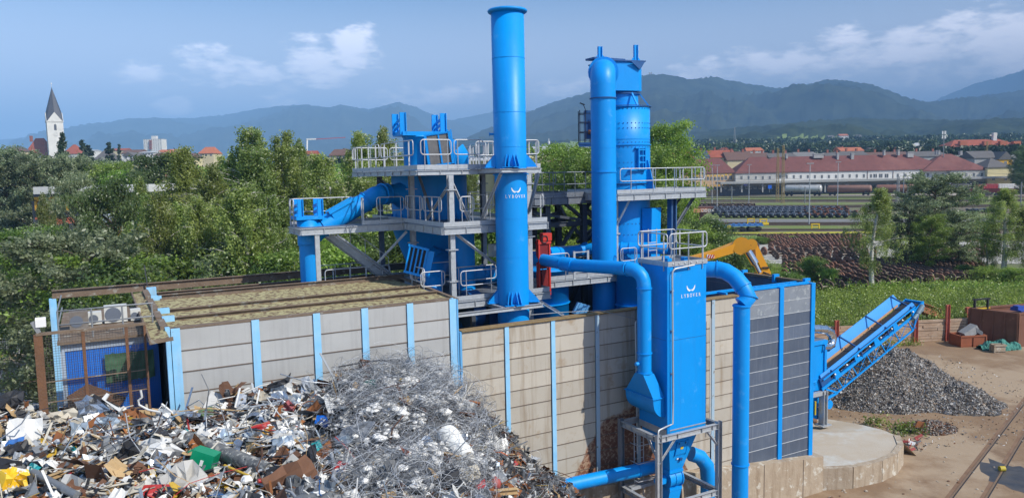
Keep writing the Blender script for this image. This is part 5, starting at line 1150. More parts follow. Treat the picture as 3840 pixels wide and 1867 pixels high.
FLOW = mat('yellow_flowers', (.46, .40, .02), .95, c2=(.20, .23, .03), sc=.5, amt=.9)
GRV = mat('pale_gravel', (.42, .40, .36), .95, c2=(.30, .28, .24), sc=2, amt=.9, bump=.4, bsc=9)
ROADM = mat('grey_service_road', (.19, .185, .175), .9, c2=(.15, .145, .14), sc=.6)
PLAT = mat('platform_paving', (.36, .31, .26), .9, c2=(.29, .25, .21), sc=.3)
strip(1400, 745, 905, 4100, 745, 905, BALL, 'brown ballast field of the rail yard', 'ballast_field', .02)
strip(2100, 713, 738, 4100, 711, 736, PLAT, 'station platform paving', 'platform_surface', .05)
for i, (a_, b_, c_, d_, lab) in enumerate(((744, 751, 740, 746, 'first thin green strip between the tracks'), (766, 775, 757, 765, 'green strip beyond the wheel rows'), (848, 861, 846, 858, 'grass strip beside the yellow frames'), (800, 824, 802, 820, 'grass under the bogie rows'), (884, 902, 884, 902, 'grass edge before the wheelset field'))):
    strip(1400, a_, b_, 4100, c_, d_, GRN, lab, 'grass_strip', .05)
strip(1400, 822, 835, 4100, 822, 833, ROADM, 'grey service road through the rail yard', 'service_road', .06)
strip(2700, 873, 880, 3300, 869, 877, FLOW, 'bright yellow flower strip along the track', 'flower_strip', .07)
strip(3420, 869, 877, 3700, 862, 870, FLOW, 'second yellow flower strip to the right', 'flower_strip', .07)
strip(1900, 905, 990, 3300, 905, 990, GRV, 'pale gravel lane between the wheelset rows', 'gravel_lane', .04)
strip(3300, 905, 990, 4100, 905, 990, GRV, 'pale gravel lane behind the bushes', 'gravel_lane', .04)
STEEL = mat('rail_steel', (.17, .12, .09), .5, .5); SLP = mat('sleeper', (.10, .075, .055), .9)
def track(yl, yr_, label, xl=1400, xr=4100):
    p, q = GP(xl, yl), GP(xr, yr_); d = (q-p); l = d.length; d.normalize(); s_ = d.cross(Zv).normalized()
    t = thing('railway_track', label, 'track', (p+q)/2, 'tracks of the rail yard')
    me = MB()
    for o_ in (-.75, .75):
        for k in range(12):
            a = p+(q-p)*(k/12)+s_*o_; b = p+(q-p)*((k+1)/12)+s_*o_; a.z = railz(a.y)+.17; b.z = railz(b.y)+.17; me.bar(a, b, .08, .16)
    me.build('rails', STEEL, t)
    me = MB()
    for k in range(12):
        a = p+(q-p)*(k/12); b = p+(q-p)*((k+1)/12); a.z = railz(a.y)+.07; b.z = railz(b.y)+.07; me.bar(a, b, 2.7, .06)
    me.build('sleeper_bed', SLP, t)
for i, (yl, yr_, lab) in enumerate(((740, 737, 'farthest track under the tank wagons'), (746, 742, 'second track from the station'), (754, 750, 'third track from the station'), (760, 754, 'fourth track from the station'), (778, 770, 'track just behind the distant wheel row'), (783, 775, 'track just behind the bogie rows'),
                                    (840, 838, 'track just in front of the service road'), (845, 843, 'second track in front of the service road'), (866, 862, 'track under the blue flat wagon'), (884, 880, 'nearest track beside the yellow flowers'))): track(yl, yr_, lab)
# == station
Ys = 345
st = thing('station_building', 'long white station building with maroon hipped roofs and a platform canopy', 'station', YP(3150, 720, Ys))
def sbox(x0, x1, y0, y1, Y, dep, m, name='wall', par=None):
    a, b = YP((x0+x1)/2, y0, Y).z, YP((x0+x1)/2, y1, Y).z; X0, X1 = YP(x0, y1, Y).x, YP(x1, y1, Y).x
    me = MB(); me.box(((X0+X1)/2, Y+dep/2, (a+b)/2), (X1-X0, dep, abs(a-b)), WAX); return me.build(name, m, par or st), X0, X1, max(a, b)
W_STG = fm('station_grey_white', (.50, .48, .44))
_, X0, X1, ze = sbox(2758, 2908, 648, 722, Ys-1, 15, W_STG)  # left wing: its shade is put into the greyer wall colour
gable(st, X0, X1+6, Ys-1, Ys+14, ze, YP(2830, 589, Ys+6).z, R_MAR, 9)
_, X0, X1, ze = sbox(2908, 3555, 641, 722, Ys, 15, W_WHITE)
gable(st, X0-14, X1+2, Ys, Ys+15, ze+.2, YP(3250, 582, Ys+7).z, R_MAR, 16)
_, X0, X1, ze = sbox(3560, 3702, 637, 722, Ys-2, 15, W_STG)
gable(st, X0-12, X1, Ys-2, Ys+13, ze, YP(3600, 577, Ys+6).z, R_MAR, 13)
def swin(x, y0, y1, w_, Y, m=None, par=None, **k):
    a, b = YP(x, y0, Y), YP(x, y1, Y); return fwin(par or st, a.x, (a.z+b.z)/2, w_/FPX*Y, a.z-b.z, Y, m, **k)
for x in (2781, 2808, 2835, 2861, 2887): swin(x, 659, 673, 8, Ys-1)
for k in range(9): swin(2924+k*26.4+(k > 0)*0, 656.5-k*.15, 670-k*.15, 8, Ys)
for k in range(5): swin(3160+k*26.6, 653, 667, 8, Ys)
for x in (3282, 3303, 3325): swin(x, 651.5, 667, 15, Ys)
for k in range(7): swin(3367+k*28.2, 651-k*.3, 664-k*.3, 8, Ys)
for k in range(4): swin(3595+k*29, 648, 662, 9, Ys-2)
for x in (3253, 3349): sbox(x-.7, x+.7, 642, 675, Ys-.2, .2, R_BROWN, 'downpipe')
# roof fittings
for x, y0, y1, w_ in ((3068, 580, 590, 37), (3140, 577, 596, 7), (3195, 578, 595, 10), (3412, 573, 587, 22), (3368, 565, 580, 7), (3315, 566, 580, 6), (2949, 582, 592, 6), (3602, 570, 579, 8), (3515, 567, 577, 14)):
    p, q = YP(x, y0, Ys+6), YP(x, y1, Ys+6); me = MB(); me.box(((p.x+q.x)/2, Ys+6, (p.z+q.z)/2), (w_/FPX*Ys, 1.5, p.z-q.z+.8), WAX); me.box((p.x, Ys+6, p.z+.1), (w_/FPX*Ys+.3, 1.8, .2), WAX); me.build('chimney', W_GREY, st)
for k in range(16): x = 2850+k*52; p = YP(x, 631-k*.35, Ys+1.9); me = MB(); me.box(p, (.5, .6, .5), WAX); me.build('roof_vent', R_BROWN, st)
# valley stripe shadows are the dark slate hips
# canopy
z_c = YP(3200, 675, 338).z; xa, xb = YP(2699, 680, 338).x, YP(3900, 680, 338).x
me = MB(); me.box(((xa+xb)/2, 341, z_c-.2), (xb-xa, 9, .9), WAX); me.build('canopy', mat('canopy_grey', (.36, .36, .35), .7), st)
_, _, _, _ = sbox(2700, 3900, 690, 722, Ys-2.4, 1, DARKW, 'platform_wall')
for k in range(13): x = 2702+k*78; sbox(x, x+4.5, 688, 721, 337.5, .5, W_GREY, 'pillar')
for x in (2720, 2741, 2778, 2800, 2814, 2832, 2850, 2866, 2895, 2935, 3080, 3240): swin(x, 696, 709, 9, Ys-2.45)
t = thing('platform_sign', 'blue double information sign on the platform', 'sign', YP(2887, 712, 330)); _ = sbox(2880.5, 2893.5, 694, 708, 330, .4, mat('sign_blue', (.01, .12, .62), .4), 'panel', t); sbox(2885, 2886, 708, 722, 330, .2, GREY, 'pole', t)
sbox(2789, 2803, 692, 696, 336.5, .3, mat('sign_dark_blue', (.02, .03, .22), .5), 'name_board', thing('station_name_sign', 'small dark blue name board under the canopy', 'sign', YP(2796, 694, 336.5)))
# orange beige office building left of the station
ob_ = house('orange beige office building with yellow blinds left of the station', 2470, 2757, 722, 650, 596, Ys+2, 16, W_BEIGE, R_MAR, 5, rows=0, cols=0, name='office_building', cat='building', group=None)
for r, (y0, y1) in enumerate(((655, 677), (692, 712))):
    for k in range(10): swin(2588+k*13.4, y0, y1, 9.5, Ys+2, mat('blind_beige', (.45, .33, .2), .7) if False else PANE, ob_, blind=True)
    for k in range(8): swin(2480+k*13.4, y0, y1, 9.5, Ys+2, None, ob_, blind=True)
    for x in (2722, 2740): swin(x, y0-5, y1-2, 11, Ys+2, None, ob_, blind=True)
for x in (2608, 2627, 2668, 2686, 2714, 2735): p = YP(x, 632, Ys+5); me = MB(); me.box(p, (1.0, .8, .9), WAX, 0); me.box(p-YV*.45, (.7, .1, .6), WAX, 1); me.build('roof_window', [W_GREY, PANE], ob_)
# buildings right of it
house('cream building with grey hipped roof at the right end of the station', 3704, 3797, 720, 627, 592, Ys-4, 14, W_PALEY, R_GREY, 6, rows=1, cols=2, group=None, cat='building', name='cream_building', wsz=(1.3, 2.0))
house('bright yellow gabled house behind the cream building', 3746, 3797, 630, 597, 568, Ys+22, 24, W_YEL, R_GREY, 0, 'y', rows=1, cols=1, group=None)
house('long low grey roofed house left of the yellow gable', 3655, 3746, 620, 592, 566, Ys+26, 14, W_GREY, R_GREY, 0, rows=0, cols=0)
# == masts, lamp posts
def lamp(x, yt, yb, label, Y=None, kind='lamp'):
    g = GP(x, yb) if Y is None else YP(x, yb, Y); top = YP(x+(yb-yt)*.007, yt, g.y); t = thing('lamp_post' if kind == 'lamp' else 'lattice_mast', label, 'lamp post' if kind == 'lamp' else 'mast', g, 'posts in the rail yard')
    tz = Vector((g.x, g.y, top.z))
    if kind == 'lamp':
        me = MB(); me.tube([g, g.lerp(tz, .5), tz], [.14, .12, .08], 8); me.build('pole', GALV, t)
        me = MB(); me.box(tz+Zv*.1, (1.5, .45, .22), WAX); me.build('lamp_head', GREY, t)
    elif kind == 'lattice':
        me = MB(); wd_ = .42; h = top.z-g.z; n = int(h/1.1)
        cs = [Vector((sx_*wd_, sy_*wd_, 0)) for sx_, sy_ in ((-1,-1),(1,-1),(1,1),(-1,1))]
        for c in cs: me.bar(g+c, tz+c*.55, .1)
        for k in range(n):
            for i in range(4):
                s0_, s1_ = 1-.45*k/n, 1-.45*(k+1)/n; a = g+cs[i]*s0_+Zv*(h*k/n); b = g+cs[(i+1) % 4]*s1_+Zv*(h*(k+1)/n); me.bar(a, b, .045)
        me.build('lattice', mat('mast_ochre', (.30, .22, .09), .7) if label.startswith('ochre') else GREY, t)
    else:
        me = MB(); me.tube([g, tz], .16, 8); me.bar(tz-Zv*1.2-XV*1.3, tz-Zv*1.2+XV*1.3, .1); me.build('pole', GREY, t)
for a in ((3034, 615, 844, 'single headed lamp post standing by the grass strip in front of the bogies'), (3140, 609, 786, 'double headed lamp post between the birch and the middle lamp'), (2808, 619, 773, 'lamp post in front of the grey white station wing'), (2670, 619, 772, 'double headed lamp post in front of the orange beige office'), (2689, 621, 783, 'slim lamp post right beside the double headed one'), (3608, 593, 702, 'lamp post right of the leaning lattice mast')): lamp(*a)
for a in ((2915, 556, 757, 'ochre lattice catenary mast, the left one of the pair'), (2935, 545, 764, 'ochre lattice catenary mast, the taller right one of the pair'), (3366, 662, 776, 'grey lattice mast behind the young birch'), (3562, 540, 668, 'tall rusty grey lattice mast in front of the station roof'), (3695, 531, 705, 'ochre tall lattice mast at the right end of the station')): lamp(*a, kind='lattice')
for a in ((3387, 647, 750, 'plain grey catenary post beside the lattice mast'), (3403, 665, 742, 'short grey catenary post right of the plain one'), (3827, 683, 775, 'concrete catenary post at the right edge'), (2744, 700, 763, 'short signal post before the platform'), (3018, 700, 764, 'short signal post in front of the silver tank wagon')): lamp(*a, kind='post')
t = thing('antenna_mast', 'telecom mast with two tiers of white panel antennas on the station roof', 'mast', YP(3538, 595, Ys+4)); me = MB(); a_, b_ = YP(3538, 595, Ys+4), YP(3540, 492, Ys+4); me.tube([a_, b_], .18, 8)
me.build('pole', GREY, t)
for y in (498, 514):
    for o_ in (-.7, 0, .7): me = MB(); me.box(YP(3540, y, Ys+4)+XV*o_, (.32, .3, 1.5), WAX); me.build('antenna', WHITE, t)
t = thing('steel_lattice_tower', 'thin lattice radio tower among the wooded foothills', 'mast', YP(2755, 545, 900)); me = MB(); a_, b_ = YP(2755, 545, 900), YP(2755, 478, 900)
for s_ in (-1, 1): me.bar(a_+XV*s_*1.3, b_+XV*s_*.3, .35)
for k in range(8): me.bar(a_.lerp(b_, k/8)+XV*(1.2-.1*k), a_.lerp(b_, (k+1)/8)-XV*(1.2-.1*k), .2)
me.build('lattice', GREY, t)
# == wagons
def bogie(me, c, d, m=0):
    s_ = d.cross(Zv).normalized()
    for k in (-.9, .9):
        for o_ in (-.72, .72): me.tube([c+d*k+s_*(o_-.07)+Zv*.46, c+d*k+s_*(o_+.07)+Zv*.46], .46, 12, m)
    me.box(c+Zv*.6, (2.6, 1.9, .3), (d, s_, Zv), m)
def tankwagon(x0, x1, yrail, ytop, label, tm, panel=None, off=0):
    p, q = GP(x0, yrail), GP(x1, yrail); p.z = q.z = railz(p.y)+.2; d = (q-p).normalized(); l = (q-p).length; s_ = d.cross(Zv).normalized()
    t = thing('tank_wagon', label, 'tank wagon', (p+q)/2); c = (p+q)/2; zt_ = YP((x0+x1)/2, ytop, c.y).z-c.z; r_ = (zt_-1.25)/2
    me = MB(); cc = c+Zv*(1.25+r_); n = 24; prof = [(0, -l/2+.3), (r_*.6, -l/2+.38), (r_*.9, -l/2+.65), (r_, -l/2+1.1), (r_, l/2-1.1), (r_*.9, l/2-.65), (r_*.6, l/2-.38), (0, l/2-.3)]
    me.lathe(cc, prof, n, ax=(Zv, s_, d)); me.build('tank', tm, t)
    me = MB(); me.box(c+Zv*1.1, (l, 1.6, .25), (d, s_, Zv)); me.build('underframe', DGREY, t)
    me = MB()
    for k in (-.36, .36): bogie(me, c+d*(l*k), d)
    me.build('bogies', BLACK, t)
    me = MB()
    for k in (-.33, .33): me.box(c+d*(l*k)+Zv*(1.25+r_*.3)-YV*r_*.8, (.5, .4, r_), (d, s_, Zv))
    me.build('saddle', DGREY, t)
    me = MB(); me.tube([cc+Zv*r_+d*-.4, cc+Zv*(r_+.3)-d*.4], .4, 12); me.bar(cc+Zv*(r_+.35)-d*l*.4, cc+Zv*(r_+.35)+d*l*.4, .6, .05); me.build('catwalk', GREY, t)
    me = MB(); f = -YV
    me.box(cc-d*(l*.36)-YV*(r_*.995)+Zv*.1, (l*.13, .06, r_*.45), (d, s_, Zv)); me.build('marking_panel', panel or W_GREY, t)
    # four block capitals on the panel
    me = MB(); w0_ = l*.028
    for i, segs in enumerate((((0,1,1,1),(0,0,0,1),(0,0,1,0),(1,0,1,.5),(.5,.5,1,.5)), ((0,0,.5,1),(.5,1,1,0),(.25,.4,.75,.4)), ((0,1,1,1),(.5,0,.5,1)), ((0,0,1,1),(0,1,1,0)))):
        for (ax_, ay_, bx_, by_) in segs:
            o_ = cc-d*(l*.36)+d*((i-1.9)*w0_)-YV*(r_*.995+.05)+Zv*(.1-r_*.12); me.bar(o_+d*(ax_*w0_*.7)+Zv*(ay_*r_*.24), o_+d*(bx_*w0_*.7)+Zv*(by_*r_*.24), .05, .05, up=YV)
    me.build('lettering', DGREY, t)
    return t
TSIL = mat('tank_silver', (.55, .55, .54), .45, .2, c2=(.42, .41, .39), sc=.5, amt=.9, streak=((.25, .22, .19), .7), str_sc=(.7, .7, .1)); TBRN = mat('tank_brown', (.28, .15, .11), .6, c2=(.20, .11, .085), sc=.5, amt=.9)
tankwagon(2940, 3085, 736, 693, 'silver tank wagon standing at the station canopy', TSIL)
tankwagon(3098, 3272, 735, 694, 'brown tank wagon with pale marking panel behind the silver one', TBRN, W_WHITE)
tankwagon(3280, 3440, 736, 692, 'reddish brown tank wagon behind the young birch', mat('tank_red_brown', (.33, .15, .10), .6, c2=(.24, .11, .08), sc=.5))
tankwagon(3470, 3640, 734, 690, 'dark tank wagon with white lettering band half hidden by the willow', mat('tank_dark', (.10, .09, .09), .6), W_WHITE)
def openwagon(x0, x1, yrail, ytop, label, m, ribs=8, name='open_wagon'):
    p, q = GP(x0, yrail), GP(x1, yrail); p.z = q.z = railz(p.y)+.2; d = (q-p).normalized(); l = (q-p).length; s_ = d.cross(Zv).normalized(); c = (p+q)/2
    t = thing(name, label, 'goods wagon', c); zt_ = YP((x0+x1)/2, ytop, c.y).z-c.z
    me = MB()
    for o_ in (-1.3, 1.3): me.box(c+s_*o_+Zv*((zt_+1.2)/2), (l, .1, zt_-1.2), (d, s_, Zv))
    for o_ in (-l/2, l/2): me.box(c+d*o_+Zv*((zt_+1.2)/2), (.1, 2.7, zt_-1.2), (d, s_, Zv))
    for k in range(ribs+1): me.box(c+d*(-l/2+l*k/ribs)-YV*1.37+Zv*((zt_+1.2)/2), (.16, .14, zt_-1.2), WAX)
    me.box(c-YV*1.37+Zv*zt_, (l, .16, .16), (d, s_, Zv)); me.build('body', m, t)
    me = MB(); me.box(c+Zv*1.1, (l, 2.4, .2), (d, s_, Zv)); me.build('underframe', DGREY, t)
    me = MB(); [bogie(me, c+d*(l*k), d) for k in (-.33, .33)]; me.build('bogies', BLACK, t)
WREDM = mat('wagon_red', (.30, .055, .04), .7, c2=(.22, .04, .03), sc=.6, amt=.9)
openwagon(3634, 3760, 736, 707, 'dark red open goods wagon right of the willow', WREDM); openwagon(3765, 3900, 736, 707, 'second dark red open goods wagon at the right edge', WREDM)
def boxwagon(x0, x1, y0, y1, Y, label, m):
    p, q = YP(x0, y1, Y), YP(x1, y0, Y); t = thing('container', label, 'container', Vector(((p.x+q.x)/2, Y, railz(Y)))); me = MB(); me.box(((p.x+q.x)/2, Y, (p.z+q.z)/2), (q.x-p.x, 2.6, q.z-p.z), WAX)
    for k in range(12): me.box((p.x+(q.x-p.x)*(k+.5)/12, Y-1.33, (p.z+q.z)/2), (.12, .1, q.z-p.z-.2), WAX)
    me.build('shell', m, t); me = MB(); me.box(((p.x+q.x)/2, Y, (p.z+railz(Y))/2), (q.x-p.x, 2.2, p.z-railz(Y)), WAX); me.build('chassis', BLACK, t)
boxwagon(3660, 3734, 690, 708, 292, 'crimson container with a yellow band on the wagon behind the red ones', mat('crimson', (.40, .04, .05), .6)); boxwagon(3737, 3812, 689, 708, 292, 'white container behind the red goods wagons', W_WHITE); boxwagon(3816, 3880, 689, 712, 292, 'pale yellow container at the right edge', W_PALEY)
# brown hopper wagon behind the deck with pale side letters
p = GP(2530, 858); p.z = railz(p.y)
hw = thing('hopper_wagon', 'brown hopper wagon with an orange lettered band beyond the right deck', 'goods wagon', p)
a0, a1 = YP(2520, 850, p.y), YP(2672, 850, p.y); zt_ = YP(2600, 776, p.y).z; zm_ = YP(2600, 800, p.y).z; zk = YP(2600, 822, p.y).z; Yh = p.y
HWB = mat('wagon_brown', (.20, .09, .07), .7, c2=(.15, .065, .05), sc=.6)
me = MB(); me.hexa([Vector((a0.x+2.2, Yh-.6, zk)), Vector((a1.x-3, Yh-.6, zk)), Vector((a1.x-3, Yh+.6, zk)), Vector((a0.x+2.2, Yh+.6, zk)), Vector((a0.x, Yh-1.4, zt_)), Vector((a1.x, Yh-1.4, zt_)), Vector((a1.x, Yh+1.4, zt_)), Vector((a0.x, Yh+1.4, zt_))]); me.box(((a0.x+a1.x)/2, Yh, (zk+p.z+1)/2), (a1.x-a0.x-1, 2, .5), WAX)
for k in range(7): me.bar(Vector((a0.x+1+k*(a1.x-a0.x-2)/6, Yh-1.1, p.z+.9)), Vector((a0.x+1.6+k*(a1.x-a0.x-2.6)/6, Yh-1.0, zk+.3)), .3)
me.build('body', HWB, hw)
me = MB(); zz0 = (zt_*.72+zk*.28); me.box(((a0.x+a1.x)/2+.5, Yh-1.27, zz0), ((a1.x-a0.x)*.55, .3, (zt_-zk)*.3), WAX); me.build('band', mat('band_orange', (.60, .27, .14), .6), hw)
me = MB(); [bogie(me, Vector((x, Yh, p.z)), XV) for x in (a0.x+2, a1.x-2)]; me.build('bogies', BLACK, hw)
me = MB(); lx = (a0.x+a1.x)/2+1.6; lw = .55; zl = zz0-.28
for i, segs in enumerate((((0,0,0,1),(0,1,1,1),(1,1,1,0),(1,0,0,0)), ((0,0,0,1),(0,1,.8,1),(0,.5,.9,.5),(.9,0,.9,1),(0,0,.9,0)), ((0,0,0,1),(0,1,.8,1),(0,.5,.9,.5),(.9,0,.9,1),(0,0,.9,0)), ((.9,1,0,.6),(0,.6,.9,.4),(.9,.4,0,0)))):
    for (x_, z_, x2, z2_) in segs: o_ = Vector((lx+i*lw*1.35, Yh-1.45, zl)); me.bar(o_+XV*(x_*lw)+Zv*(z_*.55), o_+XV*(x2*lw)+Zv*(z2_*.55), .09, .09, up=YV)
me.build('lettering', W_WHITE, hw)
# blue flat wagon
p = GP(2790, 869); fw = thing('flat_wagon', 'low blue flat wagon with black bogies on the near track', 'goods wagon', p); a0, a1 = YP(2735, 866, p.y), YP(2856, 866, p.y)
me = MB(); me.box(((a0.x+a1.x)/2, p.y, p.z+1.35), (a1.x-a0.x, 2.2, .35), WAX); me.bar(Vector((a0.x-8, p.y, p.z+1.2)), Vector((a0.x, p.y, p.z+1.2)), 2.2, .35)
for k in range(6): me.box((a0.x+(a1.x-a0.x)*(k+.5)/6, p.y-1.0, p.z+1.65), (.5, .2, .4), WAX)
me.build('frame', mat('wagon_blue', (.04, .17, .50), .6), fw)
me = MB(); [bogie(me, Vector((x, p.y, p.z+.1)), XV) for x in (a0.x+1.8, a1.x-1.6)]; me.build('bogies', BLACK, fw)
me = MB(); me.box((a0.x-.4, p.y-1.15, p.z+1.2), (.8, .1, .5), WAX); me.box((a1.x+.8, p.y, p.z+1.55), (1.2, .5, .4), WAX); me.build('end_plate', YEL, fw)
for i, (x, y, lab) in enumerate(((3057, 858, 'yellow steel trestle on the grass strip right of the tall lamp post'), (2816, 836, 'yellow steel trestle beside the service road'), (2597, 846, 'yellow steel trestle beyond the filter tower railing'), (2862, 838, 'yellow lever frame at the end of the blue wagon'))):
    p = GP(x, y+4); t = thing('yellow_trestle', lab, 'trestle', p, 'yellow trestles beside the tracks'); me = MB()
    for o_ in (-.8, .8): me.bar(p+XV*o_, p+XV*o_*.9+Zv*1.3, .18)
    me.bar(p-XV*.9+Zv*1.2, p+XV*.9+Zv*1.2, .2); me.bar(p-XV*.9+Zv*.6, p+XV*.9+Zv*.6, .15); me.build('frame', YEL, t)
# == wheelsets
WH = mat('wheel_rust', (.18, .085, .055), .8, c2=(.25, .12, .075), sc=3, amt=.9); WH2 = mat('wheel_dark', (.085, .058, .045), .75, c2=(.15, .08, .055), sc=3, amt=.9); AX = mat('axle_steel', (.26, .22, .19), .45, .6)
def wheelset_mesh(wm):
    me = MB(); r_ = .52
    for o_ in (-.78, .78):
        s_ = 1 if o_ > 0 else -1
        me.lathe(Vector((o_, 0, r_)), [(.1, -.09), (r_*.55, -.03), (r_*.85, -.06), (r_, -.06), (r_+.03, .07), (r_*.85, .07), (r_*.55, .02), (.1, .09)], 16, 0, (YV, Zv, XV))
        me.lathe(Vector((o_, 0, r_)), [(0, -.1), (.1, -.09)], 8, 0, (YV, Zv, XV))
    me.tube([(-1.1, 0, r_), (-.9, 0, r_), (-.85, 0, r_), (.85, 0, r_), (.9, 0, r_), (1.1, 0, r_)], [.07, .07, .1, .1, .07, .07], 8, 1)
    return me
wsm = [wheelset_mesh(w_).build('wheelset', [w_, AX]) for w_ in (WH, WH2)]
wproto = [o.data for o in wsm]
for o in wsm: bpy.data.objects.remove(o)
cnt = 0; REST = MB()
def wheelset(p, rz, k, label, group):
    global cnt
    cnt += 1
    if cnt > 290:
        q = np.array([v.co[:] for v in wproto[k].vertices]); c, s_ = math.cos(rz), math.sin(rz); q = q @ np.array([[c, s_, 0], [-s_, c, 0], [0, 0, 1]])+np.array(p); n0 = len(REST.v); REST.v += [tuple(v) for v in q]
        for f in wproto[k].polygons: REST.f.append(tuple(i+n0 for i in f.vertices)); REST.m.append(2 if f.material_index else k); REST.sm.append(True)
        return
    o = bpy.data.objects.new('wheelset', wproto[k]); col.objects.link(o); o.location = p; o.rotation_euler = (rnd.uniform(-.03, .03), 0, rz); tag(o, label, 'wheelset', group)
rw = random.Random(3)
def field(P0, P1, P2, P3, nr, nc, label, rz, kk=0, sparse=.03, jit=.06):
    """wheelsets in close rows between four ground points (near left, near right, far right, far left)"""
    for i in range(nr):
        for j in range(nc):
            if rw.random() < sparse: continue
            u, v = (j+.5*(i % 2)*.6)/max(1, nc-1), i/max(1, nr-1); p = P0.lerp(P1, u).lerp(P3.lerp(P2, u), v); p = p+Vector((rw.uniform(-jit, jit), rw.uniform(-jit, jit), 0)); p.z = railz(p.y)+.02
            wheelset(p, rz+rw.uniform(-.06, .06), kk if rw.random() < .75 else 1-kk, label, group=label)
rz0 = math.atan2(UA.y, UA.x)-.1
W_ = ' railway wheelset in the '
field(GP(3090, 1094), GP(3660, 1052), GP(3620, 985), GP(3240, 992), 19, 8, 'dark rusty'+W_+'near block round the young birch and the willow', rz0, 1)
field(GP(2960, 1040), GP(3150, 1075), GP(3240, 990), GP(2960, 975), 10, 5, 'rusty'+W_+'overgrown block behind the round bush', rz0)
field(GP(2930, 972), GP(3260, 966), GP(3260, 952), GP(2880, 956), 3, 8, 'brown'+W_+'rows along the gravel lane', rz0, 1)
field(GP(2960, 945), GP(3210, 938), GP(3210, 894), GP(2860, 897), 15, 7, 'brown'+W_+'far block behind the gravel lane', rz0+.05)
field(GP(3560, 972), GP(3700, 962), GP(3700, 940), GP(3560, 950), 4, 5, 'brown'+W_+'short row right of the willow', rz0)
field(GP(3400, 975), GP(3560, 955), GP(3560, 925), GP(3400, 940), 6, 5, 'shaded'+W_+'shade of the willow', rz0, 1)
field(GP(3640, 908), GP(3725, 903), GP(3720, 876), GP(3640, 880), 6, 4, 'dark'+W_+'small block near the right birch', rz0, 1)
field(GP(2770, 955), GP(2905, 950), GP(2890, 935), GP(2700, 938), 2, 6, 'loose'+W_+'row behind the excavator arm', rz0+.1)
# bogie frames in rows
BG = mat('bogie_black', (.035, .037, .045), .5, .3, c2=(.07, .07, .08), sc=2); BGS = mat('bogie_shine', (.22, .25, .31), .4, .5); BGR = mat('bogie_rust', (.22, .09, .05), .8)
def bogie_frame(m2):
    me = MB()
    for o_ in (-1.05, 1.05):
        me.box((o_, 0, .55), (.22, 3.0, .35), WAX, 0); me.box((o_, -1.3, .78), (.26, .5, .3), WAX, 1); me.box((o_, 1.3, .78), (.26, .5, .3), WAX, 1)
        for y in (-.95, .95): me.tube([(o_-.08, y, .45), (o_+.08, y, .45)], .42, 12, 0)
    me.box((0, 0, .62), (2.0, .8, .28), WAX, 0); me.box((0, -1.35, .5), (2.0, .15, .15), WAX, 0); me.box((0, 1.35, .5), (2.0, .15, .15), WAX, 0)
    return me
bps = []
for m2 in (BGS, BGR): o = bogie_frame(m2).build('bogie_frame', [BG, m2]); bps.append(o.data); bpy.data.objects.remove(o)
bc = 0
for r, (y, x0, x1, dx) in enumerate(((817, 2730, 3190, 27.5), (806, 2700, 3180, 25), (797, 2690, 3165, 24), (789, 2680, 3150, 23))):
    x = x0
    while x < x1:
        p = GP(x, y); k = 1 if x > 3030 and rw.random() < .7 else 0; o = bpy.data.objects.new('bogie_frame', bps[k]); col.objects.link(o); o.location = p; o.scale = (1.35,)*3; o.rotation_euler = (0, 0, .38); lab = ('rust brown' if k else 'black')+' bogie frame standing in the close rows behind the service road'; tag(o, lab, 'bogie frame', lab)
        x += dx
for y, x0, x1, st_, lab in ((774, 2560, 2830, 9, 'tiny dark wheelset in the far row beyond the bogie frames'), ):
    x = x0
    while x < x1: p = GP(x, y+rw.uniform(-1, 1)); wheelset(p, rz0, 1, lab, lab); x += st_
o = REST.build('wheelset_rows', [WH, WH2, AX]); tag(o, 'farther rows of small rusty wheelsets packed too close to tell apart', kind='stuff')
for (x, y) in ((3300, 790), (3318, 793), (3340, 792), (3362, 790), (3385, 789), (3652, 795), (3668, 797), (3690, 795), (3708, 796), (3722, 793)):
    p = GP(x, y); o = bpy.data.objects.new('bogie_frame', bps[0]); col.objects.link(o); o.location = p; o.rotation_euler = (0, 0, .3); lab = 'dark bogie frame by the grey road '+('left of the willow' if x < 3500 else 'right of the willow'); tag(o, lab, 'bogie frame', lab)
# == church and left town
Yc = 520
def P3(x, y, Y=Yc): return YP(x, y, Y)
ch = thing('church', 'white church with a pointed dark spire and red tiled nave roof', 'church', P3(190, 620))
tc_ = P3(193, 560); hw_ = 4.8; cx, cy_ = P3(192, 520).x, Yc+5; rot = R(35); ax_ = (Vector((math.cos(rot), math.sin(rot), 0)), Vector((-math.sin(rot), math.cos(rot), 0)), Zv)
zE = P3(190, 457, Yc).z; zA = P3(178, 328, Yc+5).z; zG = P3(190, 424, Yc).z; zB = 0
me = MB(); me.box((cx, cy_, (zE+zB)/2), (hw_*2, hw_*2, zE-zB), ax_); cc = Vector((cx, cy_, 0))
for s_ in (-1, 1):
    for i, j in ((0, 1), (1, 0)):
        o_ = cc+ax_[i]*(s_*hw_); me.slab([o_-ax_[j]*hw_+Zv*zE, o_+ax_[j]*hw_+Zv*zE, o_+Zv*(zG+.6)], .5, n=ax_[i])
me.box((cx, cy_, zE), (hw_*2+.5, hw_*2+.5, .5), ax_); me.build('tower', W_WHITE, ch)
me = MB(); cor = [cc+ax_[0]*(i*hw_)+ax_[1]*(j*hw_)+Zv*(zE+.3) for i, j in ((-1,-1),(1,-1),(1,1),(-1,1))]; mids = [cc+ax_[0]*(i*hw_*1.02)+ax_[1]*(j*hw_*1.02)+Zv*zG for i, j in ((0,-1),(1,0),(0,1),(-1,0))]; apex = cc+Zv*zA
fs = []; P = cor+mids+[apex]
for k in range(4): fs += [(k, 4+k, 8), (4+k, (k+1) % 4, 8)]
me.add(P, fs); me.build('spire', R_SLATE, ch)
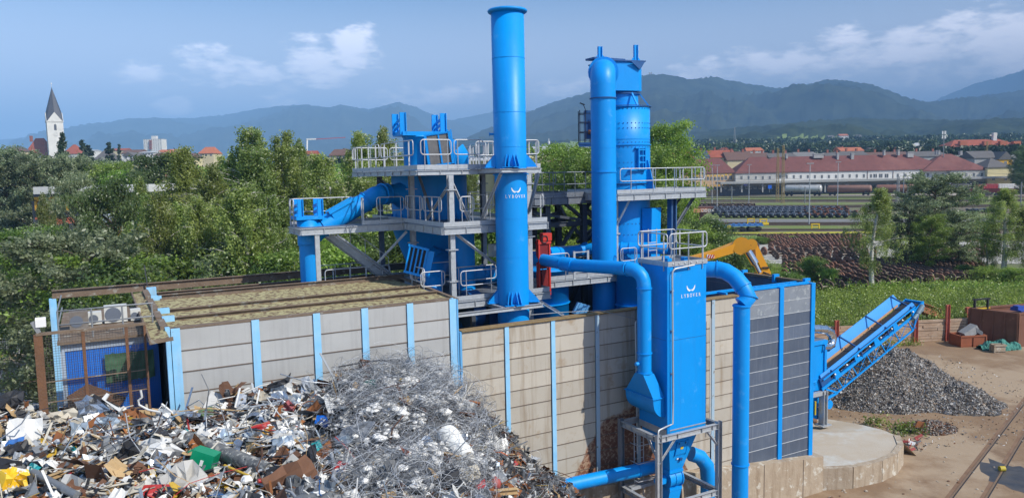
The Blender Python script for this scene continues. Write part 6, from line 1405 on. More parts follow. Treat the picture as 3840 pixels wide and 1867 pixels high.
me = MB(); me.tube([apex, apex+Zv*2.4], .12, 6); me.tube([apex+Zv*2.0, apex+Zv*3.0], [.45, .1], 10); me.build('finial', W_WHITE, ch)
for i, (j, s_) in enumerate(((1, -1), (0, 1))):
    f = cc+ax_[j]*(s_*hw_)+ax_[j]*(s_*.06); side = ax_[1-j]
    zl = (P3(180, 466).z, P3(180, 489).z); me = MB(); wv = .75
    pts = [f-side*wv+Zv*zl[1], f+side*wv+Zv*zl[1], f+side*wv+Zv*(zl[0]-.6), f+Zv*(zl[0]+.2), f-side*wv+Zv*(zl[0]-.6)]; me.slab(pts, .15, n=ax_[j]); me.build('louvre_window', DARKW, ch)
    me = MB(); zc_ = P3(181, 504).z; me.tube([f+Zv*zc_, f+Zv*zc_+ax_[j]*(s_*.12)], 1.35, 24, 0)
    for h in range(12): a_ = R(30*h); u_ = side*math.cos(a_)+Zv*math.sin(a_); me.bar(f+Zv*zc_+ax_[j]*(s_*.15)+u_*.95, f+Zv*zc_+ax_[j]*(s_*.15)+u_*1.25, .12, .1, up=ax_[j], m=1)
    for a_, l_ in ((R(50), 1.0), (R(200), .7)): u_ = side*math.cos(a_)+Zv*math.sin(a_); me.bar(f+Zv*zc_+ax_[j]*(s_*.16), f+Zv*zc_+ax_[j]*(s_*.16)+u_*l_, .12, .1, up=ax_[j], m=1)
    me.build('clock', [W_WHITE, DARKW], ch)
def nave(x0, x1, ye, yr_, yb, Y, dep, hip):
    X0, X1 = P3(x0, ye, Y).x, P3(x1, ye, Y).x; ze_ = P3((x0+x1)/2, ye, Y).z; me = MB(); me.box(((X0+X1)/2, Y+dep/2, ze_/2), (X1-X0, dep, ze_), WAX); me.build('wall', W_WHITE, ch); gable(ch, X0, X1, Y, Y+dep, ze_, P3((x0+x1)/2, yr_, Y+dep/2).z, R_RED, hip)
nave(90, 172, 583, 519, 600, Yc+6, 14, 5); nave(236, 297, 577, 543, 625, Yc-2, 10, 5)
for x in (268, 250): me = MB(); p = P3(x, 600, Yc-2); me.slab([p+XV*-.9-Zv*3, p+XV*.9-Zv*3, p+XV*.9+Zv*1.5, p+Zv*3.2, p-XV*.9+Zv*1.5], .2, n=YV); me.build('pointed_window', DARKW, ch)
me = MB(); me.box(P3(117, 521, Yc+13), (1.6, 1.2, 4), WAX); me.build('chimney', RED_CH, ch)
hr = house('white high rise block with red balconies standing above the left town', 537, 606, 568, 522, 522, 1000, 14, W_WHITE, W_GREY, rows=9, cols=8, zb=0, group=None, name='high_rise', cat='apartment block', wsz=(.8, .9), over=.1)
me = MB()
for k in range(7): p = YP(564, 528+k*5.2, 999); me.box(p, (3.4, 1.2, 1.0), WAX)
me.build('balcony', R_RED, hr); me = MB(); me.box(YP(580, 517, 1005), (6, 6, 4.5), WAX); me.build('penthouse', W_WHITE, hr)
HL = [ # label, x0,x1,ybase,yeave,yridge,Y,depth,wall,roof,hip,along,rows,cols
 ('dark grey roofed house at the far left edge', 0, 55, 585, 566, 552, 420, 14, W_CREAM, R_GREY, 0, 'x', 1, 4), ('small cream house left of the church nave', 35, 74, 590, 566, 558, 400, 8, W_CREAM, R_BROWN, 2, 'x', 1, 3),
 ('grey roofed house behind the dark spruce', 352, 410, 620, 600, 561, 380, 12, W_GREY, R_GREY, 3, 'x', 1, 3), ('brown roofed house with white gable left of the high rise', 455, 520, 590, 575, 562, 440, 14, W_WHITE, R_BROWN, 0, 'x', 1, 2), ('white gabled house with a grey roof', 462, 500, 600, 584, 570, 400, 12, W_WHITE, R_GREY, 0, 'y', 1, 2),
 ('wide white flat roofed block below the high rise', 522, 575, 600, 572, 569, 430, 12, W_WHITE, R_PALE, 0, 'x', 2, 5), ('cream house with dark grey roof in front of the white block', 476, 535, 640, 604, 586, 330, 12, W_CREAM, R_GREY, 2, 'x', 2, 3), ('salmon pink house right of the cream one', 535, 578, 640, 606, 590, 334, 12, W_PINK, R_GREY, 1, 'x', 2, 3),
 ('beige house right of the pink one', 575, 625, 610, 582, 572, 420, 12, W_CREAM, R_BROWN, 2, 'x', 1, 3), ('house with bright orange roof below the high rise', 588, 620, 575, 571, 562, 450, 10, W_CREAM, R_ORG, 1, 'x', 0, 0), ('orange roofed house at the edge of the left birches', 618, 672, 590, 574, 560, 450, 12, W_CREAM, R_ORG, 0, 'x', 1, 3), ('yellow house seen between the left birches', 660, 720, 620, 590, 575, 420, 14, W_PALEY, R_BROWN, 1, 'x', 1, 3),
 ('orange roofed house glimpsed left of the tall birch', 745, 800, 590, 575, 552, 480, 14, W_CREAM, R_ORG, 2, 'x', 1, 3), ('tiny house with flat white roof beyond the spruces', 290, 350, 572, 566, 563, 700, 14, W_WHITE, R_PALE, 0, 'x', 1, 6), ('small red roofed house between the spruces', 420, 470, 570, 564, 557, 600, 12, W_CREAM, R_RED, 0, 'x', 0, 0),
 ('white gabled house seen between the middle birches', 1236, 1302, 628, 582, 560, 300, 12, W_CREAM, R_BROWN, 1, 'x', 2, 3), ('small white gable behind the middle white house', 1275, 1305, 580, 568, 556, 330, 9, W_WHITE, R_GREY, 0, 'y', 1, 1), ('red roofed house left of the middle white house', 1130, 1180, 590, 578, 566, 380, 10, W_CREAM, R_RED, 0, 'x', 1, 3),
 ('long yellow storage hall right of the chimney', 1860, 2063, 700, 590, 586, 150, 16, W_PALEY, W_CREAM, 0, 'x', 0, 0), ('red roofed house behind the yellow hall', 2010, 2120, 640, 606, 583, 240, 14, W_PINK, R_ORG, 1, 'x', 1, 5), ('large white industrial block on the horizon left of the tall duct', 2000, 2130, 590, 563, 549, 620, 30, W_WHITE, R_PALE, 0, 'x', 1, 10), ('long white industrial building beside the tall duct', 2100, 2240, 600, 558, 552, 560, 30, W_WHITE, R_PALE, 0, 'x', 2, 14), ('brown roofed house behind the bushy tree', 2150, 2240, 620, 603, 590, 300, 14, W_CREAM, R_BROWN, 1, 'x', 1, 4),
 ('yellow grey building behind the top deck of the left tower', 1740, 1850, 680, 600, 590, 160, 12, W_CREAM, R_PALE, 0, 'x', 1, 3), ('low white shed behind the chimney', 1700, 1800, 705, 690, 678, 110, 10, W_WHITE, R_PALE, 0, 'x', 1, 4),
 ('maroon roofed house behind the office building with two chimneys', 2535, 2600, 600, 592, 570, 345, 14, W_WHITE, R_RED, 0, 'x', 0, 0), ('house with a dark solar roof and pale blue front', 2580, 2660, 610, 588, 566, 348, 14, fm('pale_blue_render', (.35, .48, .55)), mat('solar_roof', (.06, .075, .12), .3), 0, 'x', 0, 0), ('bright red roofed house right of the solar roof', 2665, 2760, 605, 590, 563, 350, 14, W_CREAM, R_RED, 0, 'x', 0, 0), ('brown roofed house with white dishes right of the red roof', 2728, 2825, 605, 600, 569, 345, 14, W_CREAM, R_BROWN, 0, 'x', 0, 0), ('plain brown roofed house before the wooded hill', 2820, 2890, 600, 590, 573, 352, 12, W_CREAM, R_BROWN, 0, 'x', 0, 0),
 ('long dark grey roof behind the left half of the station', 2885, 2990, 600, 590, 574, 350, 14, W_GREY, R_GREY, 1, 'x', 0, 0), ('pale grey long roof behind the station chimneys', 2985, 3075, 600, 588, 570, 352, 14, W_GREY, mat('mid_grey_roof', (.19, .185, .18), .8), 1, 'x', 0, 0), ('dark grey roof with big chimneys right of the pale roof', 3100, 3180, 600, 588, 572, 350, 14, W_GREY, R_GREY, 1, 'x', 0, 0),
 ('grey roof with a white gable end behind the station', 3170, 3255, 600, 582, 567, 356, 14, W_WHITE, R_GREY, 0, 'x', 0, 0), ('long brown grey roof behind the right station roof', 3255, 3420, 600, 584, 570, 356, 14, W_GREY, R_BROWN, 0, 'x', 0, 0), ('dark roof behind the antenna mast', 3420, 3560, 600, 586, 567, 356, 14, W_GREY, R_GREY, 2, 'x', 0, 0),
 ('orange roofed villa left of the station pair masts', 2800, 2865, 572, 566, 554, 640, 14, W_WHITE, R_ORG, 1, 'x', 1, 5), ('small red gabled house above the red roofs', 2708, 2732, 566, 560, 553, 620, 10, W_WHITE, R_RED, 0, 'y', 0, 0), ('white villa with an orange roof above the station', 3155, 3240, 574, 566, 553, 560, 14, W_WHITE, R_ORG, 0, 'x', 1, 4), ('white gabled house beside the orange villa', 3150, 3168, 570, 562, 549, 580, 12, W_WHITE, R_ORG, 0, 'y', 1, 1), ('white modern house with blue roof over the station', 3270, 3315, 572, 562, 554, 560, 12, W_WHITE, R_GREY, 0, 'x', 1, 4),
 ('white house with red shed roofs behind the antenna', 3345, 3375, 575, 566, 553, 600, 12, W_GREY, R_RED, 0, 'y', 1, 1), ('pale house with brown roof on the rise', 3360, 3400, 566, 553, 542, 700, 12, W_WHITE, R_BROWN, 0, 'x', 1, 3), ('group end house with white gable near the antenna mast', 3430, 3475, 566, 547, 536, 680, 12, W_WHITE, R_PALE, 0, 'x', 1, 4), ('grey house left of the big red roof', 3392, 3432, 566, 552, 541, 660, 12, W_GREY, R_GREY, 0, 'y', 1, 2),
 ('lone white house high on the wooded slope', 3150, 3182, 515, 509, 503, 1300, 14, W_WHITE, R_ORG, 0, 'x', 1, 4), ('small white house left of the lone slope house', 3108, 3130, 520, 515, 508, 1300, 12, W_WHITE, R_GREY, 0, 'x', 1, 3), ('tiny white house right of the lone slope house', 3216, 3232, 518, 512, 506, 1300, 12, W_WHITE, R_GREY, 0, 'x', 1, 2), ('tiny white gable among the slope trees', 3261, 3270, 525, 520, 514, 1200, 8, W_WHITE, R_GREY, 0, 'y', 0, 0),
 ('low white block far left behind the chimney deck', 1800, 1840, 600, 585, 578, 400, 12, W_WHITE, R_PALE, 0, 'x', 1, 4)]
for h in HL:
    if 340 < h[6] < 360 and h[1] > 2500: h = h[:6]+(h[6]+34,)+h[7:]
    nm = 'warehouse' if 'hall' in h[0] or 'industrial' in h[0] or 'block' in h[0] else 'house'
    house(h[0], *h[1:9], h[9], hip=h[10], along=h[11], rows=h[12], cols=h[13], name=nm, cat='building' if nm == 'warehouse' else 'house', zb=(0 if h[6] < 1000 else YP(h[1], h[3]+3, h[6]).z-6), chim=((.3, 1.6), (.75, 1.4)) if 374 < h[6] < 394 and h[1] > 2500 else ())
hb2 = house('very large red tiled hipped roof with dormers on the rise at far right', 3560, 3860, 575, 560, 523, 520, 30, W_GREY, R_RED, 12, rows=0, cols=0, group=None, name='school_building', cat='building')
for x in (3610, 3700, 3760, 3810): p = YP(x, 538, 526); me = MB(); me.box(p, (5, 3, 3), WAX); me.build('dormer', R_ORG, hb2)
me = MB(); me.box(YP(3728, 520, 534), (2.4, 2.4, 8), WAX); me.box(YP(3718, 508, 534), (2.6, 1, .8), WAX); me.build('chimney', W_WHITE, hb2)
# ochre fronted workshop behind the left trees
Yw = 82; ws = thing('workshop', 'white roofed workshop with ochre posts and tall windows behind the left trees', 'workshop', YP(350, 820, Yw))
def wb(x0, x1, y0, y1, Y, m, name, dep=.3): return sbox(x0, x1, y0, y1, Y, dep, m, name, ws)
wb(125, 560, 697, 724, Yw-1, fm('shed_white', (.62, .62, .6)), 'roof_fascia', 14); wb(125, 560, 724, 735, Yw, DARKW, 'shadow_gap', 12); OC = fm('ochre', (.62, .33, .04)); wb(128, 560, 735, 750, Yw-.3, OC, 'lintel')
wb(128, 560, 750, 870, Yw+.4, PANE, 'glazing', 10)
for x in (135, 177, 250, 346, 400, 455, 540): wb(x-4, x+4, 750, 790, Yw-.3, OC, 'post')
for x in (190, 215, 300, 315, 480, 510, 525): wb(x-1.2, x+1.2, 750, 800, Yw-.2, W_WHITE, 'glazing_bar')
for y in (758, 776): wb(130, 556, y, y+2, Yw-.2, W_WHITE, 'glazing_bar')
wb(455, 560, 785, 806, Yw-.4, fm('brick_orange', (.45, .2, .08)), 'brick_panel')
for x0, x1, y0, y1, m, lab in ((168, 196, 812, 840, REDF, 'bright red truck cab parked before the workshop'), (224, 246, 818, 840, REDF, 'second red vehicle half hidden behind the willow')):
    p, q = YP(x0, y1, 77), YP(x1, y0, 77); t = thing('red_truck', lab, 'truck', Vector(((p.x+q.x)/2, 77, 0))); me = MB(); me.box(((p.x+q.x)/2, 77, (p.z+q.z)/2), (q.x-p.x, 3, q.z-p.z), WAX); me.build('cab', m, t); me = MB(); me.box(((p.x+q.x)/2, 75.4, q.z-.45), (q.x-p.x-.2, .1, .5), WAX); me.build('windscreen', PANE, t)
    me = MB(); [me.tube([(x, 75.3, p.z-.3), (x, 75.7, p.z-.3)], .45, 14) for x in (p.x+.3, q.x-.3)]; me.build('wheel', BLACK, t)
p, q = YP(462, 887, 70), YP(512, 858, 70); t = thing('yellow_loader', 'bright yellow machine body glimpsed between the left trees', 'machine', Vector(((p.x+q.x)/2, 70, 0))); me = MB(); me.box(((p.x+q.x)/2, 70, (p.z+q.z)/2), (q.x-p.x, 2, q.z-p.z), WAX); me.box((q.x-.5, 70, q.z+.3), (1.0, 1.4, .6), WAX); me.build('body', YEL, t); me = MB(); [me.tube([(x, 68.7, p.z-.2), (x, 69.1, p.z-.2)], .35, 12) for x in (p.x+.3, q.x-.3)]; me.build('wheel', BLACK, t)
p, q = YP(470, 858, 73), YP(512, 826, 73); t = thing('rail_car', 'brown goods wagon side with a pale roof seen between the left trees', 'wagon', Vector(((p.x+q.x)/2, 73, 0))); me = MB(); me.box(((p.x+q.x)/2, 73, (p.z+q.z)/2), (q.x-p.x+3, 2.4, q.z-p.z), WAX); me.build('side', HWB, t); me = MB(); me.box(((p.x+q.x)/2, 73, q.z+.3), (q.x-p.x+3.2, 2.8, .7), WAX); me.build('roof', fm('pale_blue_roof', (.45, .5, .56)), t)
t = thing('overhead_line', 'thin overhead wires strung between the rail yard masts', 'wires', GP(2935, 764)); me = MB()
for y0, y1 in ((640, 648), (668, 672), (690, 690)): a_, b_ = YP(2500, y0, 250), YP(3900, y1, 245); me.tube([a_.lerp(b_, k/24)-Zv*(.5*abs(math.sin(k*math.pi/4))) for k in range(25)], .035, 4)
me.build('wire', DGREY, t)
# red tower crane far away
t = thing('tower_crane', 'tiny tower crane with a long red jib far behind the left birches', 'crane', YP(1150, 560, 900)); me = MB(); me.bar(YP(1160, 524, 900), YP(1295, 516, 900), .7); me.build('jib', RED, t); me = MB(); me.bar(YP(1150, 600, 900), YP(1152, 520, 900), 1.5); me.bar(YP(1150, 523, 900), YP(1185, 522, 900), 1.6); me.build('mast', WHITE, t)
t = thing('hill_tower', 'tiny lookout ruin on the wooded right summit', 'tower', YP(2440, 275, 3700)); me = MB(); me.box(YP(2436, 278, 3700), (7, 7, 14), WAX); me.box(YP(2443, 278, 3700), (5, 7, 16), WAX); me.build('wall', W_GREY, t)
t = thing('hill_antenna', 'pale telecom mast on the meadow beyond the white industrial block', 'mast', YP(2058, 548, 1000)); me = MB(); me.tube([YP(2058, 552, 1000), YP(2058, 520, 1000)], .5, 6); me.tube([YP(2058, 540, 1000), YP(2058, 530, 1000)], 1.6, 8); me.build('pole', WHITE, t)
# == hills
MEAD = mat('meadow', (.13, .20, .045), .95, c2=(.17, .21, .06), sc=.01, amt=.9)
def hit(V, F, win):
    r_ = []
    for f in F:
        c = (Vector(V[f[0]])+Vector(V[f[2]]))/2; q = c-C0; w_ = q.dot(_f); x, y = 1920+FPX*q.dot(CR)/w_, 933.5-FPX*q.dot(CU)/w_; e = mnoise.noise(Vector((x/22, y/7, 3)))*.5
        r_.append(1 if any(((x-a)/b)**2+((y-c_)/d)**2+e < 1 for a, c_, b, d in win) else 0)
    return r_
def hills(name, label, ridge, D0, D1, y0f, m, nv=26, seed=1, amp=60, rough=4, scx=700., meadow=()):
    xs_ = np.arange(ridge[0][0], ridge[-1][0]+.1, 6.); rx = [p[0] for p in ridge]; ry = [p[1] for p in ridge]
    V = []; nx = len(xs_); nj = nv+3
    for j in range(nj):
        for x in xs_:
            yr_ = np.interp(x, rx, ry)*1.4907; X_ = x*1.4907; d1 = D1*(1+.1*math.sin(x*.011+seed)); top = YP(X_, yr_, d1)
            if j <= nv:
                v = j/nv; D = D0+(d1-D0)*v; zz = 2.5+(top.z-2.5)*(v**1.25)
                px = YP(X_, yr_, D).x
                nn = mnoise.fractal(Vector((px/scx+seed*7, D/scx, seed)), .75, 2.1, 8, noise_basis='PERLIN_ORIGINAL')
                env = math.sin(math.pi*min(1, v))**.8; zz += (nn+.35*abs(mnoise.noise(Vector((px/scx*2.3, D/scx*.8, seed+5)))))*amp*1.5*env
                if v > .93: zz += mnoise.noise(Vector((px/18, D/18, seed)))*rough
                if j == 0: zz = -5
                V.append((px, D, zz))
            else: D = d1*(1+.12*(j-nv)); V.append((YP(X_, yr_, D).x, D, top.z*(1-.5*(j-nv))-20))
    F = [(j*nx+i, j*nx+i+1, (j+1)*nx+i+1, (j+1)*nx+i) for j in range(nj-1) for i in range(nx-1)]
    o = bpy.data.objects.new(name, fast_mesh(name, V, F, [m, MEAD], hit(V, F, meadow), smooth=True)); col.objects.link(o); tag(o, label, kind='structure'); return o
def forest(name, c, c2, c3, sc3, thr3, s1=.012):
    return mat(name, c, .95, c2=c2, sc=s1, amt=1, c3=c3, sc3=sc3, thr3=thr3, bump=1, bsc=.05, spec=.1, det=9)
F1 = forest('near_forest', (.008, .018, .009), (.06, .08, .03), (.03, .045, .018), .0022, (.575, .585), .03)
F2 = forest('mid_forest', (.006, .014, .010), (.06, .075, .04), (.03, .04, .02), .0015, (.66, .67), .012)
F3 = forest('far_forest', (.012, .024, .014), (.07, .085, .05), (.04, .05, .03), .0012, (.68, .70), .008)
hills('near_foothills', 'dark wooded foothills with green meadows behind the town', [(1050,372),(1180,366),(1300,360),(1450,352),(1600,344),(1750,332),(1900,318),(2050,305),(2150,299),(2300,300),(2450,304),(2576,300),(2760,296)], 760, 2000, 0, F1, seed=2, amp=22, scx=260., rough=7, meadow=((2975,519,85,9),(3060,524,70,6),(2590,540,60,8),(2660,533,45,7),(2110,548,90,9),(2160,540,70,8),(3200,531,60,4)), nv=60)
hills('right_hills', 'blue green wooded mountain range on the right', [(1080,372),(1170,347),(1240,318),(1320,287),(1380,262),(1430,247),(1490,230),(1560,210),(1620,189),(1660,187),(1700,192),(1740,201),(1790,192),(1850,205),(1900,214),(1960,222),(2010,217),(2080,200),(2130,202),(2190,212),(2230,226),(2280,245),(2330,257),(2400,250),(2480,240),(2576,226),(2760,214)], 1900, 3900, 0, F2, seed=5, amp=95, scx=800., rough=9)
hills('left_hills', 'long hazy blue mountain ridge behind the left town', [(-200,372),(0,352),(100,342),(150,333),(200,320),(260,310),(330,300),(380,298),(490,297),(560,290),(640,275),(700,268),(760,264),(830,272),(855,263),(890,270),(930,275),(965,268),(1000,256),(1040,268),(1080,285),(1120,300),(1160,310),(1200,324),(1260,345),(1330,370)], 3200, 7000, 0, F3, seed=8, amp=120, scx=1300., rough=12)
hills('far_hills', 'palest far mountain seen in the gap beside the chimney', [(1000,330),(1080,315),(1150,300),(1200,290),(1240,282),(1300,276),(1400,285),(1500,300)], 7600, 9400, 0, F3, seed=11, amp=90, scx=1500., rough=12)
hills('far_right_hills', 'pale high mountain at the far right', [(2200,330),(2300,280),(2380,240),(2450,212),(2510,196),(2576,176),(2650,168),(2760,160)], 5000, 7600, 0, F3, seed=13, amp=110, scx=1400., rough=12)
# haze
HZ = bpy.data.materials.new('haze_air'); HZ.use_nodes = True; t = HZ.node_tree; t.nodes.clear(); pv = t.nodes.new('ShaderNodeVolumePrincipled'); om = t.nodes.new('ShaderNodeOutputMaterial')
pv.inputs['Color'].default_value = (.31, .585, 1.0, 1); pv.inputs['Density'].default_value = 2.4e-4; pv.inputs['Anisotropy'].default_value = -.3; t.links.new(pv.outputs[0], om.inputs['Volume'])
me = MB(); me.box((0, 6000, 515), (26000, 18000, 1250), WAX); hz = me.build('haze', HZ); tag(hz, 'pale blue summer haze filling the valley', kind='stuff')
# == foliage
def leafmat(name, c1, c2, c3=None, trans=.5, sc=.9):
    m = bpy.data.materials.new(name); m.use_nodes = True; t = m.node_tree; t.nodes.clear(); N_ = t.nodes.new; K = t.links.new
    o = N_('ShaderNodeOutputMaterial'); d = N_('ShaderNodeBsdfDiffuse'); tr = N_('ShaderNodeBsdfTranslucent'); gl = N_('ShaderNodeBsdfGlossy'); gl.inputs['Roughness'].default_value = .45
    tcn = N_('ShaderNodeTexCoord'); nz = N_('ShaderNodeTexNoise'); nz.inputs['Scale'].default_value = sc; nz.inputs['Detail'].default_value = 3; K(tcn.outputs['Object'], nz.inputs[0])
    g = N_('ShaderNodeNewGeometry'); oi = N_('ShaderNodeObjectInfo')
    f = M_('ADD', M_('MULTIPLY', M_('SUBTRACT', nz.outputs[0], .38, tree=t), 2.4, tree=t), M_('MULTIPLY', g.outputs['Random Per Island'], .45, tree=t), tree=t)  # noise paints lit and shaded leaf clumps into the colour
    mr = N_('ShaderNodeMapRange'); mr.inputs[1].default_value = 0; mr.inputs[2].default_value = 1.05; K(f, mr.inputs[0])
    mx = N_('ShaderNodeMix'); mx.data_type = 'RGBA'; mx.inputs[6].default_value = (*c1, 1); mx.inputs[7].default_value = (*c2, 1); K(mr.outputs[0], mx.inputs[0])
    hs = N_('ShaderNodeHueSaturation'); K(mx.outputs[2], hs.inputs['Color']); K(M_('MULTIPLY_ADD', oi.outputs['Random'], .03, .497, tree=t), hs.inputs['Hue']); K(M_('MULTIPLY_ADD', M_('FRACT', M_('MULTIPLY', oi.outputs['Random'], 7.3, tree=t), tree=t), .65, .78, tree=t), hs.inputs['Value'])
    for s_ in (d, tr): K(hs.outputs[0], s_.inputs[0])
    m1 = N_('ShaderNodeMixShader'); m1.inputs[0].default_value = trans; K(d.outputs[0], m1.inputs[1]); K(tr.outputs[0], m1.inputs[2])
    m2 = N_('ShaderNodeMixShader'); m2.inputs[0].default_value = .05; K(m1.outputs[0], m2.inputs[1]); K(gl.outputs[0], m2.inputs[2]); K(m2.outputs[0], o.inputs[0]); return m
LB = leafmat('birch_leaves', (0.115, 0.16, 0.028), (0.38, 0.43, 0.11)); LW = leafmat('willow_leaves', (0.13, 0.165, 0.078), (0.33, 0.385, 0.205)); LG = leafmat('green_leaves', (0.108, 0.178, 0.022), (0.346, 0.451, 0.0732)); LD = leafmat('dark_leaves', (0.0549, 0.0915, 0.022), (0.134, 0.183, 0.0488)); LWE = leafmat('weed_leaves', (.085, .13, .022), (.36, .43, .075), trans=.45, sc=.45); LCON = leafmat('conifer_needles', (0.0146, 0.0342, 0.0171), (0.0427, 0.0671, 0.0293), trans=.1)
LF = leafmat('distant_leaves', (.022, .042, .014), (.065, .095, .03), trans=.1, sc=.06)
BARKB = mat('birch_bark', (.60, .57, .52), .8, c2=(.45, .42, .38), sc=3, amt=.8, c3=(.05, .045, .04), sc3=4, thr3=(.60, .63)); BARK = mat('bark', (.12, .09, .065), .9, c2=(.07, .055, .04), sc=5, amt=.9, bump=.5)
def quads(C, N1, N2, s1, s2):
    """quads centred on C spanned by unit vectors N1, N2"""
    n = len(C); A = N1*s1[:, None]; B = N2*s2[:, None]
    V = np.empty((n, 4, 3), np.float32); V[:, 0] = C-A; V[:, 1] = C-B*.9; V[:, 2] = C+A; V[:, 3] = C+B*.9
    return V.reshape(-1, 3), np.arange(n*4, dtype=np.int32).reshape(n, 4)
def rvec(rg, n): v = rg.normal(size=(n, 3)); return v/np.linalg.norm(v, axis=1)[:, None]
def leafcloud(rg, C, size, droop=0):
    n = len(C); a = rvec(rg, n); a[:, 2] -= droop; a /= np.linalg.norm(a, axis=1)[:, None]; b = np.cross(a, rvec(rg, n)); b /= np.linalg.norm(b, axis=1)[:, None]+1e-9
    s = size*rg.uniform(.6, 1.4, n); return quads(C, a, b, s*.62, s*.36)
def make_tree(kind, seed, H=14., W=3.2):
    rg = np.random.default_rng(seed); rr = random.Random(seed); tr = MB(); L_ = []
    lean = Vector((rr.uniform(-.6, .6), rr.uniform(-.6, .6), 0))
    if kind == 'stem':
        for q_ in range(3): d_ = Vector((rr.uniform(-1, 1), rr.uniform(-1, 1), 0)).normalized()*rr.uniform(.8, 2.2); tr.tube([d_*(k/6)**1.3+Zv*H*(.22+.085*k)+Vector((math.sin(k*1.1+q_), math.cos(k*.9+q_), 0))*.12 for k in range(7)], [H*.0045*(1-.9*k/6)+.006 for k in range(7)], 7)
    def tp(t): return Vector((lean.x*t*t+.12*math.sin(t*5+seed), lean.y*t*t+.12*math.cos(t*4+seed), H*t))
    tr.tube([tp(k/10*.93) for k in range(11)], [H*.0145*(1-.85*k/10)+.02 for k in range(11)], 8)
    if kind == 'birch': nl, lo, up, nb, per = 36, .26, .95, 6, 8
    elif kind == 'stem': nl, lo, up, nb, per = 34, .34, 1.0, 6, 6
    elif kind == 'willow': nl, lo, up, nb, per = 40, .10, .7, 8, 8
    elif kind == 'conifer': nl, lo, up, nb, per = 60, .08, -.12, 3, 6
    elif kind == 'bush': nl, lo, up, nb, per = 28, .03, .7, 6, 7
    else: nl, lo, up, nb, per = 38, .18, .6, 7, 8
    for i in range(nl):
        t = lo+(1-lo)*((i+.5)/nl)**.95; t = min(.985, t+rr.uniform(-.02, .02)); az_ = i*2.4+rr.uniform(-.5, .5)
        s_ = (t-lo)/(1-lo)
        if kind in ('birch', 'stem'): prof = 1.1*(1-s_)**.75*min(1, .45+s_*2.2)+.06
        elif kind == 'conifer': prof = 1.02-s_
        elif kind == 'bush': prof = math.sqrt(max(.05, 1-(s_*1.0-.25)**2*1.6))
        else: prof = math.sqrt(max(.03, 1-(s_*1.55-.62)**2*1.15))+.05
        ln = W*prof*rr.uniform(.55, 1.15); b0 = tp(t*.96 if kind != 'conifer' else t); out = Vector((math.cos(az_), math.sin(az_), 0))
        pts = [b0+out*(ln*u)+Zv*(ln*up*u*(1-.35*u)*(.5+.7*s_ if kind != 'conifer' else 1)) for u in (0, .35, .7, 1.0)]
        tr.tube(pts, [max(.016, ln*.024*(1-u*.8)) for u in (0, .35, .7, 1.0)], 5, caps=False)
        for j in range(nb):
            u = .25+.75*(j+rr.random())/nb; k = min(2, int(u*3)); f_ = u*3-k; p = pts[k].lerp(pts[min(3, k+1)], f_)
            d = (out*rr.uniform(.0, 1)+Vector((rr.uniform(-1, 1), rr.uniform(-1, 1), rr.uniform(-.3, .6)))).normalized(); bl = ln*.32*rr.uniform(.6, 1.2)+.25; q = p+d*bl
            if kind in ('birch', 'willow', 'stem') and j % 2 == 0: tr.tube([p, q], [.012, .006], 3, caps=False)
            for k2 in range(per):
                c = p.lerp(q, rr.random())
                if kind == 'birch' or kind == 'stem':
                    n = rr.randint(11, 20); dl = rr.uniform(.6, 2.2); s = np.linspace(0, 1, n); pt = np.array(c)[None, :]+np.stack([s*rr.uniform(-.25, .25), s*rr.uniform(-.25, .25), -s*dl], 1)+rg.normal(scale=.075, size=(n, 3))
                elif kind == 'willow':
                    n = rr.randint(12, 20); dv = np.array((d+Vector((rr.uniform(-.6, .6), rr.uniform(-.6, .6), rr.uniform(.0, .9)))).normalized()); s = np.linspace(0, 1, n)*rr.uniform(.4, 1.0); pt = np.array(c)[None, :]+dv[None, :]*s[:, None]+rg.normal(scale=.09, size=(n, 3))
                elif kind == 'conifer':
                    n = 12; s = rg.uniform(0, 1, n); pt = np.array(p)[None, :]+np.array(q-p)[None, :]*s[:, None]+rg.normal(scale=.09, size=(n, 3))-np.array([0, 0, .1])
                else:
                    n = rr.randint(11, 18); pt = np.array(c)[None, :]+rg.normal(scale=(.32, .32, .20), size=(n, 3))
                L_.append(pt)
    C = np.concatenate(L_).astype(np.float32); droop = {'birch': .9, 'stem': .9, 'willow': -.5}.get(kind, 0); sz = {'birch': .112, 'stem': .112, 'willow': .15, 'conifer': .20, 'bush': .13}.get(kind, .155)
    V, F = leafcloud(rg, C, sz, droop)
    lm = {'birch': LB, 'stem': LB, 'willow': LW, 'conifer': LCON, 'bush': LG, 'dark': LD}.get(kind, LG)
    o = tr.build('trunk', BARKB if kind in ('birch', 'stem') else BARK); tm = o.data; bpy.data.objects.remove(o)
    return tm, fast_mesh('crown', V, F, lm), H, W
TP = {}
for kind, seeds, H, W in (('birch', (1, 2, 3, 4), 16, 2.7), ('stem', (21, 22), 15, 2.5), ('willow', (5, 6, 7), 12, 4.0), ('green', (8, 9), 12, 3.8), ('dark', (10, 11), 11, 3.6), ('bush', (12, 13), 4, 2.6), ('conifer', (14,), 13, 2.6)):
    for s_ in seeds: TP.setdefault(kind, []).append(make_tree(kind, s_, H, W))
tcount = 0
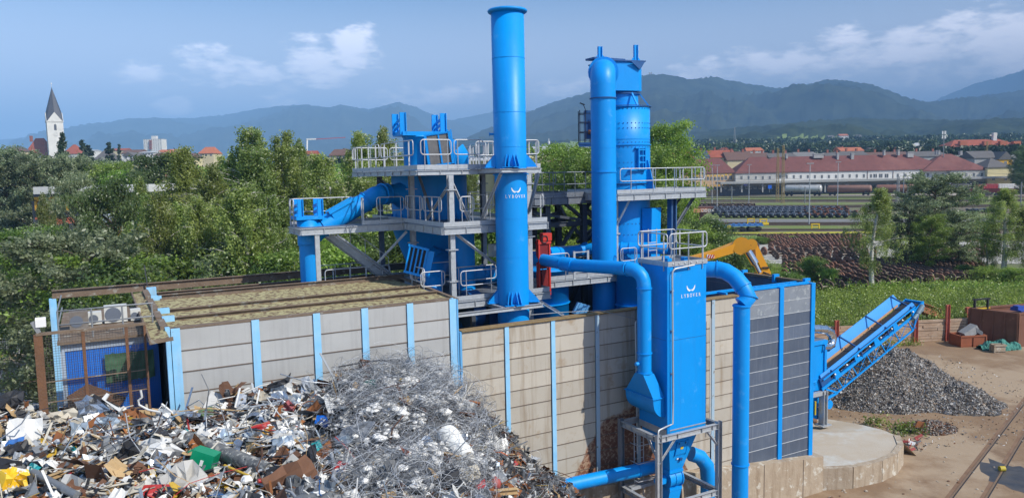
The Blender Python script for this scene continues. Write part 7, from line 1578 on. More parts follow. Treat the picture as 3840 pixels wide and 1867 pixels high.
def tree(kind, x, ytop, Y, label, wf=1.0, base=None, name=None, cat='tree', group=None, basepix=None, var=None):
    global tcount
    tcount += 1; protos = TP[kind]; tm, cm, H, W = protos[(tcount if var is None else var) % len(protos)]
    top = YP(x, ytop, Y)
    if basepix: g = GP(*basepix); Y = g.y; top = YP(x, ytop, Y); b = g
    else: b = Vector((top.x, Y, (0 if Y < wally(top.x) else railz(Y)) if base is None else base))
    h = top.z-b.z; s = h/H; nm = name or {'birch': 'birch_tree', 'stem': 'birch_tree', 'willow': 'willow_tree', 'green': 'broadleaf_tree', 'dark': 'dark_tree', 'bush': 'bush', 'conifer': 'spruce_tree'}[kind]
    t = thing(nm, label, cat, b, group or 'trees and bushes round the yard'); t.rotation_euler = (0, 0, tcount*1.9); t.scale = (s*wf, s*wf, s)
    for nm2, me_ in (('trunk', tm), ('crown', cm)): o = bpy.data.objects.new(nm2, me_); col.objects.link(o); o.parent = t
    return t
TL = [
 ('willow', 15, 580, 100, 'grey green willow at the far left edge, rising above the workshop', 1.2), ('willow', 95, 600, 98, 'grey green willow in front of the church nave', 1.2), ('willow', 165, 612, 102, 'greyish willow just below the church tower', 1.1), ('willow', 262, 606, 100, 'grey willow right of the church', 1.1), ('willow', 330, 622, 104, 'grey willow below the brown spruces', 1.1),
 ('green', 392, 618, 100, 'fuller green tree below the dark spruce', 1.1), ('green', 450, 642, 98, 'green tree in front of the salmon pink house', 1.0), ('birch', 520, 640, 60, 'drooping birch beside the yellow loader gap', 1.0),
 ('dark', 612, 585, 100, 'dark round tree right of the pink house', 1.1), ('birch', 690, 512, 57, 'birch left of the tallest one with a white crooked trunk', 1.2), ('birch', 760, 590, 54, 'lower birch between the two tall left birches', 1.3), ('birch', 820, 545, 60, 'birch filling in left of the tallest birch', 1.1), ('birch', 887, 438, 58, 'tallest birch of the left wood with a pointed top', 1.25), ('birch', 955, 515, 56, 'broad birch right beside the tallest one', 1.35),
 ('birch', 1045, 465, 60, 'second tallest birch, left of the tower crane', 1.2), ('birch', 1108, 495, 62, 'thin topped birch beneath the crane jib', 1.0), ('birch', 1195, 540, 58, 'birch in front of the white gabled house', 1.25), ('birch', 1342, 458, 60, 'pointed birch directly left of the top deck railing', 1.05), ('birch', 1452, 450, 64, 'pointed birch behind the left separator neck', 1.0), ('birch', 1270, 640, 52, 'lower birch beneath the white gabled house', 1.4), ('birch', 1400, 640, 54, 'birch behind the raking feed pipe', 1.3),
 ('green', 40, 870, 54, 'bright green tree at the lower left edge', 1.2), ('green', 145, 890, 55, 'bright green tree above the floodlight', 1.1), ('willow', 250, 890, 54, 'silvery willow above the cooling units', 1.3), ('willow', 330, 905, 42, 'low silvery willow behind the blue frame leg', 1.4), ('dark', 410, 700, 54, 'dark branching tree left of the yellow loader', .6), ('birch', 560, 700, 50, 'birch with a thin white stem above the mossy eaves', 1.2), ('birch', 640, 730, 47, 'birch with a straight white stem over the lichen roof', 1.3),
 ('birch', 730, 740, 46, 'weeping birch behind the left half of the lichen roof', 1.4), ('birch', 820, 710, 48, 'weeping birch with forked white stems', 1.4), ('birch', 905, 690, 47, 'weeping birch with a tall forked white trunk', 1.4), ('birch', 990, 720, 46, 'weeping birch left of the wing deck', 1.4), ('birch', 1075, 740, 47, 'weeping birch directly behind the left standpipe', 1.3), ('green', 470, 960, 43, 'low green tree under the yellow loader gap', 1.4), ('green', 600, 980, 42, 'low green tree behind the long rusty back beam', 1.4), ('dark', 700, 960, 44, 'low dark tree behind the lichen roof', 1.4), ('willow', 850, 980, 43, 'low grey willow under the forked birches', 1.4), ('green', 1000, 950, 43, 'low green tree behind the left standpipe foot', 1.4),
 ('birch', 165, 705, 62, 'sparse birch standing before the ochre workshop posts', .7), ('willow', 265, 690, 66, 'thin willow before the middle of the workshop roof', .6),
 ('stem', 590, 690, 44, 'open crowned birch with a bare white stem in front of the left wood', 1.0), ('stem', 700, 700, 43, 'open birch with a bare white stem behind the lichen roof middle', 1.0), ('stem', 865, 640, 43, 'open birch with several bare white limbs behind the lichen roof', 1.2), ('stem', 925, 660, 42, 'open birch with a fan of bare white limbs left of the wing deck', 1.2), ('stem', 1035, 700, 43, 'slim open birch with a bare stem beside the wing deck corner', .9),
 ('green', 1180, 930, 44, 'green tree seen under the wing deck', 1.3), ('birch', 1290, 870, 47, 'birch with white stem seen under the wing deck struts', 1.2), ('dark', 1400, 900, 48, 'dark tree behind the steel stair', 1.3), ('green', 1480, 800, 52, 'green tree behind the slatted panel', 1.3),
 ('green', 1720, 800, 50, 'green tree seen left of the chimney through the tower', 1.2), ('green', 1830, 830, 48, 'green tree right behind the switch box', 1.2), ('green', 2090, 770, 52, 'green tree behind the red slide gate', 1.2), ('green', 2180, 790, 50, 'green tree behind the dark trussed legs', 1.2), ('birch', 1640, 600, 75, 'thin birch behind the cyclone separator', .9), ('birch', 1770, 600, 70, 'yellowish birch behind the top deck stair head', .8),
 ('green', 2120, 552, 78, 'bushy light green tree between chimney and tall duct', .95), ('green', 2190, 590, 74, 'rounder green tree just left of the tall duct', .9), ('green', 2475, 478, 80, 'full green tree right of the riveted separator', .8), ('green', 2430, 560, 76, 'green tree half hidden behind the riveted separator', .9), ('green', 2520, 690, 78, 'green tree behind the right deck railing', .8), ('dark', 2470, 800, 66, 'dark tree under the right deck', 1.1),
 ('dark', 2640, 832, 66, 'dark round tree beyond the filter railing', 1.25), ('green', 2560, 850, 62, 'green tree behind the filter railing', 1.1), ('dark', 2700, 900, 68, 'dark bush tree under the blue flat wagon', 1.3)]
for k, x, yt, Y, lab, wf in TL: tree(k, x, yt, Y, lab, wf)
for x, yt, Y, lab, w_ in ((218, 498, 150, 'thin dark spruce in front of the church tower', .8), (228, 545, 148, 'shorter spruce beside the thin one at the church', 1.0), (318, 526, 260, 'spruce between church and high rise, the left one', 1.0), (398, 535, 250, 'dark spruce between church and high rise, the middle one', 1.1), (443, 541, 300, 'slender spruce between church and high rise, the right one', .6), (345, 545, 262, 'bare crowned pine beside the left spruce', 1.4), (526, 592, 200, 'small conifer before the salmon pink house', 1.0)): tree('conifer', x, yt, Y, lab, w_)
tree('birch', 3232, 690, 80, 'young birch with a white stem at the top of the weedy bank', 1.6, basepix=(3268, 1082), var=1)
tree('willow', 3520, 668, 100, 'big silvery willow in the middle of the wheelset field', 1.45, basepix=(3500, 1000), var=0)
tree('willow', 3420, 770, 95, 'lower silvery willow on the left side of the big one', 1.2, basepix=(3410, 1010), var=1)
tree('green', 3480, 810, 92, 'yellow green shrub tree in front of the big willow', 1.0, basepix=(3480, 1025), var=0)
tree('willow', 3600, 800, 96, 'silvery willow on the right side of the big one', 1.15, basepix=(3590, 1010), var=2)
tree('birch', 3775, 690, 85, 'birch with a white stem at the right edge', 1.9, basepix=(3757, 1045), var=2)
tree('birch', 3840, 760, 85, 'lower birch cut by the right edge', 1.6, basepix=(3850, 1050), var=3)
tree('birch', 3690, 860, 85, 'low birch left of the right edge birch', 1.5, basepix=(3700, 1040), var=0)
for x, yt, bx, by, lab, w_, k in ((3050, 978, 3050, 1060, 'round bright green bush before the wheelsets', 1.15, 'bush'), (3105, 1015, 3110, 1075, 'smaller green bush right of the round one', .9, 'bush'), (2820, 980, 2810, 1060, 'green bush under the excavator arm', 1.7, 'bush'), (2960, 1030, 2970, 1085, 'dark bush between the slate hall and the round bush', 1.3, 'bush'), (2760, 960, 2750, 1040, 'leafy bush behind the outlet pipe bend', 1.8, 'bush'),
    (3700, 1005, 3690, 1055, 'wide green bush under the right birch', 1.5, 'bush'), (3620, 1000, 3610, 1040, 'green bush right of the willow', 1.2, 'bush'), (3800, 1010, 3800, 1065, 'green bush at the right edge', 2.0, 'bush'), (3662, 722, 3660, 762, 'bright round bush beside the red goods wagons', 1.2, 'bush'), (2850, 893, 2860, 915, 'low leafy bush behind the far wheelset block', 2.6, 'bush'), (2960, 888, 2970, 905, 'second low leafy bush behind the far wheelset block', 2.6, 'bush')):
    tree(k, x, yt, 80, lab, w_, basepix=(bx, by), cat='bush')
for x, yt, Y, lab in ((3860, 545, 300, 'large dark tree at the right edge behind the yellow house'), (3828, 565, 330, 'dark tree beside the yellow gabled house'), (3835, 650, 270, 'dark bush tree behind the cream building'), (3822, 610, 310, 'dark tree right behind the yellow gabled house')): tree('dark', x, yt, Y, lab, .75)
# far tree belts
def belt(name, label, x0, x1, yt0, yt1, yb, Y0, Y1, n, seed, m=LF, size=1.5, cl=3.2, zb=None):
    rg = np.random.default_rng(seed); Cs = []
    for i in range(n):
        x = rg.uniform(x0, x1); Y = rg.uniform(Y0, Y1); f_ = (x-x0)/(x1-x0); yt = yt0+(yt1-yt0)*f_+rg.normal()*2.5; top = YP(x, yt, Y); zb_ = YP(x, yb, Y).z if zb is None else zb
        h = max(3, top.z-zb_); k = int(90*max(1, h/12)*(3 if size < .3 else 1)); v = rg.normal(size=(k, 3)); v /= np.linalg.norm(v, axis=1)[:, None]; v *= rg.uniform(.6, 1, (k, 1)); c = v*np.array([cl*rg.uniform(.7, 1.3), cl, h*.5])+np.array([top.x, Y, top.z-h*.5]); Cs.append(c)
    C = np.concatenate(Cs); V, F = leafcloud(rg, C, size); o = bpy.data.objects.new(name, fast_mesh(name, V, F, m)); col.objects.link(o); tag(o, label, kind='stuff')
belt('treeline', 'dark belt of trees at the foot of the right hills', 2440, 3860, 545, 520, 575, 640, 900, 420, 1, size=2.6, cl=6)
belt('treeline', 'scattered trees on the lower meadow slopes', 2600, 3860, 525, 500, 560, 950, 1250, 240, 2, size=3.4, cl=8)
belt('treeline', 'dark trees between the right houses', 3260, 3860, 556, 545, 580, 420, 520, 60, 3, size=2.0, cl=4.5)
belt('treeline', 'green trees between the left town houses', 0, 420, 606, 600, 650, 240, 420, 60, 4, size=1.6, cl=4)
belt('treeline', 'green trees behind the left birches', 660, 1750, 618, 606, 700, 110, 220, 90, 5, LG, size=.8, cl=3.5)
belt('treeline', 'distant trees on the horizon between tower and chimney', 1100, 2450, 590, 570, 640, 260, 600, 90, 6, size=1.8, cl=4)
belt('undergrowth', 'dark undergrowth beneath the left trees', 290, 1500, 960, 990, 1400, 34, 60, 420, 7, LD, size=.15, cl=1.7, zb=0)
belt('undergrowth', 'green undergrowth behind the open hall', 1650, 2900, 1010, 1000, 1400, 48, 66, 300, 8, LG, size=.17, cl=1.7, zb=0)
# weedy bank
rg = np.random.default_rng(21); Cs = []
n = 11000
X = rg.uniform(14, 62, n); Y = rg.uniform(0, 1, n)**1.1*17; z0 = []
for i in range(n):
    y = wally(X[i])+.4+Y[i]; zb = 1.35+min(1, Y[i]/7)*.4 if y < 70 else (1.75+min(1, (y-70)/8)*.25); h = max(.15, rg.gamma(2, .34)*(1+.6*math.sin(X[i]*.5+Y[i])**2))*(1.0 if Y[i] > 1.2 else .8)
    h *= 1 if Y[i] < 8 else .45
    k = 11; s = np.linspace(.1, 1, k); rad = .32*(1-.6*s)
    a = rg.uniform(0, 6.3, k); Cs.append(np.stack([X[i]+rad*np.cos(a)+s*rg.normal()*.1, y+rad*np.sin(a), zb+s*h], 1))
C = np.concatenate(Cs); V, F = leafcloud(rg, C, .135, -.3); o = bpy.data.objects.new('weeds', fast_mesh('weeds', V, F, LWE)); col.objects.link(o); tag(o, 'thick bright green weeds covering the bank behind the timber wall', kind='stuff')
Cs = []
for (x0, x1, y0, y1, n, hh) in ((2740, 3000, 1010, 1085, 420, .8), (3100, 3840, 1030, 1085, 90, .5), (2700, 3300, 893, 905, 240, .7), (3040, 3840, 1078, 1092, 300, .6), (3050, 3450, 985, 1045, 50, .5)):
    for i in range(n):
        p = GP(rg.uniform(x0, x1), rg.uniform(y0, y1)); k = 9; a = rg.uniform(0, 6.3, k); s = np.linspace(.1, 1, k); h = hh*rg.uniform(.4, 1.4); Cs.append(np.stack([p.x+.4*np.cos(a), p.y+.4*np.sin(a), p.z+s*h], 1))
C = np.concatenate(Cs); V, F = leafcloud(rg, C, .2, -.3); o = bpy.data.objects.new('weeds', fast_mesh('weeds', V, F, LG)); col.objects.link(o); tag(o, 'weeds growing round the wheelsets and along the rail yard edge', kind='stuff')
Cs = []
for (cx, cy_, rx, ry, n) in ((22.0, 41.6, 1.0, .8, 70), (30.5, 62.3, 1.6, .5, 70), (33, 62.6, 1.2, .4, 50), (21, 43, .7, .5, 30), (45, 63.6, 3, .6, 80)):
    for i in range(n):
        x, y = cx+rg.normal()*rx*.5, cy_+rg.normal()*ry*.5; k = 6; a = rg.uniform(0, 6.3, k); Cs.append(np.stack([x+.15*np.cos(a), y+.15*np.sin(a), np.linspace(.05, rg.uniform(.2, .7), k)], 1))
C = np.concatenate(Cs); V, F = leafcloud(rg, C, .13, -.3); o = bpy.data.objects.new('weeds', fast_mesh('weeds', V, F, LWE)); col.objects.link(o); tag(o, 'tufts of weeds at the pad edge and timber wall foot', kind='stuff')
# thin fence posts on the bank
for i, (x, y0, y1) in enumerate(((3450, 1046, 1090), (3740, 1022, 1065), (3176, 1062, 1100))):
    g = GP(x, y1); t_ = YP(x, y0, g.y); me = MB(); me.tube([g, Vector((g.x, g.y, t_.z))], .05, 6); o = me.build('fence_post', DGREY, loc=g); tag(o, ('dark thin fence post in the middle of the weedy bank', 'dark thin fence post near the right birch', 'dark thin fence post left of the young birch')[i], 'fence post', 'fence posts on the bank')
# == timber wall, skips, yard things
TW = thing('timber_wall', 'old stacked timber retaining wall with red steel posts behind the conveyor', 'wall', Vector((32, 63.5, 0)))
TIM = mat('weathered_timber', (.44, .31, .21), .9, c2=(.28, .18, .12), sc=1.4, amt=.9, streak=((.60, .50, .40), .6), str_sc=(1, 1, 9), bump=.4, bsc=5)
def WP(x, z): return Vector((x, wally(x), z))
x = 22.0; k = 0
me = MB(); rt = random.Random(4)
for r in range(8):
    x = 20.0-rt.random()*2
    while x < 40.4:
        l = rt.uniform(2.4, 4.2); z = .12+r*.235; top_cut = 1.95 if x > 33 else 1.75
        if z < top_cut-(.5 if x > 38.3 else 0): a, b = WP(x, z), WP(min(x+l, 40.4)-.03, z+rt.uniform(-.02, .02)); o_ = Vector((0, rt.uniform(-.04, .04), 0)); me.bar(a+o_, b+o_, .16, .215)
        x += l
me.build('planks', TIM, TW)
for x, h in ((22.6, 2.9), (27.2, 2.2), (30.9, 3.15), (34.25, 2.7), (37.1, 3.15), (24.9, 2.6)):
    me = MB(); p = WP(x, 0)-YV*.16; me.box(p+Zv*h/2-XV*.14, (.03, .24, h), WAX); me.box(p+Zv*h/2+XV*.14, (.03, .24, h), WAX); me.box(p+Zv*h/2, (.25, .03, h), WAX); me.build('post', REDF, TW)
t = thing('red_post', 'single red steel post in the weeds before the dark ladder rack', 'post', YP(3630, 1213, 66)); a_ = YP(3630, 1213, 66); me = MB(); me.box((a_.x, 66, (1.2+YP(3630, 1152, 66).z)/2), (.45, .35, YP(3630, 1152, 66).z-1.2), WAX); me.build('shaft', REDF, t)
def tray(name, label, c, L_, W_, H_, rot, m, th=.06, fill=None, cat='skip'):
    """an open-topped box with real sides"""
    t = thing(name, label, cat, c); X_ = Vector((math.cos(rot), math.sin(rot), 0)); Y_ = Vector((-math.sin(rot), math.cos(rot), 0)); ax = (X_, Y_, Zv); me = MB()
    me.box(c+Zv*.05, (L_, W_, .1), ax)
    for s_ in (-1, 1): me.box(c+Y_*(s_*(W_-th)/2)+Zv*(H_/2+.05), (L_, th, H_), ax); me.box(c+X_*(s_*(L_-th)/2)+Zv*(H_/2+.05), (th, W_-2*th, H_), ax)
    for s_ in (-1, 1): me.box(c+Y_*(s_*W_/2)+Zv*(H_+.05), (L_+.1, .12, .12), ax); me.box(c+X_*(s_*L_/2)+Zv*(H_+.05), (.12, W_+.1, .12), ax)
    n = int(L_/1.0)
    for k in range(n+1):
        for s_ in (-1, 1): me.box(c+Y_*(s_*(W_/2+.03))+X_*(-L_/2+L_*k/max(1, n))+Zv*(H_/2), (.1, .08, H_-.1), ax)
    me.build('shell', m, t); return t, ax
g = ZP(3608, 1286, 0); tray('small_skip', 'small orange rusty skip with a grey block in it beside the timber wall', Vector((37.9, 62.3, 0)), 2.2, 1.4, .85, .1, mat('orange_skip', (.34, .10, .045), .8, c2=(.22, .07, .03), sc=2, amt=.9))
t = thing('concrete_lump', 'broken grey slab tilted in the small orange skip', 'rubble', Vector((38.1, 62.3, .9))); me = MB(); me.box((38.0, 62.3, 1.15), (1.3, .9, .6), (Vector((.85, .1, .5)).normalized(), YV, Vector((-.5, 0, .85)).normalized())); me.box((38.5, 62.2, 1.25), (.7, .8, .35), (Vector((.7, -.3, -.5)).normalized(), YV, Zv)); me.build('slab', mat('lump_grey', (.36, .36, .35), .9, c2=(.2, .2, .2), sc=4, bump=.8), t)
# big brown container at the right edge
bc0 = ZP(3681, 1277, 0); bn = ZP(3800, 1298, 0)
t = thing('scrap_container', 'large rusty brown open container at the right edge of the yard', 'container', bn)
u_ = Vector((1, .33, 0)).normalized(); v_ = Vector((-.33, 1, 0)).normalized(); bn2 = Vector((41.3, 61.2, 0)); W3, L3, H3 = 2.6, 6.2, 2.75
zt_ = lambda: 2.75
base = bn2; ax = (u_, v_, Zv); lf = ZP(3690, 1275, 0); side = (lf-bn2); sl_ = 3.6; sd = Vector((-.62, .78, 0)); nd = Vector((.97, .24, 0)).normalized()
P = [bn2, bn2+nd*6, bn2+nd*6+sd*3.6, bn2+sd*3.6]
me = MB(); me.slab([P[0], P[1], P[1]+Zv*H3, P[0]+Zv*H3], .1, n=sd); me.slab([P[0], P[3], P[3]+Zv*H3, P[0]+Zv*H3], .1, n=nd); me.slab([P[3], P[2], P[2]+Zv*H3, P[3]+Zv*H3], .1, n=sd); me.slab([p+Zv*(H3*.86) for p in P], .1, n=Zv)
for k in range(5): q = P[0].lerp(P[3], k/4); me.bar(q-nd*.07, q-nd*.07+Zv*H3, .14, .14)
for k in range(5): q = P[0].lerp(P[1], k/4); me.bar(q-sd*.07, q-sd*.07+Zv*H3, .14, .14)
me.bar(P[0]+Zv*H3, P[1]+Zv*H3, .2, .16); me.bar(P[0]+Zv*H3, P[3]+Zv*H3, .2, .16); me.bar(P[3]+Zv*H3, P[2]+Zv*H3, .2, .16); me.build('shell', mat('container_brown', (.15, .065, .04), .85, c2=(.22, .10, .06), sc=.8, amt=.9, bump=.4, c3=(.30, .16, .10), sc3=1.5, thr3=(.6, .7)), t)
t = thing('blue_pallet_scrap', 'blue metal frame lying on top of the brown container', 'scrap piece', P[0]+Zv*2.7); c = P[0].lerp(P[2], .45)+Zv*2.6; me = MB(); me.box(c+Zv*.15, (1.6, 1.0, .12), (u_, v_, Zv)); me.box(c+Zv*.35-u_*.5, (.6, .5, .35), (u_, v_, Zv)); me.box(c+Zv*.28+v_*.4, (1.6, .1, .2), (u_, v_, Zv)); me.build('frame', mat('royal_blue_steel', (.03, .08, .38), .6), t)
t = thing('ladder_rack', 'black rack with yellow rungs beside the brown container', 'rack', Vector((39.8, 64.4, 0))); me = MB(); r0 = YP(3650, 1280, 64.0); r0.z = .2
for x in (0, 1.1): me.bar(r0+XV*x, r0+XV*x+Zv*3.4, .16, m=0)
me.bar(r0+Zv*3.3-XV*.2, r0+Zv*3.4+XV*1.3, .14, m=0)
for z in (1.2, 2.5): me.bar(r0+Zv*z, r0+Zv*(z+.1)+XV*1.3, .12, .1, m=1)
me.build('frame', [BLACK, YEL], t)
t = thing('tilted_tray', 'empty rusty tray lying tilted in the weeds behind the conveyor head', 'tray', YP(3485, 1180, 66)); c = YP(3490, 1172, 66.5); X_ = Vector((.9, 0, -.32)).normalized(); N_ = (Vector((0, -.55, .75))).normalized(); Y_ = N_.cross(X_).normalized(); N_ = X_.cross(Y_); me = MB(); me.box(c, (1.9, 1.2, .06), (X_, Y_, N_))
for s_ in (-1, 1): me.box(c+Y_*s_*.6+N_*.15, (1.9, .08, .3), (X_, Y_, N_)); me.box(c+X_*s_*.95+N_*.15, (.08, 1.2, .3), (X_, Y_, N_))
me.build('shell', RUST, t)
# green net bundle
t = thing('net_bundle', 'heap of teal green netting in front of the brown container', 'net', Vector((38.6, 59.5, 0))); c = ZP(3745, 1308, 0)
rn_ = random.Random(5); me = MB()
vs = []; nx, ny = 26, 12
for i in range(nx+1):
    for j in range(ny+1):
        u = i/nx*2-1; v = j/ny; th = v*math.pi; hgt = math.sin(th)*(.75-.35*abs(u)+.12*math.sin(u*9))+rn_.uniform(-.06, .06)
        vs.append(c+XV*(u*1.6)+YV*(-math.cos(th)*.75*(1-.4*abs(u))+rn_.uniform(-.06, .06))+Zv*max(0, hgt))
me.add(vs, [(i*(ny+1)+j, (i+1)*(ny+1)+j, (i+1)*(ny+1)+j+1, i*(ny+1)+j+1) for i in range(nx) for j in range(ny)]); me.build('net', mat('teal_net', (.03, .16, .13), .8, c2=(.09, .30, .24), sc=6, amt=1, bump=1, bsc=14), t)
c = ZP(3762, 1322, 0); tray('concrete_trough', 'small grey box half covered by the teal netting', c+Vector((-.3, .2, 0)), .9, .5, .55, 0, CONC, cat='box')
# yard rails
def yrail(x0, y0, x1, y1, label):
    p, q = ZP(x0, y0, 0), ZP(x1, y1, 0); d = (q-p).normalized(); p -= d*14; q += d*16; me = MB(); s_ = d.cross(Zv)
    me.bar(p+Zv*.012, q+Zv*.012, .07, .03, m=0); me.bar(p+s_*.07+Zv*.006, q+s_*.07+Zv*.006, .05, .012, m=1); me.bar(p-s_*.12+Zv*.003, q-s_*.12+Zv*.003, .2, .01, m=2)
    o = me.build('sunken_rail', [mat('worn_rail', (.30, .19, .11), .5, .4), BLACK, mat('rut_brown', (.17, .095, .055), .95, c2=(.24, .15, .09), sc=1.5, amt=.9)], loc=p); tag(o, label, kind='structure', cat=None)
yrail(3565, 1867, 3840, 1509, 'sunken rail curving through the yard, the left one'); yrail(3697, 1867, 3840, 1630, 'sunken rail through the yard, the right one')
# dark wet patch
me = MB(); cpt = ZP(3830, 1800, 0); rp = random.Random(8); pts = []
for k in range(26): a_ = 2*math.pi*k/26; r_ = rp.uniform(.75, 1.1); pts.append(cpt+Vector((math.cos(a_)*1.5*r_, math.sin(a_)*2.6*r_, .009)))
me.add(pts, [tuple(range(26))]); o = me.build('oil_puddle', mat('oily_puddle', (.035, .035, .04), .45, c2=(.10, .085, .07), sc=1.5, amt=1)); tag(o, 'dark oily patch at the lower right corner', kind='structure')
# == excavator arm behind the hall
EX = thing('material_handler', 'orange yellow excavator with a bent arm reaching down behind the slate hall', 'excavator', YP(2560, 1100, 50)); YE = 47.0
ke = lambda x, y, Y=YE: YP(2500+x/1.789, 400+y/1.789, Y)
def plate(me, outl, Y, th, m=0): me.slab([ke(x, y, Y) for x, y in outl], th, m, n=YV)
me = MB(); plate(me, [(150, 1010), (270, 978), (360, 948), (450, 912), (500, 905), (545, 897), (575, 905), (585, 935), (560, 960), (505, 965), (450, 975), (330, 1010), (150, 1060)], YE, .75); me.build('boom', ORNG, EX)
me = MB(); plate(me, [(545, 900), (580, 902), (602, 930), (640, 1010), (690, 1110), (688, 1145), (595, 1140), (600, 1110), (625, 1085), (590, 1010), (555, 960)], YE-.25, .6); plate(me, [(560, 925), (590, 940), (600, 1010), (575, 1000)], YE-.6, .1, 1); me.build('stick', [ORNG, mat('arm_brown', (.25, .10, .02), .6)], EX)
me = MB(); me.tube([ke(540, 968, YE-.6), ke(590, 1050, YE-.6)], .28, 14); me.tube([ke(590, 1050, YE-.6), ke(622, 1112, YE-.6)], .16, 12); me.build('ram', CHROME, EX)
me = MB(); me.tube([ke(503, 935, YE-.5), ke(503, 935, YE+.5)], .55, 18); me.tube([ke(570, 925, YE-.65), ke(570, 925, YE+.4)], .35, 16); me.build('joint', ORNG, EX)
me = MB(); me.tube([ke(560, 905, YE-.2), ke(590, 895, YE-.4), ke(620, 960, YE-.45), ke(660, 1050, YE-.45), ke(695, 1130, YE-.45)], .06, 6); me.tube([ke(640, 1080, YE-.6), ke(690, 1078, YE-.6)], .05, 6); me.tube([ke(650, 1110, YE-.6), ke(702, 1130, YE-.6)], .05, 6); me.build('hoses', BLACK, EX)
me = MB(); plate(me, [(270, 990), (320, 995), (318, 1015), (268, 1018)], YE-.4, .02, 0)
for k in range(3): plate(me, [(272+k*16, 1016), (280+k*16, 1016), (290+k*16, 992), (282+k*16, 992)], YE-.42, .02, 1)
me.build('warning_stripes', [WHITE, RED], EX)
bp = ke(100, 1040); me = MB(); me.box(Vector((bp.x-3, YE, 2.2)), (4.5, 3, 2.2), WAX); me.box(Vector((bp.x-1.8, YE-.6, 4.2)), (1.7, 1.6, 2.0), WAX); me.bar(Vector((bp.x-3, YE, 3.2)), bp, .8, .9); me.build('superstructure', ORNG, EX)
me = MB(); [me.box(Vector((bp.x-3, YE+s_, .55)), (5, .7, 1.1), WAX) for s_ in (-1.3, 1.3)]; me.build('tracks', BLACK, EX)
# == heaps: shredded steel on the right
def fbm(x, y, s=1., seed=0, o=5): return mnoise.fractal(Vector((x*s, y*s, seed)), 1.0, 2.0, o, noise_basis='PERLIN_ORIGINAL')
def pile(name, label, apex, rx, ry, h, n, mats, seed, flake=(.05, .16), rot=0, extra=(), xa=None):
    cx, cy_ = apex.x, apex.y
    def hz(x, y):
        dx, dy = x-cx, y-cy_; c, s = math.cos(rot), math.sin(rot); dx, dy = dx*c+dy*s, -dx*s+dy*c
        d = math.sqrt((dx/rx)**2+(dy/ry)**2); d *= 1+.16*fbm(x, y, .35, seed); v = h*max(0, 1-d)**.92*(1+.22*fbm(x, y, .45, seed+7))
        for (ox, oy, r_, hh) in extra: q = math.hypot(x-ox, y-oy)/r_; v = max(v, hh*max(0, 1-q*(1+.2*fbm(x, y, .5, seed+2))))
        return v+ (.3*fbm(x, y, .9, seed+4)*min(1, v*3) if v > 0 else 0)
    G = 90; R0 = max(rx, ry)*1.7; V = [];
    for i in range(G+1):
        for j in range(G+1): x = cx-R0+2*R0*i/G; y = cy_-R0+2*R0*j/G; z = hz(x, y); V.append((x, y, z-.03 if z > .02 else -.05))
    F = [(i*(G+1)+j, (i+1)*(G+1)+j, (i+1)*(G+1)+j+1, i*(G+1)+j+1) for i in range(G) for j in range(G)]
    rg = np.random.default_rng(seed); VV = []; FF = []; MI = []; k = 0
    nb = len(V)
    Fq = [f for f in F]
    P = []
    while len(P) < n:
        x, y = cx+rg.uniform(-1, 1)*R0, cy_+rg.uniform(-1, 1)*R0; z = hz(x, y)
        if z > .03 or rg.random() < .012: P.append((x, y, max(0, z)+.02))
    P = np.array(P); a = rvec(rg, n); b = np.cross(a, rvec(rg, n)); b /= np.linalg.norm(b, axis=1)[:, None]; s1 = rg.uniform(*flake, n); s2 = s1*rg.uniform(.15, .7, n)
    # each flake a folded strip: three quads' worth of vertices
    cN = np.cross(a, b); A = a*s1[:, None]; B = b*s2[:, None]; D = cN*(s1*rg.uniform(-.7, .7, n))[:, None]
    Vq = np.stack([P-A-B+D, P-A+B+D, P-B, P+B, P+A-B+D*rg.uniform(-1, 1, (n, 1)), P+A+B+D*rg.uniform(-1, 1, (n, 1))], 1).reshape(-1, 3); idx = np.arange(n)[:, None]*6+nb
    Fq2 = np.concatenate([idx+np.array([[0, 2, 3, 1]]), idx+np.array([[2, 4, 5, 3]])]); mi = rg.choice(len(mats)-1, n, p=None)+1
    o = bpy.data.objects.new(name, fast_mesh(name, np.concatenate([np.array(V), Vq]), np.concatenate([np.array(F), Fq2]), mats, np.concatenate([np.zeros(len(F), int), mi, mi]))); col.objects.link(o); tag(o, label, kind='stuff'); return hz
SB = mat('heap_base', (.17, .15, .13), .9, c2=(.08, .07, .062), sc=3, amt=1, bump=1, bsc=9); S1 = mat('shred_grey', (.46, .43, .40), .6, 0, c2=(.27, .25, .24), sc=5); S2 = mat('shred_dark', (.25, .225, .20), .75); S3 = mat('shred_brown', (.36, .26, .18), .8); S4 = mat('shred_bright', (.58, .56, .52), .65);
apx = ZP(3357, 1319, 3.2); apx.z = 0
hzp = pile('shredded_steel_heap', 'grey brown heap of shredded steel under the conveyor head', Vector((24.4, 49.2, 0)), 5.9, 4.4, 3.3, 40000, [SB, S1, S2, S3, S2, S4, S1], 31, (.025, .085), rot=-.05, extra=((28.0, 46.8, 2.6, 1.5), (21.0, 49.6, 3.0, 1.8), (26.2, 49.4, 2.9, 2.9)))
pile('mixed_waste_heap', 'low heap of mixed brown waste right of the pad', Vector((23.6, 42.3, 0)), 1.7, 1.2, .5, 3000, [mat('waste_brown', (.16, .10, .06), .95), S3, S2, S1, RUST], 33, (.025, .07))
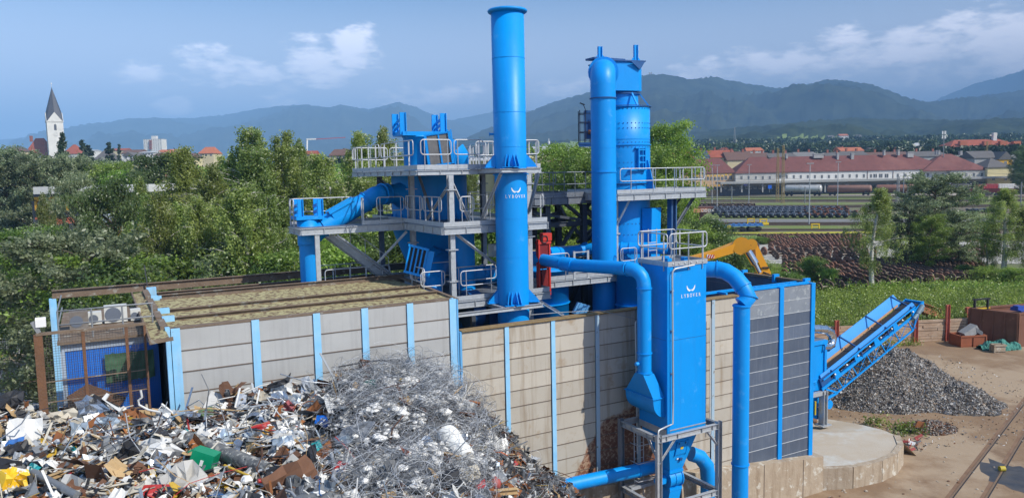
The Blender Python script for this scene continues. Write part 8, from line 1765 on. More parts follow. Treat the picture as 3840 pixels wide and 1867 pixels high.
# loose stones and bits
rs_ = random.Random(12); me = MB()
def lump(me, c, r, m=0):
    vs = []; ph = rs_.random()*6
    for i in range(3):
        for k in range(6): a_ = k*math.pi/3+ph; q = (.75, 1.0, .55)[i]*r*rs_.uniform(.75, 1.2); vs.append(c+Vector((math.cos(a_)*q, math.sin(a_)*q, r*(0, .35, .75)[i]*rs_.uniform(.8, 1.2))))
    me.add(vs, [(i*6+k, i*6+(k+1) % 6, i*6+6+(k+1) % 6, i*6+6+k) for i in range(2) for k in range(6)]+[tuple(range(12, 18))], m)
for i in range(520):
    if i < 200: p = ZP(3060+rs_.gauss(0, 60)+60*rs_.random(), 1800+rs_.gauss(0, 30), 0)
    elif i < 330: p = ZP(3300+rs_.gauss(0, 120), 1620+rs_.gauss(0, 70), 0)
    elif i < 430: p = ZP(3180+rs_.gauss(0, 60), 1790+rs_.gauss(0, 12), 0)
    else: p = ZP(rs_.uniform(3200, 3840), rs_.uniform(1330, 1860), 0)
    if p.dot(VA) < 22.6 or p.dot(UA) > 37.5: lump(me, p, rs_.uniform(.03, .13)*(.6 if i > 200 else 1), 0 if rs_.random() < .7 else 1)
o = me.build('stones', [mat('rubble_stone', (.42, .36, .29), .9, c2=(.3, .25, .19), sc=4), RUSTB]); tag(o, 'small stones and bits scattered over the yard dirt', kind='stuff')
t = thing('timber_offcut', 'short pale timber offcut lying on the dirt near the pad', 'timber', ZP(3374, 1718, 0)); me = MB(); me.bar(ZP(3367, 1726, .08), ZP(3380, 1705, .08), .16, .14); me.build('beam', mat('offcut', (.5, .44, .36), .9), t)
t = thing('yellow_canister', 'tiny yellow canister beside the right sunken rail', 'canister', ZP(3757, 1756, 0)); c = ZP(3757, 1756, .12); me = MB(); me.tube([c-XV*.12, c+XV*.14], .13, 12); me.build('body', mat('canister_yellow', (.5, .38, .03), .6), t)
t = thing('red_scrap', 'small heap of crushed red and white sheet on the dirt by the pad', 'scrap piece', ZP(3430, 1660, 0)); me = MB()
for i in range(26):
    c = ZP(3432+rs_.gauss(0, 22), 1658+rs_.gauss(0, 9), rs_.uniform(.03, .25)); X_ = Vector([rs_.gauss(0, 1) for _ in range(3)]).normalized(); Y_ = X_.orthogonal().normalized(); me.box(c, (rs_.uniform(.1, .5), rs_.uniform(.06, .25), .01), (X_, Y_, X_.cross(Y_)), rs_.choice((0, 0, 1, 2)))
me.build('sheet', [mat('crushed_red', (.35, .06, .05), .6), WHITE, DGREY], t)
t = thing('rusty_plate', 'bent orange rusty plate standing on the low waste heap', 'plate', ZP(3445, 1600, .4)); c = ZP(3447, 1590, .6); me = MB(); me.slab([c+XV*-.25-Zv*.15, c+XV*.2-Zv*.2, c+XV*.3+Zv*.12, c-XV*.1+Zv*.2], .05, n=YV); me.build('sheet', RUST, t)
# == the big scrap heap in front
# skyline of the heap in the photo: (column, row, distance)
sky_ = [(-400, 1545, 19.6), (0, 1545, 19.8), (60, 1532, 19.8), (150, 1568, 19.8), (300, 1555, 20.0), (400, 1540, 20.2), (520, 1570, 20.2), (640, 1575, 20.2), (760, 1548, 20.6), (830, 1508, 21.0), (960, 1475, 21.4), (1060, 1460, 21.6), (1150, 1460, 21.9), (1215, 1470, 22.0), (1280, 1420, 22.2), (1380, 1388, 22.6), (1500, 1372, 22.9), (1600, 1382, 23.0), (1700, 1425, 23.0), (1760, 1495, 23.2), (1800, 1545, 23.3), (1870, 1590, 23.6), (1930, 1655, 23.8), (2000, 1735, 24.2), (2080, 1790, 24.6), (2160, 1850, 25.0), (2230, 1905, 25.2), (2400, 2010, 25.5)]
SXs = [s[0] for s in sky_]
def crest(x): return np.interp(x, SXs, [s[1] for s in sky_]), np.interp(x, SXs, [s[2] for s in sky_])
def near(x): return (2060, 13.6)      # row and distance of the near edge of the heap, below the picture
def HP(x, t):
    """point on the heap's surface: photo column x, t = 0 at the near edge .. 1 at the crest"""
    yr_, Yr = crest(x); Yn = 13.6+1.4*max(0, (x-1500)/900); zc = YP(x, yr_, Yr).z; zn = YP(x, 2060, Yn).z
    if x > 1850: zn = min(zn, zc+.3)
    Y = Yn+(Yr-Yn)*t; z = zn+(zc-zn)*(t**.85)
    p = YP(x, 1500, Y); p.z = z; return p
G = 200; V = []; F = []
NT = 70
def hnoise(p, t=.5): return (1-.8*min(1, max(0, (t-.7)/.25)))*(.32*fbm(p.x, p.y, .55, 3)+.16*fbm(p.x, p.y, 1.6, 9))
xs_ = np.linspace(-400, 2400, G+1)
for i in range(G+1):
    for j in range(NT+1):
        t = j/NT; p = HP(xs_[i], min(1, t/.9) if t <= .9 else 1)
        if t > .9: k = (t-.9)/.1; p = p+Vector((VA.x, VA.y, 0))*(k*1.8)-Zv*(k*k*7+k*.5)
        nz_ = hnoise(p, t); V.append((p.x, p.y, p.z+nz_-.12))
F = [(i*(NT+1)+j, (i+1)*(NT+1)+j, (i+1)*(NT+1)+j+1, i*(NT+1)+j+1) for i in range(G) for j in range(NT)]
HB_ = mat('heap_core', (.055, .045, .038), .95, c2=(.10, .08, .065), sc=5, amt=1, bump=1, bsc=12)
o = bpy.data.objects.new('scrap_mound', fast_mesh('scrap_mound', V, F, HB_)); col.objects.link(o); tag(o, 'dark packed core of the big mixed scrap heap', kind='stuff')
# pieces
def pm(n, c, r=.5, me_=0, **k): return mat('scrap_'+n, c, r, me_, sc=4, amt=.9, isl=.5, **k)
PMS = [pm('white', (.74, .73, .70), .5), pm('light_grey', (.50, .52, .54), .4, .3), pm('silver', (.62, .64, .67), .25, .9), pm('mid_grey', (.26, .27, .28), .5, .3), pm('black', (.03, .03, .034), .6), pm('rust_orange', (.33, .12, .035), .85), pm('rust_brown', (.14, .065, .035), .85), pm('tan', (.50, .34, .17), .85),
       pm('yellow', (.70, .45, .05), .6), pm('red', (.46, .03, .03), .5), pm('green', (.02, .22, .10), .5), pm('blue', (.04, .16, .45), .5), pm('pale_blue', (.42, .50, .58), .35, .4), pm('cream', (.62, .56, .45), .7), pm('teal', (.02, .33, .36), .5)]
PW = np.array([21, 14, 7, 10, 9, 4, 13, 8, 1.2, 1.2, .35, .4, 3.5, 9, .15]); PW = PW/PW.sum()
rg = np.random.default_rng(44); rs2 = random.Random(44)
def surf(x, t):
    p = HP(x, t); p.z += hnoise(p, t)-.10; return p
sheetV = []; sheetF = []; sheetM = []
def add_sheet(c, w_, l_, nx, ny, crump, m, nrm, seed):
    """crumpled sheet with a few folds"""
    global sheetV
    r_ = random.Random(seed); X_ = nrm.orthogonal().normalized(); a_ = r_.random()*6.28; X_ = Matrix.Rotation(a_, 3, nrm) @ X_; Y_ = nrm.cross(X_); n0 = len(sheetV)
    f1, f2, ph1, ph2 = r_.uniform(1, 4), r_.uniform(1, 4), r_.random()*6, r_.random()*6
    for i in range(nx+1):
        for j in range(ny+1):
            u, v = i/nx-.5, j/ny-.5; h = crump*(abs(math.sin(u*f1*3+ph1))*.6+abs(math.sin(v*f2*3+u*2+ph2))*.6+r_.uniform(-.3, .3))
            sheetV.append(tuple(c+X_*(u*w_*(1+r_.uniform(-.1, .1)))+Y_*(v*l_*(1+r_.uniform(-.1, .1)))+nrm*h))
    for i in range(nx):
        for j in range(ny): sheetF.append((n0+i*(ny+1)+j, n0+(i+1)*(ny+1)+j, n0+(i+1)*(ny+1)+j+1, n0+i*(ny+1)+j+1)); sheetM.append(m)
def rn3(): return Vector((rs2.gauss(0, 1), rs2.gauss(0, 1), rs2.gauss(0, 1))).normalized()
me = MB()
def wire_zone(x): return min(1, max(0, (x-1180)/120))*min(1, max(0, (1900-x)/120))
N1 = 6800
for i in range(N1):
    x = rs2.uniform(-250, 2330); t = rs2.uniform(.03, 1.0)**.9
    wz = wire_zone(x) if t > .25 else wire_zone(x)*.5
    if rs2.random() < wz*.82: continue
    p = surf(x, t); m = int(rg.choice(len(PMS), p=PW)); n_ = (Zv*1.0+rn3()*.95-YV*.3).normalized(); kind = rs2.random(); sc_ = rs2.gammavariate(1.9, .085)*(.75+.5*t)
    if x > 1850: sc_ *= .55; m = m if rs2.random() < .35 else (3, 4, 6, 5, 3)[rs2.randrange(5)]
    if t > .95: p.z += rs2.uniform(0, .18)
    if i % 11 == 0: sc_ = rs2.uniform(.14, .29)
    if kind < .27 or i % 11 == 0: add_sheet(p+Zv*rs2.uniform(0, .12), .10+sc_*1.5, .07+sc_*1.0, 4, 4, .03+sc_*.3, m, n_, i)
    elif kind < .62: # bent strips and bars
        d = rn3(); d.z *= .25 if t > .8 else .6; d.normalize(); l = .22+sc_*3.6; w_ = rs2.uniform(.008, .03); q = p+Zv*rs2.uniform(0, .15); pts = [q-d*l*.5]
        for k in range(rs2.randint(1, 4)): pts.append(pts[-1]+(d*(l/3)+rn3()*l*.16))
        if rs2.random() < .5: me.tube(pts, w_*.6, 5, m)
        else:
            for a, b in zip(pts, pts[1:]): me.bar(a, b, w_*2.4, .012, m=m)
    elif kind < .80: # broken boxes
        X_ = rn3(); Y_ = X_.orthogonal().normalized(); Z_ = X_.cross(Y_); d = (.08+sc_*.8, .06+sc_*.5, .03+sc_*.28); me.box(p+Zv*.05, d, (X_, Y_, Z_), m)
    elif kind < .92: lump(me, p+Zv*.0, .05+sc_*.35, m)
    else: # profile: channel
        d = rn3(); d.z *= .3; d.normalize(); l = .3+sc_*2; me.ibeam(p-d*l/2+Zv*.08, p+d*l/2+Zv*.08, .06+sc_*.12, .06+sc_*.1, .012, m=m)
for i in range(330):   # long bent tubes and profiles
    x = rs2.uniform(-250, 1500); t = rs2.uniform(.1, 1)
    if rs2.random() < wire_zone(x): continue
    p = surf(x, t)+Zv*rs2.uniform(.05, .2); d = rn3(); d.z *= .2; d.normalize(); l = rs2.uniform(.5, 1.3); pts = [p-d*l/2]; m = rs2.choice((0, 0, 1, 1, 3, 13, 6, 4))
    for k in range(5): d = (d+rn3()*rs2.choice((.05, .05, .35))*Vector((1, 1, .4)).length*.6).normalized(); d.z *= .6; pts.append(pts[-1]+d*l/5)
    if i % 3: me.tube(pts, rs2.uniform(.012, .028), 6, m)
    else:
        for a, b in zip(pts, pts[1:]): me.bar(a, b, rs2.uniform(.04, .09), .015, m=m)
# fine crumbs
for i in range(8000):
    x = rs2.uniform(-250, 2330); t = rs2.uniform(.02, 1.0)
    if rs2.random() < wire_zone(x)*.9: continue
    p = surf(x, t); m = int(rg.choice(len(PMS), p=PW)); X_ = rn3(); Y_ = X_.orthogonal().normalized(); s_ = rs2.uniform(.025, .10); q = p+Zv*rs2.uniform(0, .08)
    if rs2.random() < .6: me.add([q-X_*s_, q+Y_*s_*.6, q+X_*s_*1.1, q-Y_*s_*.5+X_*.2*s_], [(0, 1, 2, 3)], m)
    else: me.bar(q-X_*s_*2, q+X_*s_*2, .016, .012, m=m)
# merge sheets into the debris mesh
me.add(sheetV, [], 0)
n0 = len(me.v)-len(sheetV)
for f, m_ in zip(sheetF, sheetM): me.f.append(tuple(k+n0 for k in f)); me.m.append(m_); me.sm.append(False)
o = me.build('scrap_debris', PMS); tag(o, 'mixed scrap of torn sheets, bars, pipes and broken parts covering the heap', kind='stuff')
# == wire tangle
WIRE1 = mat('bright_wire', (.66, .68, .71), .4, .3); WIRE2 = mat('dark_wire', (.22, .23, .25), .5, .3); FOAM = mat('white_foam', (.83, .81, .77), .8)
rw2 = random.Random(77); VV = []; FF = []; MM = []
def wire(pts, r, m):
    n0 = len(VV); prev = None; n = len(pts)
    for i, p in enumerate(pts):
        t_ = pts[min(i+1, n-1)]-pts[max(i-1, 0)]; t_.normalize(); x_ = t_.orthogonal().normalized() if prev is None else (prev-t_*prev.dot(t_)).normalized(); prev = x_; y_ = t_.cross(x_)
        for k in range(3): a_ = k*2.0944; VV.append(tuple(p+(x_*math.cos(a_)+y_*math.sin(a_))*r))
    for i in range(n-1):
        for k in range(3): FF.append((n0+i*3+k, n0+i*3+(k+1) % 3, n0+i*3+3+(k+1) % 3, n0+i*3+3+k)); MM.append(m)
def wsurf():
    while True:
        x = rw2.gauss(1540, 190) if rw2.random() < .75 else rw2.uniform(1230, 2150); t = rw2.uniform(.12, 1.02) if x < 1850 else rw2.uniform(.5, 1.0)
        if 1190 < x < 2240 and (rw2.random() < wire_zone(x)+.25):
            p = surf(x, min(1, t))
            if mnoise.noise(Vector((p.x*1.5, p.y*1.5, 4)))+rw2.uniform(-.25, .25) > -.12 or t > .93: return p, x, t
for i in range(4300):
    p, x, t = wsurf(); nrm = (Zv+rn3()*.8).normalized(); X_ = nrm.orthogonal().normalized(); Y_ = nrm.cross(X_); R_ = rw2.uniform(.12, .75)*(1 if x < 1800 else .5); a0 = rw2.random()*6.28; sp = rw2.uniform(1.2, 6.5); n = int(5+sp*2.6); e = rw2.uniform(.5, 1); lift = rw2.uniform(-.02, .30) if t > .6 else rw2.uniform(-.02, .16)
    if rw2.random() < .04: lift += .25;
    c = p+Zv*lift; pts = []
    for k in range(n): a_ = a0+sp*k/(n-1); rr_ = R_*(1+.12*math.sin(a_*2.3+i)); pts.append(c+X_*(math.cos(a_)*rr_)+Y_*(math.sin(a_)*rr_*e)+nrm*(.12*math.sin(a_*1.7+i*3)*R_)+rn3()*.012)
    wire(pts, rw2.uniform(.003, .0062), 0 if rw2.random() < .42+.5*mnoise.noise(p) else 1)
for i in range(420):   # stray springy ends above the crest
    x = rw2.uniform(1240, 2100); p = surf(x, rw2.uniform(.9, 1)); d = (Zv*.8+rn3()*.9); d.z = abs(d.z); pts = [p.copy()]; cur = d.normalized()
    tw = rn3()*rw2.uniform(.25, .7)
    for k in range(9): cur = (cur+tw*.5+rn3()*.12).normalized(); pts.append(pts[-1]+cur*rw2.uniform(.05, .11)*(1 if x < 1800 else .5))
    wire(pts, .0045, 0 if rw2.random() < .6 else 1)
o = bpy.data.objects.new('wire_tangle', fast_mesh('wire_tangle', VV, FF, [WIRE1, WIRE2], MM)); col.objects.link(o); tag(o, 'springy tangle of grey steel wire piled on the scrap heap', kind='stuff')
# short black swarf on the right slope
me = MB()
for i in range(5200):
    x = rw2.uniform(1760, 2330); t = rw2.uniform(.25, 1.0) if rw2.random() < .8 else rw2.uniform(.9, 1)
    p = surf(x, t)+Zv*rw2.uniform(0, .22); d = rn3(); l = rw2.uniform(.05, .17); m = 0 if rw2.random() < .6 else 1; q = p+d*l; me.bar(p, q, .014, .010, m=m)
    if rw2.random() < .5: me.bar(q, q+(rn3()+d*.4).normalized()*l*.7, .014, .010, m=m)
o = me.build('steel_swarf', [mat('swarf_dark', (.07, .072, .08), .5, .3), mat('swarf_grey', (.33, .34, .36), .4, .5)]); tag(o, 'dark grey short bent swarf spilling down the right side of the heap', kind='stuff')
me = MB()
for i in range(2400):
    x = rw2.gauss(1560, 130) if rw2.random() < .85 else rw2.uniform(900, 1300); t = rw2.gauss(.62, .22)
    if not .05 < t < 1: continue
    p = surf(x, t); s_ = rw2.gammavariate(2, .028)+.015
    if mnoise.noise(Vector((p.x*2.1, p.y*2.1, 9)))+rw2.uniform(-.15, .15) < .02: continue
    p.z += rw2.uniform(.03, .22)
    lump(me, p, min(.16, s_))
o = me.build('foam_bits', FOAM); tag(o, 'white foam bits caught in the wire tangle', kind='stuff')
# == single pieces one can point at
def on(x, y, lift=0.0):
    """the point where the photo's pixel meets the heap's surface"""
    best = None
    for k in range(121):
        t = k/120; p = surf(x, t); e = proj_y(p)-y
        if best is None or abs(e) < best[0]: best = (abs(e), p)
    return best[1]+Zv*lift
def proj_y(p):
    q = p-C0; w_ = q.dot(_f); return 933.5-FPX*q.dot(CU)/w_
def pix(p, x, y): return YP(x, y, p.y)            # same distance as p
def flat(name, label, cat, outl, m, th=.02, tilt=0, lift=.3, crump=0.0, dY=0, slope=.9, group=None, solid=False):
    """a plate whose outline was read off the photo, lying on the heap with its own tilt and thickness"""
    cx = sum(p[0] for p in outl)/len(outl); cy_ = sum(p[1] for p in outl)/len(outl); c = on(cx, cy_, lift); c = YP(cx, cy_, c.y-.4)
    n_ = Vector((tilt, -1, slope)).normalized(); pts = []
    for x, y in outl: d = ray(x, y); pts.append(C0+d*((c-C0).dot(n_)/d.dot(n_)))
    t = thing(name, label, cat, c, group)
    me = MB()
    if crump:
        r_ = random.Random(len(label)); k = len(pts); ctr = sum(pts, Vector())/k; V_ = [ctr+n_*crump]; ring1 = [];
        for i in range(k):
            a, b = pts[i], pts[(i+1) % k]
            for s_ in (0, .5): q = a.lerp(b, s_); ring1.append(q+n_*r_.uniform(-.4, .6)*crump)
        ring0 = [ctr.lerp(q, r_.uniform(.4, .62))+n_*r_.uniform(-1.1, 1.1)*crump for q in ring1]; K = len(ring1)
        vs = V_+ring0+ring1; fs = [(0, 1+i, 1+(i+1) % K) for i in range(K)]+[(1+i, 1+K+i, 1+K+(i+1) % K, 1+(i+1) % K) for i in range(K)]
        n1 = len(vs); me.add(vs+[v-n_*th for v in vs], fs+[tuple(q+n1 for q in f)[::-1] for f in fs]+[(1+K+i, n1+1+K+i, n1+1+K+(i+1) % K, 1+K+(i+1) % K) for i in range(K)])
    else: me.slab(pts, th, n=n_)
    me.build('sheet', m, t); return t, c, n_, pts
kc = lambda pts: [(x/1.3655, 950+y/1.3655) for x, y in pts]       # from the left close-up
kd = lambda pts: [(900+x/1.746, 1150+y/1.746) for x, y in pts]    # from the right close-up
CRW = PMS[0]; GRN_ = mat('green_enamel', (.0, .26, .12), .4, c2=(.0, .20, .09), sc=3)
# green cabinet: a real box
c = on(762, 1735, .2); c = YP(765, 1728, c.y-.6); X_ = (CR*.95-CU*.30).normalized(); Yb = Vector((.1, .8, -.3)); Z_ = (CU*.93+CR*.22); Z_ = (Z_-X_*Z_.dot(X_)).normalized(); Y_ = Z_.cross(X_)
GC = thing('metal_cabinet', 'bright green metal cabinet with a small white lock plate on the scrap heap', 'cabinet', c)
me = MB(); me.box(c, (.52, .42, .50), (X_, Y_, Z_)); me.box(c-X_*.30+Z_*.2, (.14, .38, .03), ((X_+Z_*.8).normalized(), Y_, (Z_-X_*.8).normalized())); me.build('body', GRN_, GC)
me = MB(); q = c-Y_*.215 if (c-Y_*.215-C0).length < (c+Y_*.215-C0).length else c+Y_*.215; me.box(q+X_*.02+Z_*.02, (.07, .02, .13), (X_, Y_, Z_)); me.build('lock_plate', WHITE, GC)
me = MB(); me.box(c-Z_*.36+X_*.02, (.42, .36, .22), (X_, Y_, Z_)); me.build('drawer', mat('green_shade', (.0, .19, .12), .4), GC)
# dark wrapped cylinder with tan end
a_, b_ = on(650, 1625, .15), on(1020, 1760, .12); a_ = YP(655, 1630, a_.y-.5); b_ = YP(1010, 1760, b_.y-.4)
t = thing('wrapped_pipe', 'thick black and grey wrapped pipe with a tan mouth lying across the heap', 'pipe', a_)
me = MB(); me.tube([a_, a_.lerp(b_, .3)+Zv*.02, a_.lerp(b_, .65)-Zv*.01, b_], [.185, .19, .18, .15], 20, caps=False); me.tube([a_+(b_-a_)*.02, b_], [.15, .12], 16); me.build('sleeve', mat('wrapped_dark', (.09, .09, .092), .7, c2=(.27, .27, .26), sc=4, amt=1, c3=(.42, .40, .35), sc3=6, thr3=(.53, .58), bump=.8, bsc=9), t)
me = MB(); d = (a_-b_).normalized(); me.tube([a_+d*-.02, a_+d*.14], [.185, .16], 16, caps=False); me.tube([a_-d*.02, a_+d*.10], [.17, .14], 16, caps=False); me.ring(a_+d*.1, d, .14, .05, .03, 16); me.build('mouth', mat('tan_foam', (.52, .30, .10), .9, c2=(.35, .18, .06), sc=6), t)
# white drum
a_ = on(1650, 1620, .2); b_ = on(1755, 1730, .2); a_ = YP(1672, 1625, a_.y-.75); b_ = YP(1745, 1725, b_.y-.65)
t = thing('white_boiler', 'crumpled white boiler drum lying on the wire tangle', 'boiler', a_); r0 = .30
me = MB(); d = (b_-a_); nseg = 7; pts = [a_+d*(k/nseg) for k in range(nseg+1)]; rad = [.27, .30, .295, .27, .265, .30, .30, .26]; me.tube(pts, rad, 20); me.build('drum', mat('boiler_white', (.80, .79, .75), .5, c2=(.68, .67, .62), sc=2, c3=(.45, .22, .10), sc3=3.2, thr3=(.66, .70)), t)
# rusty open plate, wheel
flat('rusty_sheet', 'square orange rust sheet standing in the left part of the heap', 'sheet', kc([(290, 908), (392, 960), (335, 1062), (236, 1032)]), RUST, .03, .3, .2, slope=.3)
c = on(345, 1652, .12); c = YP(343, 1652, c.y-.2); t = thing('old_wheel', 'rusty car wheel half sunk in the left part of the heap', 'wheel', c); ax_w = Vector((.25, -.8, .65)).normalized(); me = MB()
x_ = ax_w.orthogonal().normalized(); y_ = ax_w.cross(x_); me.lathe(c, [(.13, -.02), (.20, -.05), (.27, -.08), (.29, 0), (.27, .08), (.20, .09), (.19, .05)], 24, 0, (x_, y_, ax_w)); me.build('tyre', RUSTB, t); me = MB(); me.lathe(c, [(0, .03), (.06, .05), (.13, .0), (.19, .06)], 20, 0, (x_, y_, ax_w)); me.build('rim', RUST, t)
LSQ = [
 ('silver_foil', 'crumpled shiny silver foil sheet near the left top of the heap', 'foil', kc([(385, 765), (450, 728), (500, 745), (565, 800), (500, 822), (410, 830)]), PMS[2], .01, .12), ('white_sheet', 'long pale grey sheet below the silver foil', 'sheet', kc([(175, 845), (250, 815), (380, 790), (450, 850), (380, 895), (260, 900)]), PMS[13], .01, .09),
 ('blue_grey_sheet', 'bluish grey folded sheet right of the silver foil', 'sheet', kc([(420, 870), (500, 835), (600, 840), (640, 880), (600, 925), (520, 900)]), PMS[12], .01, .08), ('rusty_plate', 'orange rusty punched frame right of the blue grey sheet', 'frame', kc([(612, 815), (690, 790), (775, 845), (770, 955), (720, 975), (700, 880), (640, 870)]), RUST, .04, .05),
 ('grey_plate', 'pale blue grey folded panel leaning before the blue corner post', 'panel', kc([(885, 810), (950, 812), (1035, 890), (960, 888), (900, 850)]), PMS[12], .02, .04), ('green_sheet', 'dull green torn sheet behind the pale posts', 'sheet', kc([(985, 812), (1085, 780), (1098, 830), (1030, 860), (985, 845)]), mat('dull_green', (.12, .19, .09), .7), .02, .04),
 ('pale_box_sheet', 'pale blue grey faceted sheet left of the yellow lump', 'sheet', kc([(1240, 925), (1305, 908), (1335, 975), (1290, 1020), (1220, 985)]), PMS[12], .02, .06), ('white_plate', 'large white panel in the middle of the heap', 'panel', kc([(770, 975), (860, 955), (960, 1020), (850, 1075), (745, 1010)]), PMS[0], .02, .06),
 ('blue_white_board', 'white board leaning behind the wrapped pipe mouth', 'board', kc([(820, 940), (905, 950), (918, 1020), (850, 985)]), PMS[0], .03, 0), ('grey_plastic_sheet', 'big translucent grey plastic sheet under the green cabinet', 'sheet', kc([(800, 1165), (900, 1080), (985, 1050), (1060, 1130), (1100, 1250), (1050, 1300), (850, 1300)]), mat('milky_plastic', (.46, .44, .40), .35, c2=(.38, .36, .33), sc=2), .01, .10),
 ('crimson_sheet', 'dark crimson sheet at the bottom edge of the heap', 'sheet', kc([(690, 1185), (880, 1178), (875, 1300), (660, 1300), (665, 1230)]), PMS[9], .02, .05), ('yellow_bag', 'yellow and white crumpled bag in the lower left corner', 'bag', kc([(0, 1110), (60, 1090), (150, 1110), (170, 1180), (100, 1250), (0, 1240)]), mat('yellow_white_bag', (.80, .50, .02), .5, c2=(.75, .45, .02), sc=2, c3=(.75, .75, .75), sc3=1.9, thr3=(.5, .53)), .01, .14),
 ('red_bag', 'white shade shaped sheet beside a red canister near the bottom left', 'sheet', kc([(300, 1160), (350, 1145), (400, 1190), (380, 1250), (290, 1215)]), PMS[0], .01, .08), ('teal_crate', 'bright teal plastic crate piece left of the grey sheet', 'crate', kd([(455, 900), (520, 868), (545, 930), (490, 975), (405, 990)]), PMS[14], .05, .05), ('blue_sign', 'blue enamel sign with white letters lying on a white board', 'sign', kd([(505, 710), (565, 712), (588, 770), (545, 800), (488, 760)]), mat('sign_enamel', (.0, .12, .55), .35), .03, 0),
 ('white_board', 'white square board under the blue enamel sign', 'board', kd([(470, 775), (565, 800), (550, 875), (445, 850)]), PMS[0], .02, .02), ('yellow_lump', 'yellow orange plastic canister lump right of the pale sheet', 'canister', kd([(110, 815), (170, 808), (240, 830), (245, 880), (180, 915), (140, 870)]), mat('amber_plastic', (.62, .32, .03), .5), .10, .06), ('white_plank', 'slim white board standing above the blue enamel sign', 'board', kd([(338, 560), (395, 565), (525, 640), (480, 668), (430, 640)]), PMS[0], .02, .02),
 ('bent_grey_sheet', 'tall curled grey sheet at the ridge left of the wire tangle', 'sheet', kd([(395, 470), (450, 455), (535, 545), (500, 590), (470, 640), (430, 560)]), PMS[1], .02, .09), ('black_sheet', 'black torn sheet spiking up on the ridge', 'sheet', kd([(190, 505), (300, 470), (335, 432), (320, 490), (240, 530), (170, 530)]), PMS[4], .02, .05), ('dark_grey_sheet', 'dark torn grey sheet across the wire tangle', 'sheet', kd([(680, 790), (830, 745), (885, 750), (820, 870), (690, 890), (650, 840)]), mat('slate_sheet', (.20, .215, .24), .45, .2), .02, .05),
 ('white_foam_block', 'white foam block at the top of the wire tangle', 'foam block', kd([(905, 385), (970, 375), (975, 440), (960, 470), (868, 462), (870, 440)]), FOAM, .10, .05), ('white_foam_chunk', 'flat white foam chunk in the middle of the wire tangle', 'foam block', kd([(1000, 585), (1050, 558), (1095, 575), (1075, 605), (1010, 610)]), FOAM, .08, .03), ('grey_bin', 'dark grey scuffed metal bin at the lower middle of the heap', 'bin', kd([(940, 1010), (1010, 1000), (1090, 1160), (1070, 1215), (1010, 1200)]), mat('bin_grey', (.13, .13, .13), .6), .12, .06), ('wood_plank', 'yellowish timber plank leaning on the grey bin', 'plank', kd([(1028, 1070), (1050, 1060), (1140, 1178), (1122, 1190)]), PMS[7], .05, 0),
 ('clear_sheet', 'crumpled pale clear plastic sheet at the lower right of the heap', 'sheet', kd([(1440, 1060), (1550, 1030), (1580, 1100), (1545, 1165), (1430, 1110)]), PMS[13], .01, .07), ('white_tub', 'white tub at the bottom edge beside the clear sheet', 'tub', kd([(1340, 1215), (1420, 1198), (1440, 1300), (1320, 1300)]), PMS[0], .1, .02), ('red_tub', 'crushed red tub low on the right of the heap', 'tub', kd([(1545, 1170), (1600, 1125), (1625, 1200), (1590, 1260), (1520, 1250)]), PMS[9], .08, .06), ('white_bag', 'bunched white bag at the bottom centre of the heap', 'bag', kd([(680, 1215), (760, 1185), (800, 1260), (740, 1300), (660, 1290)]), PMS[0], .03, .08),
 ('dark_tub', 'dark grey curved tub right of the fire extinguisher', 'tub', kd([(300, 1110), (360, 1095), (430, 1140), (415, 1230), (360, 1250), (300, 1180)]), mat('tub_dark', (.08, .085, .09), .6), .08, .07), ('terracotta_piece', 'terracotta coloured curved piece in the middle of the wires', 'scrap piece', kd([(1040, 900), (1080, 930), (1160, 970), (1150, 990), (1080, 965)]), mat('terracotta', (.33, .11, .07), .7), .03, .03), ('red_grate', 'flat red metal grate left of the blue enamel sign', 'grate', kd([(65, 785), (190, 745), (215, 790), (100, 805)]), PMS[9], .03, .02), ('pink_bag', 'dusky pink cloth bag on the ridge below the curled grey sheet', 'bag', kd([(270, 640), (320, 608), (365, 650), (350, 680), (290, 675)]), mat('dusky_pink', (.36, .10, .11), .8), .03, .08),
 ('folding_chair', 'dark green folding chair seat caught in the wire tangle', 'chair', kd([(800, 490), (885, 470), (895, 560), (800, 580)]), mat('chair_green', (.01, .10, .08), .7), .03, .02), ('dark_green_cloth', 'dark green cloth above the folding chair seat', 'cloth', kd([(750, 445), (800, 430), (870, 440), (850, 475), (765, 465)]), mat('cloth_green', (.01, .085, .07), .8), .02, .04), ('black_hood', 'black car part lying at the left edge of the heap top', 'car part', kc([(0, 730), (70, 700), (125, 705), (118, 760), (60, 790), (0, 790)]), PMS[4], .03, .08), ('light_beam', 'long white angled profile sticking up near the silver foil', 'profile', kc([(522, 745), (548, 715), (560, 722), (540, 752), (625, 800), (612, 812)]), PMS[0], .05, 0)]
made = {}
for nm, lab, cat_, outl, m_, th_, cr_ in LSQ: made[lab] = flat(nm, lab, cat_, outl, m_, th_, (len(lab) % 5-2)*.12, .3, cr_)
# letters on the enamel sign
t_, c, n_, pts = made['blue enamel sign with white letters lying on a white board']
X_ = (pts[1]-pts[0]).normalized(); Y_ = n_.cross(X_).normalized(); me = MB(); cc = sum(pts, Vector())/5+n_*.02; up2 = -Y_ if Y_.z < 0 else Y_;
rt_ = (X_*.4+up2*.9).normalized(); lf_ = rt_.cross(n_).normalized()
for i, segs in enumerate((((0, .5, 1, .5), (0, 0, 0, 1), (0, 0, 1, 0), (0, 1, 1, 1), (1, .5, 1, 1)), ((.4, -.2, .4, 1.3), (.0, .9, .9, .9)))):
    for s_ in segs: o_ = cc+rt_*(-.12+i*.13)-lf_*.05; me.bar(o_+rt_*(s_[0]*.09)+lf_*(s_[1]*.1), o_+rt_*(s_[2]*.09)+lf_*(s_[3]*.1), .02, .015, up=n_)
me.build('lettering', WHITE, t_)
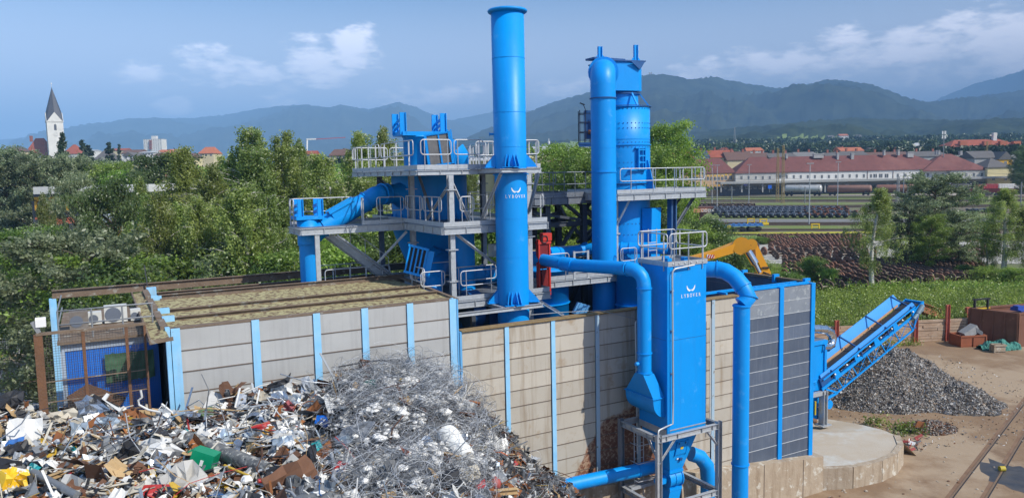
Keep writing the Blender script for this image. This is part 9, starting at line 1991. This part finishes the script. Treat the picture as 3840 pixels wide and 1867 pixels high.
# pipes, tubes and bars that stand out
def rod(name, label, cat_, pix_, r, m, lift=.5, n=10):
    P = []
    for x, y in pix_: p = on(x, y, 0); P.append(YP(x, y, p.y-lift))
    t = thing(name, label, cat_, P[0]); me = MB(); me.tube(P, r, n); me.build('tube', m, t); return t
RODS = [('grey_pipe', 'long dull grey pipe in the lower left of the heap', 'pipe', kc([(170, 1120), (395, 1240)]), .085, PMS[3]), ('bent_tube', 'thin grey bent tube arching over the lower middle', 'tube', kc([(1300, 1140), (1330, 1110), (1380, 1100), (1400, 1130), (1440, 1200)]), .03, PMS[1]), ('bent_tube', 'pale bent tube loop right of the orange frame', 'tube', kc([(560, 985), (640, 940), (690, 915), (680, 885), (620, 875)]), .03, PMS[1]),
 ('grey_post', 'straight grey bar standing left of the green cabinet', 'bar', kc([(935, 880), (922, 1045)]), .028, PMS[3]), ('white_bar', 'white square bar slanting behind the silver foil', 'bar', kc([(150, 898), (270, 955)]), .05, PMS[0]), ('white_bar', 'white curled tube sticking up left of the blue posts', 'tube', kc([(720, 700), (728, 735), (708, 750), (712, 775), (760, 800), (820, 812)]), .03, PMS[0]), ('white_bar', 'white bar pointing up before the blue posts', 'bar', kc([(828, 770), (880, 812)]), .03, PMS[0]), ('white_bar', 'white bar pointing right before the blue posts', 'bar', kc([(965, 828), (1015, 798)]), .028, PMS[0]),
 ('white_tube', 'white tube crossing the left ridge, the upper one', 'tube', kc([(1100, 780), (1160, 815), (1190, 800)]), .022, PMS[0]), ('white_tube', 'white tube standing upright on the left ridge', 'tube', kc([(1200, 800), (1228, 690)]), .03, PMS[0]), ('white_tube', 'long white tube lying along the left ridge', 'tube', kc([(1160, 860), (1250, 820), (1330, 760), (1430, 770), (1400, 830)]), .025, PMS[0]), ('white_tube', 'second white tube lying below the long one', 'tube', kc([(1110, 760), (1180, 790), (1290, 790), (1380, 840)]), .022, PMS[0]),
 ('yellow_bar', 'bright yellow bar right of the green cabinet', 'bar', kc([(1150, 1085), (1290, 1145)]), .035, PMS[8]), ('red_bar', 'red bar in the lower middle leading to the fire extinguisher', 'bar', kc([(1320, 1165), (1410, 1150)]), .05, PMS[9]), ('dark_strap', 'dark twisted strap in the lower left', 'strap', kc([(460, 1140), (445, 1190), (410, 1250)]), .035, PMS[4]), ('white_hoop', 'white tube hoop at the lower right of the heap', 'tube', kd([(1805, 1200), (1830, 1150), (1880, 1125), (1920, 1145), (1935, 1230)]), .025, PMS[0]),
 ('chair_tube', 'bent white chair tube caught in the wire tangle', 'tube', kd([(790, 415), (745, 450), (735, 520), (770, 590)]), .022, PMS[1]), ('chair_tube', 'straight white chair tube beside the dark seat', 'tube', kd([(795, 475), (808, 565)]), .022, PMS[1]), ('chair_tube', 'white chair tube running across the dark seat', 'tube', kd([(810, 490), (890, 478)]), .018, PMS[1]), ('grey_tube', 'long thin grey tube curving along the bottom edge', 'tube', kd([(240, 1180), (340, 1215), (410, 1300)]), .03, PMS[1]), ('grey_tube', 'pale ribbed duct hanging at the bottom centre', 'hose', kd([(600, 960), (620, 1060), (610, 1120), (680, 1190)]), .045, PMS[1]), ('dark_rod', 'dark bent rod crossing the top of the wire tangle', 'rod', kd([(645, 392), (740, 375), (900, 350), (990, 350)]), .022, PMS[4]), ('thin_rusty_rod', 'thin rusty rod sticking out at the right slope', 'rod', kd([(1672, 700), (1668, 735)]), .01, PMS[6]), ('orange_bar', 'orange red flat bar at the top of the right slope', 'bar', kd([(1650, 945), (1700, 948), (1750, 975)]), .03, mat('bar_orange', (.60, .12, .02), .6))]
for nm, lab, cat_, px, r_, m_ in RODS: rod(nm, lab, cat_, px, r_, m_)
p = on(1055, 1795, 0); c = YP(1052, 1790, p.y-.3); t = thing('fire_extinguisher', 'small red extinguisher cylinder with round end at the lower middle', 'extinguisher', c); me = MB(); d = (CR+CU*.05).normalized(); me.tube([c-d*.22, c-d*.18, c+d*.02, c+d*.08], [.03, .10, .10, .05], 16); me.build('cylinder', PMS[9], t)
p = on(1855, 1812, 0); c = YP(1857, 1814, p.y-.3); t = thing('gas_bottle', 'small faded red round gas bottle at the lower right of the heap', 'gas bottle', c); me = MB(); me.lathe(c, [(0, -.17), (.11, -.13), (.16, 0), (.13, .11), (.05, .16), (.03, .2), (0, .2)], 20, 0, WAX); me.build('cylinder', mat('faded_red_gas', (.38, .08, .07), .6), t)
